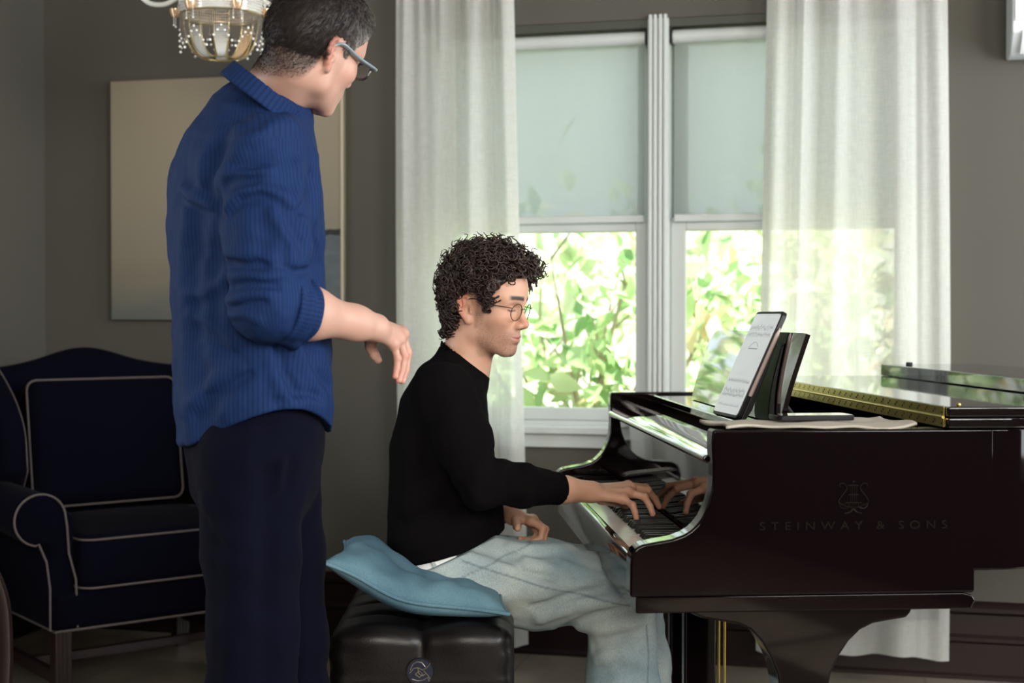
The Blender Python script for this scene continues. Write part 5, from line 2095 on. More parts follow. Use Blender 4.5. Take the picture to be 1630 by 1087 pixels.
def tubes_np(paths, radii, n=4):
    """many open tubes at once: paths (N,K,3), radii (N,K)"""
    N, K, _ = paths.shape
    T = np.gradient(paths, axis=1)
    T /= np.maximum(np.linalg.norm(T, axis=2, keepdims=True), 1e-9)
    ref = np.array((0.31, 0.52, 0.79))
    A = np.cross(T, ref)
    A /= np.maximum(np.linalg.norm(A, axis=2, keepdims=True), 1e-6)
    Bv = np.cross(T, A)
    V = np.empty((N, K, n, 3))
    for k in range(n):
        w = 2 * PI * k / n
        V[:, :, k] = paths + (A * math.cos(w) + Bv * math.sin(w)) * radii[:, :, None]
    q = []
    for i in range(K - 1):
        for k in range(n):
            k2 = (k + 1) % n
            q.append((i * n + k, i * n + k2, (i + 1) * n + k2, (i + 1) * n + k))
    q = np.array(q)
    Q = (q[None] + (np.arange(N) * K * n)[:, None, None]).reshape(-1, 4)
    return V.reshape(-1, 3), Q


def hair_material(name, dark, grey, rough=0.42):
    m, nt, b = _nt(name)
    at_ = nt.nodes.new('ShaderNodeAttribute')
    at_.attribute_name = 'grey'
    mx = nt.nodes.new('ShaderNodeMix')
    mx.data_type = 'RGBA'
    mx.inputs['A'].default_value = dark
    mx.inputs['B'].default_value = grey
    nt.links.new(at_.outputs['Fac'], mx.inputs['Factor'])
    nt.links.new(mx.outputs['Result'], b.inputs['Base Color'])
    b.inputs['Roughness'].default_value = rough
    b.inputs['Specular IOR Level'].default_value = 0.3
    return m


def cloth_material(name, base, rough=0.85, stripe=None, period=0.0072, bump=0.3, weave=600, sheen=0.0, vary=0.12):
    """woven cloth; 'stripe' colours fine stripes along the attribute 'st' (metres across the cloth)"""
    m, nt, b = _nt(name)
    L = nt.links.new
    tc = nt.nodes.new('ShaderNodeTexCoord')
    n = nt.nodes.new('ShaderNodeTexNoise')
    n.inputs['Scale'].default_value = weave
    n.inputs['Detail'].default_value = 2
    L(tc.outputs['Object'], n.inputs['Vector'])
    n2 = nt.nodes.new('ShaderNodeTexNoise')
    n2.inputs['Scale'].default_value = 9
    n2.inputs['Detail'].default_value = 4
    L(tc.outputs['Object'], n2.inputs['Vector'])
    mx = nt.nodes.new('ShaderNodeMix')
    mx.data_type = 'RGBA'
    mx.inputs['A'].default_value = tuple(c * (1 - vary) for c in base[:3]) + (1,)
    mx.inputs['B'].default_value = tuple(min(1, c * (1 + vary)) for c in base[:3]) + (1,)
    L(n2.outputs['Fac'], mx.inputs['Factor'])
    col = mx.outputs['Result']
    if stripe is not None:
        at_ = nt.nodes.new('ShaderNodeAttribute')
        at_.attribute_name = 'st'
        mm = nt.nodes.new('ShaderNodeMath')
        mm.operation = 'MULTIPLY'
        mm.inputs[1].default_value = 2 * PI / period
        L(at_.outputs['Fac'], mm.inputs[0])
        sn = nt.nodes.new('ShaderNodeMath')
        sn.operation = 'SINE'
        L(mm.outputs[0], sn.inputs[0])
        mr = nt.nodes.new('ShaderNodeMapRange')
        mr.inputs['From Min'].default_value = 0.1
        mr.inputs['From Max'].default_value = 0.7
        mr.inputs['To Max'].default_value = 0.75
        L(sn.outputs[0], mr.inputs['Value'])
        m2 = nt.nodes.new('ShaderNodeMix')
        m2.data_type = 'RGBA'
        L(mr.outputs[0], m2.inputs['Factor'])
        L(col, m2.inputs['A'])
        m2.inputs['B'].default_value = stripe
        col = m2.outputs['Result']
    L(col, b.inputs['Base Color'])
    b.inputs['Roughness'].default_value = rough
    b.inputs['Specular IOR Level'].default_value = 0.15 if max(base[:3]) > 0.012 else 0.05
    if sheen:
        b.inputs['Sheen Weight'].default_value = sheen
    bp = nt.nodes.new('ShaderNodeBump')
    bp.inputs['Strength'].default_value = bump
    bp.inputs['Distance'].default_value = 0.0015
    L(n.outputs['Fac'], bp.inputs['Height'])
    L(bp.outputs['Normal'], b.inputs['Normal'])
    return m


def chain(P, nodes, side, k=0.03):
    """torso-like chain of elliptical sections: nodes = (point, radius along side, radius across)"""
    d = None
    for (a, r1, q1), (b, r2, q2) in zip(nodes[:-1], nodes[1:]):
        e = d_ecap(P, a, b, side, (r1, q1), (r2, q2))
        d = e if d is None else smin(d, e, k)
    return d


def swept(P, nodes, k):
    d = None
    for (a, ra), (b, rb) in zip(nodes[:-1], nodes[1:]):
        e = d_cap(P, a, b, ra, rb)
        d = e if d is None else smin(d, e, k)
    return d


def limb_coord(P, a, b, ref):
    """angle around the axis a-b (radians) and position along it (0..1)"""
    a, b = V3(a), V3(b)
    t = (b - a)
    L = np.linalg.norm(t)
    t /= L
    x = V3(ref) - t * np.dot(V3(ref), t)
    x /= np.linalg.norm(x)
    y = np.cross(t, x)
    q = P - a
    return np.arctan2(q @ y, q @ x), (q @ t) / L


def glasses(head, mats, parent, O, shape='round', w=0.0225, h=0.021, cx=0.0335, cu=0.010, cf=0.104, thick=0.0011, temple=0.0012, tilt=0.12):
    """frame (with lenses as sub-parts) worn on the head; coordinates of the head"""
    g = MB()
    lens = []
    for sg in (-1, 1):
        pts = []
        for k in range(32):
            a = 2 * PI * k / 32
            if shape == 'round':
                r, u = math.cos(a) * w, math.sin(a) * h
            else:
                c, s_ = math.cos(a), math.sin(a)
                r = math.copysign(abs(c) ** 0.45, c) * w
                u = math.copysign(abs(s_) ** 0.45, s_) * h * (1.0 if s_ > 0 else 0.95 - 0.12 * abs(c))
            rr_ = sg * (cx + r)
            pts.append(head.w(cf - 0.9 * abs(rr_) ** 2 * 3.0 + tilt * (u), rr_, cu + u))
        g.loop([Vector(p) - Vector(O) for p in pts], thick, 8)
        lens.append([Vector(p) - Vector(O) for p in pts])
    # bridge
    br_ = [head.w(cf - 0.002 + 0.004 * math.sin(PI * k / 8), (cx - w) * (k / 4 - 1), cu + h * 0.35 + 0.002 * math.sin(PI * k / 8)) for k in range(9)]
    g.tube([Vector(p) - Vector(O) for p in br_], thick, 8)
    fr = g.build('glasses', mats[0], parent, smooth=True, sharp=180)
    for sg in (-1, 1):
        t = MB()
        p = [head.w(cf - 0.0062, sg * (cx + w + 0.001), cu + h * 0.45), head.w(cf - 0.012, sg * (cx + w + 0.008), cu + h * 0.5), head.w(0.05, sg * 0.073, cu + h * 0.45 + 0.002), head.w(0.004, sg * 0.0765, 0.026), head.w(-0.012, sg * 0.0745, 0.020), head.w(-0.024, sg * 0.071, 0.002)]
        pts = catmull([Vector(q) - Vector(O) for q in p], 5)
        t.tube(pts, temple, 8, flat=2.2 if shape != 'round' else 1.0, ref=Vector(head.A[1] if True else (0, 0, 1)))
        t.build('temple', mats[1] if len(mats) > 2 else mats[0], fr, smooth=True, sharp=180)
    for ln in lens:
        c = sum(ln, Vector()) / len(ln)
        m_ = MB()
        vs = [c + Vector(head.A[0]) * 0.0012] + [c + (p - c) * 0.5 + Vector(head.A[0]) * 0.0008 for p in ln] + ln
        n = len(ln)
        fs = [(0, 1 + (k + 1) % n, 1 + k) for k in range(n)] + [(1 + k, 1 + (k + 1) % n, 1 + n + (k + 1) % n, 1 + n + k) for k in range(n)]
        m_.add(vs, fs).build('lens', mats[-1], fr, smooth=True, sharp=180)
    return fr

# ------------------------------------------------------------------ the seated pianist
M['skin_a'] = skin_material('skin_warm', (0.50, 0.30, 0.21, 1), (0.46, 0.17, 0.11, 1), (0.36, 0.155, 0.125, 1), (0.035, 0.022, 0.018, 1), 0.62)
M['hair_a'] = hair_material('dark_brown_curls', (0.016, 0.009, 0.008, 1), (0.05, 0.030, 0.024, 1), 0.4)
M['sweater'] = cloth_material('black_knit', (0.0034, 0.0028, 0.0032, 1), 0.95, bump=0.4, weave=900)
M['tee'] = cloth_material('white_cotton', (0.72, 0.74, 0.74, 1), 0.9)
M['jeans'] = denim('pale_washed_jeans', (0.40, 0.455, 0.44, 1), (0.19, 0.265, 0.305, 1), scale=6)
M['wire'] = mat('thin_dark_wire', (0.05, 0.045, 0.04, 1), 0.3, metal=0.9)
M['lens'] = glass_pane('spectacle_lens', (0.97, 0.98, 0.97, 1))


def a3(px, py, d):
    return V3(at(px, py, d))


OA = a3(712, 905, 3.33) * V3(1, 1, 0)
pianist = empty('person', OA)
tag(pianist, 'curly haired man in glasses, black sweater and pale jeans seated playing the piano', 'person')
ear_w = a3(749, 492, 3.24)
HA = Head((0, 0, 0), math.radians(-24), math.radians(-9), 0, 0.95, closed=True)
HA.O = ear_w - HA.A[1] * (0.078 * 0.95)

AF, AR = V3(0.997, 0.073, 0), V3(0.073, -0.997, 0)
sideA = V3(0, 1, 0)
# torso: (centre, half width along y, half depth)
TA = [(a3(700, 905, 3.33), 0.165, 0.105), (a3(709, 850, 3.33), 0.165, 0.118), (a3(709, 790, 3.33), 0.168, 0.122), (a3(704, 715, 3.33), 0.178, 0.112), (a3(706, 655, 3.33), 0.175, 0.098), (a3(718, 615, 3.33), 0.135, 0.074), (a3(733, 585, 3.33), 0.075, 0.056)]
SHR, SHL = a3(706, 628, 3.165), a3(728, 622, 3.50)
ELR, WRR = a3(764, 768, 3.075), a3(942, 783, 3.225)
ELL, WRL = a3(752, 776, 3.60), a3(817, 820, 3.425)
neck0, neck1 = a3(738, 578, 3.33), HA.w(-0.022, 0, -0.035)
HIPR, HIPL = a3(722, 918, 3.235), a3(722, 914, 3.425)
KNR, KNL = a3(988, 944, 3.195), a3(1000, 928, 3.47)
ANR, ANL = a3(996, 1000, 3.20) * V3(1, 1, 0) + V3(0.00, 0, 0.085), a3(1010, 1000, 3.48) * V3(1, 1, 0) + V3(0.03, 0, 0.085)

rh_f = [[a3(1000, 773, 3.300), a3(1028, 776, 3.375), a3(1037, 788, 3.405), a3(1042, 799, 3.415)],
        [a3(1003, 776, 3.275), a3(1031, 780, 3.305), a3(1043, 794, 3.33), a3(1049, 806, 3.34)],
        [a3(1000, 784, 3.245), a3(1026, 791, 3.24), a3(1035, 806, 3.236), a3(1039, 818, 3.232)],
        [a3(992, 794, 3.218), a3(1007, 804, 3.198), a3(1011, 815, 3.19), a3(1013, 825, 3.188)]]
rh_t = [a3(957, 793, 3.262), a3(980, 799, 3.325), a3(995, 803, 3.38), a3(1004, 808, 3.41)]
lh_f = [[a3(845, 829, 3.385), a3(864, 841, 3.372), a3(861, 857, 3.366), a3(847, 862, 3.362)],
        [a3(848, 827, 3.405), a3(868, 843, 3.396), a3(865, 860, 3.388), a3(851, 866, 3.382)],
        [a3(848, 828, 3.425), a3(865, 845, 3.420), a3(859, 861, 3.410), a3(838, 861, 3.398)],
        [a3(844, 831, 3.445), a3(856, 849, 3.444), a3(846, 861, 3.432), a3(828, 857, 3.412)]]
lh_t = [a3(824, 825, 3.402), a3(822, 832, 3.378), a3(823, 838, 3.352), a3(824, 841, 3.334)]


def f_bodyA(P):
    d = near(P, HA.O, 0.19, HA.sdf)
    nk = d_ecap(P, neck0 - V3(0, 0, 0.03), neck1, sideA, (0.062, 0.060), (0.056, 0.056))
    d = smin(d, nk, 0.022)
    t = chain(P, [(c, a - 0.030, b - 0.028) for c, a, b in TA], sideA, 0.03)
    t = smin(t, d_ell(P, a3(712, 915, 3.33), (0.085, 0.145, 0.075)), 0.04)
    d = smin(d, t, 0.03)
    for s, e, w in ((SHR, ELR, WRR), (SHL, ELL, WRL)):
        arm = swept(P, [(s, 0.048), (s * 0.5 + e * 0.5, 0.042), (e, 0.034)], 0.02)
        arm = smin(arm, swept(P, [(e, 0.035), (e * 0.65 + w * 0.35, 0.036), (e * 0.25 + w * 0.75, 0.0275), (w, 0.0245)], 0.02), 0.02)
        d = smin(d, arm, 0.02)
    for h, k, a in ((HIPR, KNR, ANR), (HIPL, KNL, ANL)):
        lg = swept(P, [(h, 0.080), (k, 0.052), (k * 0.7 + a * 0.3, 0.052), (a, 0.036)], 0.03)
        lg = smin(lg, d_ecap(P, a - V3(0.02, 0, 0.045), a + V3(0.16, 0, -0.055), sideA, (0.034, 0.032), (0.038, 0.020)), 0.02)
        d = smin(d, lg, 0.03)
    d = smin(d, near(P, rh_f[1][0], 0.15, lambda Q: d_hand(Q, WRR, rh_f, rh_t)), 0.012)
    d = smin(d, near(P, lh_f[1][0], 0.14, lambda Q: d_hand(Q, WRL, lh_f, lh_t)), 0.012)
    return d


def masksA(P):
    m = HA.masks(P)
    bk = V3(0.2, -0.2, 1)
    nm = nails_mask(P, rh_f, rh_t, [V3(0.5, 0, 1)] * 5)
    nm = np.maximum(nm, nails_mask(P, lh_f, lh_t, [V3(0, 0, -1)] * 4 + [V3(0.2, -0.2, 1)]))
    m['nail'] = nm
    kn = np.zeros(len(P))
    for hand in (rh_f, lh_f):
        for f in hand:
            for j in (0, 1, 3):
                kn = np.maximum(kn, 0.55 * np.exp(-(np.linalg.norm(P - f[j], axis=1) / 0.011) ** 2))
    m['red'] = np.maximum(m['red'], kn)
    return m


VA, QA = surface(f_bodyA, (-0.45, 2.9, -0.01), (0.55, 3.75, 1.45), 0.0025)
bodyA = np_mesh('body', VA - OA, QA, M['skin_a'], pianist, attrs=masksA(VA))


# ---- sweater
def cut_hemA(P):
    n = V3(a3(796, 846, 3.33) - a3(631, 893, 3.33))
    n = V3(-n[2], 0, n[0])
    return d_plane(P, a3(631, 893, 3.33), n)          # positive above the hem


CUFR = (a3(893, 778, 3.183) - ELR)
cufR_p = a3(893, 778, 3.183)
cufL_p = WRL + (ELL - WRL) * 0.17
dirR = (WRR - ELR) / np.linalg.norm(WRR - ELR)
dirL = (WRL - ELL) / np.linalg.norm(WRL - ELL)


def fold(px, d, w, amp):
    return ([a3(x, y, d) for x, y in px], w, amp)


foldsA = [
    fold([(716, 655), (735, 700), (752, 752)], 3.02, 0.020, 0.004),
    fold([(775, 706), (768, 738), (752, 775)], 3.03, 0.014, 0.008), fold([(790, 716), (785, 745), (772, 785)], 3.03, 0.011, -0.006),
    fold([(806, 727), (800, 755), (792, 800)], 3.05, 0.012, 0.006), fold([(824, 734), (822, 765), (818, 801)], 3.08, 0.010, -0.004),
    fold([(842, 742), (846, 770), (842, 803)], 3.11, 0.011, 0.005),
    fold([(690, 640), (680, 690), (672, 760)], 3.10, 0.020, -0.006), fold([(660, 680), (652, 760), (650, 850)], 3.13, 0.022, 0.006),
    fold([(640, 860), (700, 838), (770, 800)], 3.16, 0.016, 0.008), fold([(645, 835), (690, 815), (750, 770)], 3.15, 0.012, -0.006),
    fold([(640, 880), (705, 862), (790, 828)], 3.16, 0.012, 0.006), fold([(720, 800), (760, 815), (800, 828)], 3.17, 0.014, -0.006),
    fold([(730, 580), (748, 600), (760, 640)], 3.2, 0.010, 0.004), fold([(712, 592), (735, 612), (757, 612)], 3.18, 0.010, 0.003)]


def sweater_base(P):
    t = chain(P, [(c, a + (0.010, 0.009, 0.004, 0, 0, 0, 0)[i], b + (0.010, 0.009, 0.004, 0, 0, 0, 0)[i]) for i, (c, a, b) in enumerate(TA)], sideA, 0.035)
    x = P[:, 0]
    for s, e, c, r in ((SHR, ELR, cufR_p, (0.072, 0.061, 0.051, 0.0365)), (SHL, ELL, cufL_p, (0.072, 0.060, 0.050, 0.0365))):
        arm = swept(P, [(s, r[0]), (s * 0.45 + e * 0.55, r[1]), (e, r[2])], 0.025)
        dirn = (c - e) / np.linalg.norm(c - e)
        fo = swept(P, [(e, r[2]), (e * 0.5 + c * 0.5, 0.046), (c - dirn * 0.055, r[3] + 0.001), (c + dirn * 0.03, 0.0335)], 0.02)
        fo = smax(fo, d_plane(P, c, dirn), 0.004)
        arm = smin(arm, fo, 0.02)
        t = smin(t, arm, 0.035)
    return t


foldsA = [(lay(sweater_base, p, 3), w, k) for p, w, k in foldsA]


def f_sweater(P):
    t = sweater_base(P)
    for pts, w, amp in foldsA:
        t = t - ridge(P, pts, w * 1.5, amp * 1.2)
    t = t - 0.004 * vnoise(P * V3(1, 1, 0.6), 16, 2) - 0.0015 * vnoise(P, 42, 3)
    # hem and collar
    t = smax(t, -(cut_hemA(P)), 0.006)
    ca = (neck1 - neck0) / np.linalg.norm(neck1 - neck0)
    coll = d_ecap(P, neck0 - ca * 0.04, neck0 + ca * 0.035, sideA, (0.076, 0.070), (0.066, 0.064))
    cp = a3(738, 568, 3.33)
    cn = V3(a3(770, 594, 3.33) - a3(708, 545, 3.33))
    cn = V3(-cn[2], 0, cn[0])
    coll = smax(coll, d_plane(P, cp, cn), 0.004)
    t = smin(t, coll, 0.012)
    t = smax(t, d_plane(P, cp + cn / np.linalg.norm(cn) * 0.001, cn), 0.003)
    hole = d_ecap(P, neck0 - ca * 0.02, neck1 + ca * 0.02, sideA, (0.0640, 0.0620), (0.0575, 0.0575))
    return smax(t, -hole, 0.003)


solid('sweater', f_sweater, (-0.45, 2.90, 0.55), (0.25, 3.75, 1.25), 0.005, M['sweater'], pianist, OA)
# ribbed cuffs and neckband as small raised rings
for c, dn, r in ((cufR_p, dirR, 0.0345), (cufL_p, dirL, 0.034)):
    pts = []
    u_ = np.cross(dn, V3(0, 0, 1))
    u_ /= np.linalg.norm(u_)
    v_ = np.cross(dn, u_)
    mb = MB()
    for k in range(3):
        mb.loop([Vector(c - dn * (0.006 + 0.012 * k) + (u_ * math.cos(a) + v_ * math.sin(a)) * (r + 0.0005 + 0.0006 * k) - OA) for a in np.linspace(0, 2 * PI, 24, endpoint=False)], 0.0022, 6)
    mb.build('cuff', M['sweater'], pianist, smooth=True, sharp=180)


# ---- undershirt peeping out below the hem
def f_tee(P):
    t = chain(P, [(c, a - 0.001, b + 0.000) for c, a, b in TA[:3]], sideA, 0.03)
    t = smin(t, d_ell(P, a3(712, 915, 3.33), (0.104, 0.168, 0.085)), 0.04)
    h = cut_hemA(P)
    t = smax(t, P[:, 0] - a3(728, 880, 3.2)[0], 0.004)
    return smax(smax(t, h - 0.03, 0.004), -(h + 0.030), 0.004)


solid('undershirt', f_tee, (-0.4, 3.05, 0.55), (0.2, 3.6, 0.95), 0.006, M['tee'], pianist, OA)


# ---- jeans
def waistA(P):
    p, q = a3(640, 908, 3.33), a3(796, 838, 3.33)
    n = V3(-(q - p)[2], 0, (q - p)[0])
    return d_plane(P, p, n)


jfolds = [fold([(812, 872), (850, 895), (905, 912)], 3.13, 0.010, 0.007), fold([(800, 885), (835, 910), (880, 922)], 3.13, 0.009, -0.006), fold([(840, 940), (880, 955), (935, 950)], 3.13, 0.010, 0.006), fold([(850, 965), (900, 950), (960, 940)], 3.13, 0.008, -0.007),
          fold([(900, 900), (930, 915), (960, 920)], 3.13, 0.010, 0.006), fold([(760, 930), (800, 945), (850, 948)], 3.13, 0.010, 0.005), fold([(735, 880), (790, 905), (860, 905)], 3.13, 0.016, 0.006), fold([(745, 868), (800, 885), (880, 880)], 3.13, 0.012, -0.007), fold([(775, 858), (830, 872), (905, 872)], 3.15, 0.014, 0.008),
          fold([(790, 950), (860, 935), (930, 930)], 3.11, 0.018, 0.006), fold([(860, 985), (920, 965), (985, 955)], 3.11, 0.014, 0.010), fold([(900, 1000), (950, 980), (1010, 968)], 3.11, 0.010, -0.010),
          fold([(925, 1000), (965, 1000), (1020, 985)], 3.11, 0.012, 0.010), fold([(945, 1030), (985, 1015), (1035, 1005)], 3.11, 0.012, -0.006), fold([(950, 1050), (990, 1045), (1030, 1060)], 3.11, 0.014, 0.005),
          fold([(880, 960), (930, 945), (990, 930)], 3.11, 0.012, -0.006), fold([(700, 930), (750, 960), (800, 975)], 3.14, 0.014, -0.005)]


def jeans_base(P):
    t = d_ell(P, a3(712, 915, 3.33), (0.113, 0.186, 0.100))
    t = smin(t, chain(P, [(TA[0][0], 0.172, 0.112), (TA[1][0], 0.170, 0.119)], sideA, 0.03), 0.03)
    for h, k, a in ((HIPR, KNR, ANR), (HIPL, KNL, ANL)):
        m1 = h * 0.5 + k * 0.5
        lg = swept(P, [(h, 0.106), (m1, 0.094), (k, 0.080)], 0.03)
        lg = smin(lg, swept(P, [(k, 0.078), (k * 0.6 + a * 0.4, 0.080), (a + V3(0, 0, -0.03), 0.088)], 0.02), 0.018)
        lg = smax(lg, -(P[:, 2] - 0.055), 0.004)
        t = smin(t, lg, 0.02)
    return t


jfolds = [(lay(jeans_base, p, 3), w, k) for p, w, k in jfolds]


def f_jeans(P):
    t = jeans_base(P)
    for pts, w, amp in jfolds:
        t = t - ridge(P, pts, w * 1.1, amp * 1.5)
    t = t - 0.004 * vnoise(P * V3(0.6, 1, 1), 18, 5) - 0.002 * vnoise(P, 45, 6)
    t = smax(t, waistA(P), 0.005)
    # rest on the cushion
    return t


def line_mask(P, pts, w):
    """thin dark stitching: distance in the side view, near side only"""
    Q = P.copy()
    best = None
    for a, b in zip(pts[:-1], pts[1:]):
        a, b = V3(a)[[0, 2]], V3(b)[[0, 2]]
        q = P[:, [0, 2]]
        ba = b - a
        h = np.clip((q - a) @ ba / (ba @ ba), 0, 1)
        d = np.linalg.norm(q - a - h[:, None] * ba, axis=1)
        best = d if best is None else np.minimum(best, d)
    return np.clip(1.4 - best / w, 0, 1) * (P[:, 1] < 3.26)


def seamA(P):
    d = 3.14
    m = line_mask(P, [a3(*p, d) for p in ((737, 893), (800, 912), (880, 934), (985, 957), (1030, 968))], 0.0020)
    m = np.maximum(m, line_mask(P, [a3(*p, d) for p in ((700, 938), (722, 922), (800, 958), (797, 966))], 0.0018) * 0.8)
    m = np.maximum(m, line_mask(P, [a3(*p, d) for p in ((1029, 995), (1032, 1040), (1030, 1090))], 0.0020))
    w = waistA(P)
    m = np.maximum(m, 0.8 * np.clip(1.4 - np.abs(w + 0.042) / 0.002, 0, 1))
    return m * 0.8


jeansA = solid('jeans', f_jeans, (-0.45, 2.95, 0.0), (0.55, 3.72, 0.95), 0.0042, M['jeans'], pianist, OA, attrs={'seam': seamA})
for px, py in ((690, 898),):
    p = a3(px, py, 3.152)
    d0 = f_jeans(p[None])[0]
    p = p + V3(0, -d0, 0) if d0 < 0 else p + V3(0, d0, 0)
    T = Matrix.Translation(Vector(p - OA)) @ Matrix.Rotation(math.radians(-22), 4, 'Y')
    MB().box((-0.004, -0.0025, -0.016), (0.004, 0.0015, 0.016), T).build('belt_loop', M['jeans'], jeansA, bevel=0.001)
# shoes on the floor
M['shoe'] = mat('white_canvas_shoe', (0.6, 0.6, 0.58, 1), 0.7)
for a in (ANR, ANL):
    solid('shoe', lambda P, a=a: smax(d_ecap(P, a + V3(-0.03, 0, -0.035), a + V3(0.17, 0, -0.050), sideA, (0.043, 0.046), (0.048, 0.032)), -(P[:, 2] - 0.001), 0.004), a - V3(0.12, 0.1, 0.1), a + V3(0.26, 0.1, 0.05), 0.006, M['shoe'], pianist, OA)


# ---- hair: a cap close to the scalp and many curls
def f_capA(P):
    L = HA.loc(P)
    d = np.minimum(HA.skull(L), d_ecap(P, neck0 - V3(0, 0, 0.03), neck1, sideA, (0.062, 0.060), (0.056, 0.056))) - 0.012 * np.clip(0.25 + HA.hairline(L) / 0.05, 0, 1) - 0.004 * vnoise(P, 70, 8)
    d = smax(d, -(HA.hairline(L)) + 0.004, 0.012)
    ear = np.linalg.norm((L - V3(0.0, 0.072, 0.0)) * V3(1, 1.2, 0.8), axis=1) - 0.024
    d = smax(d, -ear, 0.01)
    return d * HA.s


capA = solid('hair', f_capA, HA.O - 0.17, HA.O + 0.19, 0.005, M['hair_a'], pianist, OA, attrs={'grey': lambda P: np.clip(vnoise(P, 120, 4), 0, 1) * 0.6})
rng = np.random.RandomState(21)
VL = HA.loc(VA)
sk = ((np.abs(HA.skull(VL)) < 0.004) | ((VL[:, 0] < -0.03) & (np.abs(VL[:, 2] + 0.045) < 0.05) & (np.linalg.norm(VL, axis=1) < 0.13))) & (HA.hairline(VL) > 0.003 + 0.013 * (VL[:, 0] > 0.015)) & (np.linalg.norm((VL - V3(0.004, 0.072, 0.0)) * V3(1, 1.1, 0.75), axis=1) > 0.032)
idx = np.nonzero(sk)[0]
sel = rng.choice(idx, 1150, replace=False)
root_p = VA[sel]
nrm = normals_of(lambda P: HA.skull(HA.loc(P)), root_p)
Lr = HA.loc(root_p)
NS, KT = len(sel), 26
tt_ = np.linspace(0, 1, KT)
leng = (0.026 + 0.016 * rng.rand(NS)) * (0.55 + 0.65 * np.clip((Lr[:, 2] + 0.0) / 0.11, 0, 1) + 0.30 * np.clip((Lr[:, 0] - 0.03) / 0.05, 0, 1))
rad = 0.0050 + 0.0045 * rng.rand(NS)
turns = 1.4 + 1.6 * rng.rand(NS)
dirs = nrm + rng.normal(size=nrm.shape) * 0.45 + (HA.A[0][None] * np.clip(Lr[:, 0:1] * 9, -0.5, 0.7))
dirs -= V3(0, 0, 1)[None] * 0.28 * (Lr[:, 2:3] < 0.09)
dirs /= np.linalg.norm(dirs, axis=1)[:, None]
e1 = np.cross(dirs, rng.normal(size=dirs.shape))
e1 /= np.linalg.norm(e1, axis=1)[:, None]
e2 = np.cross(dirs, e1)
ph_ = rng.rand(NS) * 6.28
ang = ph_[:, None] + 2 * PI * turns[:, None] * tt_[None]
rr_t = rad[:, None] * np.minimum(1, tt_ * 4)[None]
path = root_p[:, None] + nrm[:, None] * 0.004 + dirs[:, None] * (leng[:, None] * (tt_ ** 0.8)[None])[:, :, None] + (e1[:, None] * np.cos(ang)[:, :, None] + e2[:, None] * np.sin(ang)[:, :, None]) * rr_t[:, :, None]
rads = (0.0019 + 0.0008 * rng.rand(NS))[:, None] * (1 - 0.65 * tt_ ** 3)[None]
Vh, Qh = tubes_np(path, rads, 5)
gr = np.repeat(np.clip(rng.rand(NS), 0, 1) ** 2, KT * 5)
o_ = np_mesh('curls', Vh - OA, Qh, M['hair_a'], capA, attrs={'grey': gr})
o_['kind'] = 'stuff'
glasses(HA, [M['wire'], M['lens']], pianist, OA, 'round', w=0.0225, h=0.0205, cx=0.0330, cu=0.008, cf=0.1045, thick=0.0010, temple=0.0011, tilt=0.10)

# ------------------------------------------------------------------ the standing man
M['skin_b'] = skin_material('skin_fair', (0.43, 0.275, 0.215, 1), (0.44, 0.15, 0.11, 1), (0.45, 0.18, 0.15, 1), (0.06, 0.045, 0.04, 1), 0.7)
M['hair_b'] = hair_material('short_greying_hair', (0.014, 0.009, 0.008, 1), (0.34, 0.32, 0.30, 1), 0.55)
M['shirt'] = cloth_material('blue_striped_cotton', (0.0052, 0.0205, 0.080, 1), 0.8, stripe=(0.0030, 0.0115, 0.048, 1), period=0.0078, bump=0.25, weave=700)
M['trousers'] = cloth_material('dark_navy_wool', (0.0022, 0.0026, 0.0080, 1), 0.95, bump=0.25, weave=900, sheen=0.01)
M['frame_grey'] = mat('slate_acetate', (0.16, 0.21, 0.23, 1), 0.3, coat=0.4)
M['frame_black'] = mat('black_acetate', (0.012, 0.014, 0.02, 1), 0.2, coat=0.6)
M['button'] = mat('dark_button', (0.02, 0.03, 0.08, 1), 0.3)

BFa = math.radians(23)
BF, BR = V3(math.cos(BFa), math.sin(BFa), 0), V3(math.sin(BFa), -math.cos(BFa), 0)
DB = 2.80
OB = a3(395, 700, DB) * V3(1, 1, 0)
man = empty('person', OB)
tag(man, 'standing man in blue striped shirt and navy trousers, seen from behind, looking at the pianist', 'person')
HB = Head((0, 0, 0), math.radians(54), math.radians(-15), math.radians(-15), 0.97, closed=False, smile=0.8)
HB.O = a3(540, 91, 2.69) - HB.A[1] * 0.078

TB = [(a3(404, 725, DB), 0.178, 0.130), (a3(402, 640, DB), 0.182, 0.140), (a3(402, 550, DB), 0.180, 0.141), (a3(393, 455, DB), 0.184, 0.134), (a3(391, 360, DB), 0.192, 0.136),
      (a3(390, 290, DB), 0.198, 0.130), (a3(398, 240, DB), 0.184, 0.112), (a3(412, 198, DB), 0.138, 0.088), (a3(430, 170, DB), 0.078, 0.066)]
BSR, BSL = a3(422, 250, 2.620), a3(404, 240, 2.97)
BER, BWR = a3(438, 487, 2.580), a3(598, 521, 2.750)
BEL, BWL = a3(400, 470, 3.03), a3(440, 625, 2.99)
bn0, bn1 = a3(432, 158, 2.785), HB.w(-0.028, 0, -0.040)
BHR, BHL = a3(398, 735, 2.715), a3(432, 735, 2.885)
BKR, BKL = a3(402, 1010, 2.70), a3(458, 1020, 2.86)
BAR, BAL = (a3(392, 1000, 2.70) * V3(1, 1, 0) + V3(0, 0, 0.09)), (a3(452, 1000, 2.89) * V3(1, 1, 0) + V3(0, 0, 0.09))

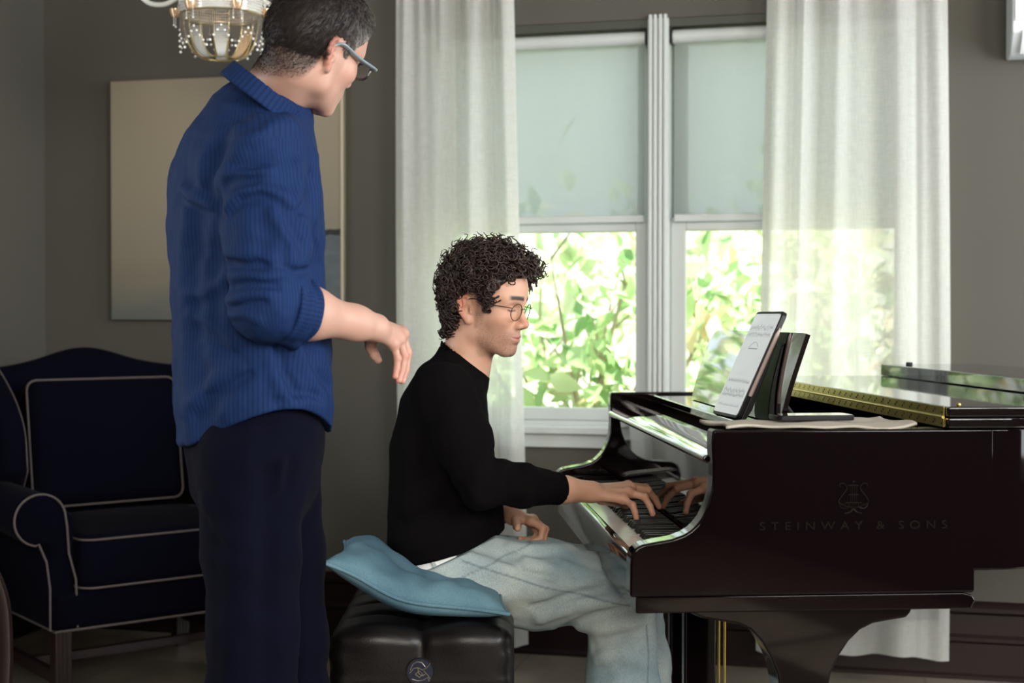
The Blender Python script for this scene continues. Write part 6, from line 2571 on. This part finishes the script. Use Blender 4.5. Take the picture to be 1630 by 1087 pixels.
bh_f = [[a3(638, 528, 2.850), a3(646, 556, 2.857), a3(641, 583, 2.852), a3(633, 602, 2.846)],
        [a3(640, 532, 2.828), a3(648.5, 562, 2.832), a3(645.5, 590, 2.826), a3(640, 606, 2.818)],
        [a3(635, 539, 2.808), a3(644, 567, 2.810), a3(640, 590, 2.804), a3(634.5, 605, 2.796)],
        [a3(626, 547, 2.788), a3(633, 571, 2.790), a3(631.5, 587, 2.786), a3(629, 599, 2.782)]]
bh_t = [a3(590, 533, 2.805), a3(590, 552, 2.828), a3(596, 565, 2.834), a3(602, 573, 2.836)]
lh2 = [V3(0.0, 0.0, -0.085) + BWL, ]


def left_hand_b():
    """relaxed hand hanging beside the left thigh"""
    fs = []
    for i, (o, l) in enumerate(((0.026, 0.92), (0.009, 1.0), (-0.009, 0.95), (-0.026, 0.80))):
        m = BWL + V3(0.012, 0, -0.088) + BF * o
        fs.append([m, m + V3(0.004, -0.010, -0.040 * l), m + V3(0.002, -0.022, -0.064 * l), m + V3(-0.002, -0.032, -0.083 * l)])
    t = [BWL + BF * 0.018 + V3(0, -0.012, -0.025), BWL + BF * 0.035 + V3(0, -0.020, -0.055), BWL + BF * 0.038 + V3(0, -0.026, -0.083), BWL + BF * 0.036 + V3(0, -0.03, -0.105)]
    return fs, t


lhb_f, lhb_t = left_hand_b()


def f_bodyB(P):
    d = near(P, HB.O, 0.19, HB.sdf)
    nk = d_ecap(P, bn0 - (bn1 - bn0) * 0.2, bn1, BR, (0.064, 0.064), (0.058, 0.060))
    d = smin(d, nk, 0.022)
    t = chain(P, [(c, a - 0.030, b - 0.030) for c, a, b in TB], BR, 0.03)
    d = smin(d, t, 0.03)
    for s, e, w in ((BSR, BER, BWR), (BSL, BEL, BWL)):
        arm = swept(P, [(s, 0.052), (s * 0.5 + e * 0.5, 0.046), (e, 0.040)], 0.02)
        arm = smin(arm, swept(P, [(e, 0.042), (e * 0.68 + w * 0.32, 0.0465), (e * 0.22 + w * 0.78, 0.0305), (w, 0.0265)], 0.025), 0.02)
        d = smin(d, arm, 0.02)
    for h, k, a in ((BHR, BKR, BAR), (BHL, BKL, BAL)):
        lg = swept(P, [(h, 0.080), (k, 0.050), (k * 0.7 + a * 0.3, 0.050), (a, 0.035)], 0.03)
        lg = smin(lg, d_ecap(P, a - BF * 0.02 - V3(0, 0, 0.05), a + BF * 0.16 - V3(0, 0, 0.06), BR, (0.034, 0.030), (0.038, 0.020)), 0.02)
        d = smin(d, lg, 0.03)
    d = smin(d, near(P, bh_f[1][0], 0.14, lambda Q: d_hand(Q, BWR, bh_f, bh_t, palm_r=0.0135)), 0.014)
    d = smin(d, near(P, lhb_f[1][0], 0.15, lambda Q: d_hand(Q, BWL, lhb_f, lhb_t)), 0.014)
    return d


HBF = [-0.12, -0.075, -0.045, -0.030, -0.022, 0.008, 0.013, 0.028, 0.038, 0.050, 0.066, 0.085, 0.10]
HBU = [-0.082, -0.078, -0.060, -0.028, 0.034, 0.036, -0.004, -0.002, 0.030, 0.046, 0.060, 0.084, 0.092]


def hairB(L):
    return L[:, 2] - np.interp(L[:, 0], HBF, HBU)


def masksB(P):
    m = HB.masks(P)
    L = HB.loc(P)
    hb = np.clip(1 + hairB(L) / 0.016, 0, 1) * (L[:, 0] < -0.012) * (np.linalg.norm(L, axis=1) < 0.16)
    m['beard'] = np.maximum(m['beard'] * 0.2, hb)
    m['brow'] = np.maximum(m['brow'], 0.85 * np.clip((hairB(L) + 0.001) / 0.022, 0, 1) * (L[:, 0] < 0.0) * (np.linalg.norm(L, axis=1) < 0.16) * (np.abs(L[:, 1]) < 0.068))
    m['nail'] = nails_mask(P, bh_f, bh_t, [V3(1, 0, 0.2)] * 4 + [V3(-1, -0.3, 0)])
    kn = np.zeros(len(P))
    for f in bh_f:
        for j, k in ((0, 0.45), (1, 0.5), (2, 0.5), (3, 0.7)):
            kn = np.maximum(kn, k * np.exp(-(np.linalg.norm(P - f[j], axis=1) / 0.013) ** 2))
    m['red'] = np.maximum(m['red'], kn)
    return m


VB, QB = surface(f_bodyB, (-0.85, 2.3, -0.01), (0.0, 3.35, 1.95), 0.0026)
np_mesh('body', VB - OB, QB, M['skin_b'], man, attrs=masksB(VB))

# ---- shirt
CUF0 = BER + (BWR - BER) * 0.22
cdirB = (BWR - BER) / np.linalg.norm(BWR - BER)


def ff(px, d, w, amp):
    return ([a3(x, y, d) for x, y in px], w, amp)


foldsB = [
    # shoulder, armhole and the hollow below it
    ff([(352, 290), (361, 266), (392, 226), (430, 204), (462, 194)], 2.6, 0.017, 0.012), ff([(372, 268), (402, 243), (440, 228), (470, 236)], 2.6, 0.024, -0.013), ff([(470, 205), (485, 225), (498, 245)], 2.6, 0.016, 0.008),
    ff([(316, 300), (326, 250), (348, 215)], 2.7, 0.018, 0.008), ff([(335, 300), (342, 255), (362, 225)], 2.7, 0.016, -0.010),
    # folds across the upper sleeve
    ff([(355, 276), (375, 274), (400, 275), (430, 270)], 2.6, 0.010, 0.010), ff([(360, 296), (378, 290), (405, 286)], 2.6, 0.009, -0.010), ff([(360, 330), (378, 308), (412, 299), (452, 309)], 2.6, 0.011, 0.012), ff([(366, 340), (384, 320), (415, 312), (446, 322)], 2.6, 0.008, -0.012),
    ff([(440, 318), (466, 326), (486, 316)], 2.6, 0.009, 0.008), ff([(494, 280), (490, 300), (480, 332)], 2.6, 0.010, -0.012), ff([(478, 262), (482, 290), (470, 318)], 2.6, 0.012, 0.008),
    ff([(436, 340), (448, 362), (464, 390), (468, 415)], 2.6, 0.010, 0.009), ff([(450, 338), (462, 358), (476, 384)], 2.6, 0.008, -0.009), ff([(480, 348), (488, 355), (492, 380), (486, 405)], 2.6, 0.008, 0.008), ff([(415, 345), (420, 375), (412, 405)], 2.6, 0.014, -0.006),
    # bunching above the elbow
    ff([(362, 402), (380, 408), (405, 404), (432, 412)], 2.6, 0.009, 0.009), ff([(366, 418), (388, 424), (420, 424)], 2.6, 0.008, -0.010), ff([(366, 440), (392, 436), (425, 440), (455, 432)], 2.6, 0.009, 0.010), ff([(372, 456), (400, 452), (440, 455)], 2.6, 0.007, -0.010), ff([(362, 478), (390, 470), (428, 468)], 2.6, 0.009, 0.010), ff([(368, 492), (395, 484), (420, 480)], 2.6, 0.007, -0.008), ff([(464, 414), (474, 420), (488, 416)], 2.6, 0.008, 0.009), ff([(452, 428), (470, 434), (490, 430)], 2.6, 0.007, -0.009), ff([(366, 500), (392, 500), (410, 508)], 2.6, 0.008, 0.008),
    # armpit and back
    ff([(292, 274), (318, 300), (348, 322)], 2.7, 0.012, -0.010), ff([(288, 300), (315, 322), (345, 334)], 2.7, 0.012, 0.008), ff([(284, 318), (320, 338), (356, 340)], 2.7, 0.010, -0.008),
    ff([(296, 340), (290, 430), (293, 560), (302, 690)], 2.7, 0.018, 0.009), ff([(318, 345), (312, 450), (318, 560), (330, 680)], 2.7, 0.022, -0.010), ff([(345, 400), (342, 480), (350, 560)], 2.7, 0.020, -0.008),
    ff([(300, 470), (330, 465), (360, 440)], 2.7, 0.012, 0.007), ff([(305, 500), (335, 515), (372, 545)], 2.7, 0.013, 0.007), ff([(312, 530), (345, 545), (390, 575)], 2.7, 0.010, -0.007),
    # below the forearm
    ff([(296, 650), (335, 612), (385, 585), (420, 565)], 2.7, 0.015, 0.009), ff([(312, 662), (350, 625), (398, 595)], 2.7, 0.011, -0.008), ff([(330, 680), (375, 640), (410, 600)], 2.7, 0.014, 0.006), ff([(428, 550), (432, 590), (450, 625), (470, 645)], 2.7, 0.012, 0.011), ff([(440, 552), (448, 590), (470, 625)], 2.7, 0.010, -0.011),
    ff([(470, 548), (488, 590), (514, 630)], 2.7, 0.013, 0.008), ff([(486, 548), (502, 590), (520, 615)], 2.7, 0.010, -0.007), ff([(455, 652), (485, 638), (515, 650)], 2.7, 0.009, 0.008), ff([(440, 640), (470, 625), (500, 630)], 2.7, 0.009, -0.006), ff([(512, 560), (522, 600), (526, 650), (522, 690)], 2.7, 0.010, 0.006),
    # chest beside the arm
    ff([(500, 250), (506, 300), (500, 345)], 2.7, 0.012, 0.008), ff([(494, 345), (503, 400), (500, 450)], 2.7, 0.012, -0.008), ff([(506, 380), (512, 420), (508, 470)], 2.7, 0.010, 0.007),
    # collar to shoulder
    ff([(412, 185), (450, 192), (485, 215)], 2.7, 0.012, 0.005), ff([(385, 190), (420, 205), (455, 208)], 2.7, 0.010, -0.005)]


def sleeve(P):
    a = swept(P, [(BSR, 0.075), (BSR * 0.5 + BER * 0.5 + V3(-0.006, 0, 0), 0.076), (BER + V3(-0.012, 0, 0.01), 0.066)], 0.03)
    b = swept(P, [(BER + V3(-0.012, 0, 0.0), 0.064), (CUF0, 0.058), (CUF0 + cdirB * 0.05, 0.056)], 0.02)
    b = smax(b, d_plane(P, CUF0, cdirB), 0.006)
    return smin(a, b, 0.03)


def hemz(P):
    q = P - TB[1][0]
    a = np.clip((q @ BF) / 0.155, -1.15, 1.15)
    return 1.030 - np.where(a < 0.18, 0.090 * (np.abs(a - 0.18) / 1.18) ** 1.85, 0.067 * (np.abs(a - 0.18) / 0.82) ** 2)


def shirt_base(P):
    t = chain(P, [(c, a + 0.002, b + 0.002) for c, a, b in TB] + [], BR, 0.04)
    low = d_ecap(P, TB[0][0], TB[0][0] - V3(0, 0, 0.08), BR, (0.184, 0.142), (0.186, 0.144))
    t = smin(t, low, 0.03)
    t = smin(t, sleeve(P), 0.010 + 0.02 * np.clip((P[:, 2] - BSR[2] + 0.02) / 0.10, 0, 1))
    la = swept(P, [(BSL, 0.080), (BSL * 0.5 + BEL * 0.5, 0.074), (BEL, 0.062), (BEL * 0.75 + BWL * 0.25, 0.058)], 0.025)
    la = smax(la, d_plane(P, BEL * 0.8 + BWL * 0.2, BWL - BEL), 0.005)
    t = smin(t, la, 0.03)
    return t


foldsB = [(lay(shirt_base, p), w, k) for p, w, k in foldsB]


def f_shirt(P):
    t = shirt_base(P)
    for pts, w, amp in foldsB:
        t = t - ridge(P, pts, w * 1.1, amp * 1.0)
    t = t - 0.005 * vnoise(P * V3(1, 1, 0.55), 12, 11) - 0.0025 * vnoise(P, 32, 12) - 0.001 * vnoise(P, 70, 13)
    # flat front edge (button placket)
    t = smax(t, -(P[:, 2] - hemz(P)), 0.004)
    # neck opening
    na = (bn1 - bn0) / np.linalg.norm(bn1 - bn0)
    hole = d_ecap(P, bn0 - na * 0.02, bn1 + na * 0.05, BR, (0.067, 0.067), (0.064, 0.066))
    # hollow below the hem so it reads as cloth, not a block
    inner = chain(P, [(TB[0][0] - V3(0, 0, 0.12), 0.175, 0.134), (TB[0][0] + V3(0, 0, 0.01), 0.172, 0.132)], BR, 0.02)
    t = smax(t, -inner, 0.003)
    return smax(t, -hole, 0.004)


def st_shirt(P):
    """stripe coordinate: round the trunk, or round the arm where the sleeve is"""
    q = P - a3(395, 450, DB)
    f, r = q @ BF, q @ BR
    ph = np.arctan2(f, r)                       # 0 on the right side, cut on the far left side
    trunk = 0.165 * ph
    an, al = limb_coord(P, BSR, BER, -BR)
    arm = 0.075 * an
    dA, dT = sleeve(P), chain(P, TB, BR, 0.04)
    w = (dA < dT) & (P[:, 2] < BSR[2] + 0.03)
    return np.where(w, arm, trunk)


shirt = solid('shirt', f_shirt, (-0.85, 2.35, 0.80), (-0.15, 3.25, 1.72), 0.0048, M['shirt'], man, OB, attrs={'st': st_shirt})


# rolled-up cuff: a thick band of turned cloth round the elbow
def f_cuff(P):
    c0, c1 = CUF0 - cdirB * 0.040, CUF0 + cdirB * 0.016
    d = d_cap(P, c0 - cdirB * 0.02, c1 + cdirB * 0.03, 0.0665, 0.0590)
    q = (P - CUF0) @ cdirB
    d = d - 0.0025 * np.sin(q * 260) - 0.003 * vnoise(P, 38, 14)
    n = cdirB + V3(0, 0, -0.10)
    d = smax(d, d_plane(P, c1, n), 0.006)
    d = smax(d, -d_plane(P, c0, n + V3(0.1, 0, 0.1)), 0.008)
    hole = d_cap(P, CUF0 + cdirB * 0.0, CUF0 + cdirB * 0.10, 0.0510, 0.0500)
    return smax(d, -hole, 0.004)


solid('rolled_cuff', f_cuff, CUF0 - 0.13, CUF0 + 0.13, 0.0042, M['shirt'], man, OB, attrs={'st': lambda P: 0.06 * limb_coord(P, BER, BWR, V3(0, 0, -1))[0]})

# collar: a folded band round the neck, open at the front
na = (bn1 - bn0) / np.linalg.norm(bn1 - bn0)
cpl0 = a3(374, 98, 2.735)
cpl1 = a3(490, 188, 2.735)
cdir = cpl1 - cpl0
cnrm = V3(-cdir[2], 0, cdir[0])
cnrm /= np.linalg.norm(cnrm)
cmid = (cpl0 + cpl1) / 2


def f_collar(P):
    h = (P - cmid) @ cnrm                        # 0 at the top edge, negative downwards
    wide = 0.004 + 0.16 * np.clip(-h, 0, 0.06) ** 1.0
    # section across the collar plane
    t = cdir / np.linalg.norm(cdir)
    x, y = (P - cmid) @ t, (P - cmid) @ V3(0, 1, 0)
    L = np.linalg.norm(cdir) / 2
    rad = np.sqrt((x / (L * 0.94)) ** 2 + (y / 0.096) ** 2)
    ring = (rad - 1) * 0.070 - wide
    hole = (rad - 1) * 0.070 + 0.000 - 0.6 * (wide - 0.004)
    d = smax(ring, -hole, 0.002)
    tip = 0.012 * np.clip((x - L * 0.6) / (L * 0.5), 0, 1)
    d = smax(d, h, 0.003)
    d = smax(d, -(h + 0.036 + tip), 0.003)
    return d * 0.9


solid('collar', f_collar, cmid - V3(0.14, 0.14, 0.14), cmid + V3(0.14, 0.14, 0.14), 0.0032, M['shirt'], man, OB, attrs={'st': lambda P: 0.075 * np.arctan2((P - cmid) @ (cdir / np.linalg.norm(cdir)), -((P - cmid) @ V3(0, 1, 0)))})

# ---- trousers
tf = [ff([(428, 760), (425, 850), (422, 960), (425, 1090)], 2.61, 0.016, -0.014), ff([(350, 760), (372, 840), (370, 960), (362, 1080)], 2.62, 0.016, 0.008), ff([(330, 800), (345, 840), (380, 870)], 2.63, 0.014, 0.008), ff([(335, 830), (355, 865), (390, 880)], 2.63, 0.010, -0.007),
      ff([(462, 740), (458, 780), (440, 800)], 2.62, 0.010, -0.008), ff([(452, 735), (446, 775), (434, 790)], 2.62, 0.008, 0.006), ff([(468, 820), (474, 920), (470, 1060)], 2.66, 0.014, 0.007), ff([(395, 700), (392, 800), (398, 900)], 2.61, 0.018, 0.006),
      ff([(345, 1000), (370, 980), (410, 990)], 2.62, 0.014, 0.006)]


def trousers_base(P):
    t = chain(P, [(a3(403, 755, DB), 0.168, 0.126), (a3(403, 690, DB), 0.170, 0.130), (a3(402, 620, DB), 0.168, 0.128)], BR, 0.03)
    for h, k, a, r in ((BHR, BKR, BAR, (0.108, 0.080, 0.092)), (BHL, BKL, BAL, (0.100, 0.074, 0.085))):
        lg = swept(P, [(h, r[0]), (h * 0.5 + k * 0.5, r[1] + 0.008), (k, r[1]), (k * 0.75 + a * 0.25, r[1] + 0.004), (a, r[2])], 0.03)
        lg = smax(lg, -(P[:, 2] - 0.05), 0.004)
        t = smin(t, lg, 0.018)
    return t


tf = [(lay(trousers_base, p, 3), w, k) for p, w, k in tf]


def f_trousers(P):
    t = trousers_base(P)
    for pts, w, amp in tf:
        t = t - ridge(P, pts, w * 1.4, amp)
    t = t - 0.005 * vnoise(P * V3(1, 1, 0.4), 12, 15) - 0.002 * vnoise(P, 35, 16)
    return smax(t, P[:, 2] - 1.09, 0.005)


solid('trousers', f_trousers, (-0.85, 2.4, 0.0), (-0.15, 3.2, 1.10), 0.0062, M['trousers'], man, OB)
M['shoe_b'] = mat('black_leather_shoe', (0.012, 0.010, 0.010, 1), 0.3, coat=0.3)
for a in (BAR, BAL):
    solid('shoe', lambda P, a=a: smax(d_ecap(P, a - BF * 0.03 - V3(0, 0, 0.040), a + BF * 0.18 - V3(0, 0, 0.052), BR, (0.042, 0.050), (0.047, 0.034)), -(P[:, 2] - 0.001), 0.004), a - V3(0.2, 0.2, 0.1), a + V3(0.3, 0.3, 0.05), 0.006, M['shoe_b'], man, OB)

# ---- short hair, greying at the temples
def greyB(P):
    L = HB.loc(P)
    g = np.clip((L[:, 0] + 0.005) / 0.06, 0, 1) * np.clip((0.10 - L[:, 2]) / 0.05, 0.25, 1)
    return np.clip(g * (0.55 + 0.8 * vnoise(P * V3(1, 1, 1), 260, 3)), 0, 1)


def f_capB(P):
    L = HB.loc(P)
    h = hairB(L) + 0.004 * vnoise(P, 130, 17)
    thick = 0.0015 + 0.009 * np.clip(h / 0.09, 0, 1) + 0.012 * np.clip((L[:, 0] - 0.05) / 0.04, 0, 1) * np.clip((L[:, 2] - 0.08) / 0.03, 0, 1)
    d = np.minimum(HB.skull(L), d_ell(L, (0.052, 0, 0.055), (0.047, 0.060, 0.060))) - thick - 0.0008 * vnoise(P, 160, 9)
    d = smax(d, -h, 0.004)
    ear = np.linalg.norm((L - V3(0.0, 0.074, 0.0)) * V3(1, 1.2, 0.8), axis=1) - 0.021
    return smax(d, -ear, 0.006)


capB = solid('hair', f_capB, HB.O - 0.17, HB.O + 0.19, 0.004, M['hair_b'], man, OB, attrs={'grey': lambda P: greyB(P) * 0.7})
rngb = np.random.RandomState(5)
VLb, _q = surface(f_capB, HB.O - 0.17, HB.O + 0.19, 0.0035)
Lb = HB.loc(VLb)
idx = np.nonzero((hairB(Lb) > 0.0005))[0]
sel = rngb.choice(idx, 6500, replace=True)
nape = np.nonzero((hairB(HB.loc(VB)) > -0.004) & (HB.loc(VB)[:, 0] < -0.015) & (HB.loc(VB)[:, 2] < 0.0) & (np.linalg.norm(HB.loc(VB), axis=1) < 0.15))[0]
SRC = np.concatenate([VLb, VB[nape]])
sel = np.concatenate([sel, len(VLb) + rngb.choice(len(nape), 5200)])
p0_ = SRC[sel] + rngb.normal(size=(len(sel), 3)) * 0.0015
Ls = HB.loc(p0_)
nb_ = normals_of(lambda P: HB.skull(HB.loc(P)), p0_)
flow = (-HB.A[2])[None] * 0.9 + HB.A[0][None] * np.clip((Ls[:, 0:1] - 0.02) * 8, -0.55, 0.35) + rngb.normal(size=nb_.shape) * 0.22
flow = flow - nb_ * (flow * nb_).sum(1, keepdims=True)
ln = 0.004 + 0.012 * np.clip(hairB(Ls) / 0.07, 0, 1) * (0.6 + 0.6 * rngb.rand(len(sel)))
ts = np.linspace(0, 1, 4)
rad0 = np.where(np.arange(len(sel)) < 6500, 0.00065, 0.00036)
path = (p0_ - nb_ * 0.0012)[:, None] + flow[:, None] * (ln[:, None] * ts[None])[:, :, None] + nb_[:, None] * ((0.0042 * np.clip(ln / 0.014, 0.2, 1))[:, None] * np.sin(ts * 2.2)[None])[:, :, None]
Vs, Qs = tubes_np(path, rad0[:, None] * (1 - 0.7 * ts)[None], 3)
st_ = np_mesh('short_strands', Vs - OB, Qs, M['hair_b'], capB, attrs={'grey': np.repeat(np.clip(greyB(p0_) * (0.4 + 1.5 * rngb.rand(len(sel))), 0, 1), 12)})
st_['kind'] = 'stuff'
glasses(HB, [M['frame_black'], M['frame_grey'], M['lens']], man, OB, 'square', w=0.0265, h=0.0175, cx=0.0345, cu=0.010, cf=0.116, thick=0.0028, temple=0.0033, tilt=0.10)
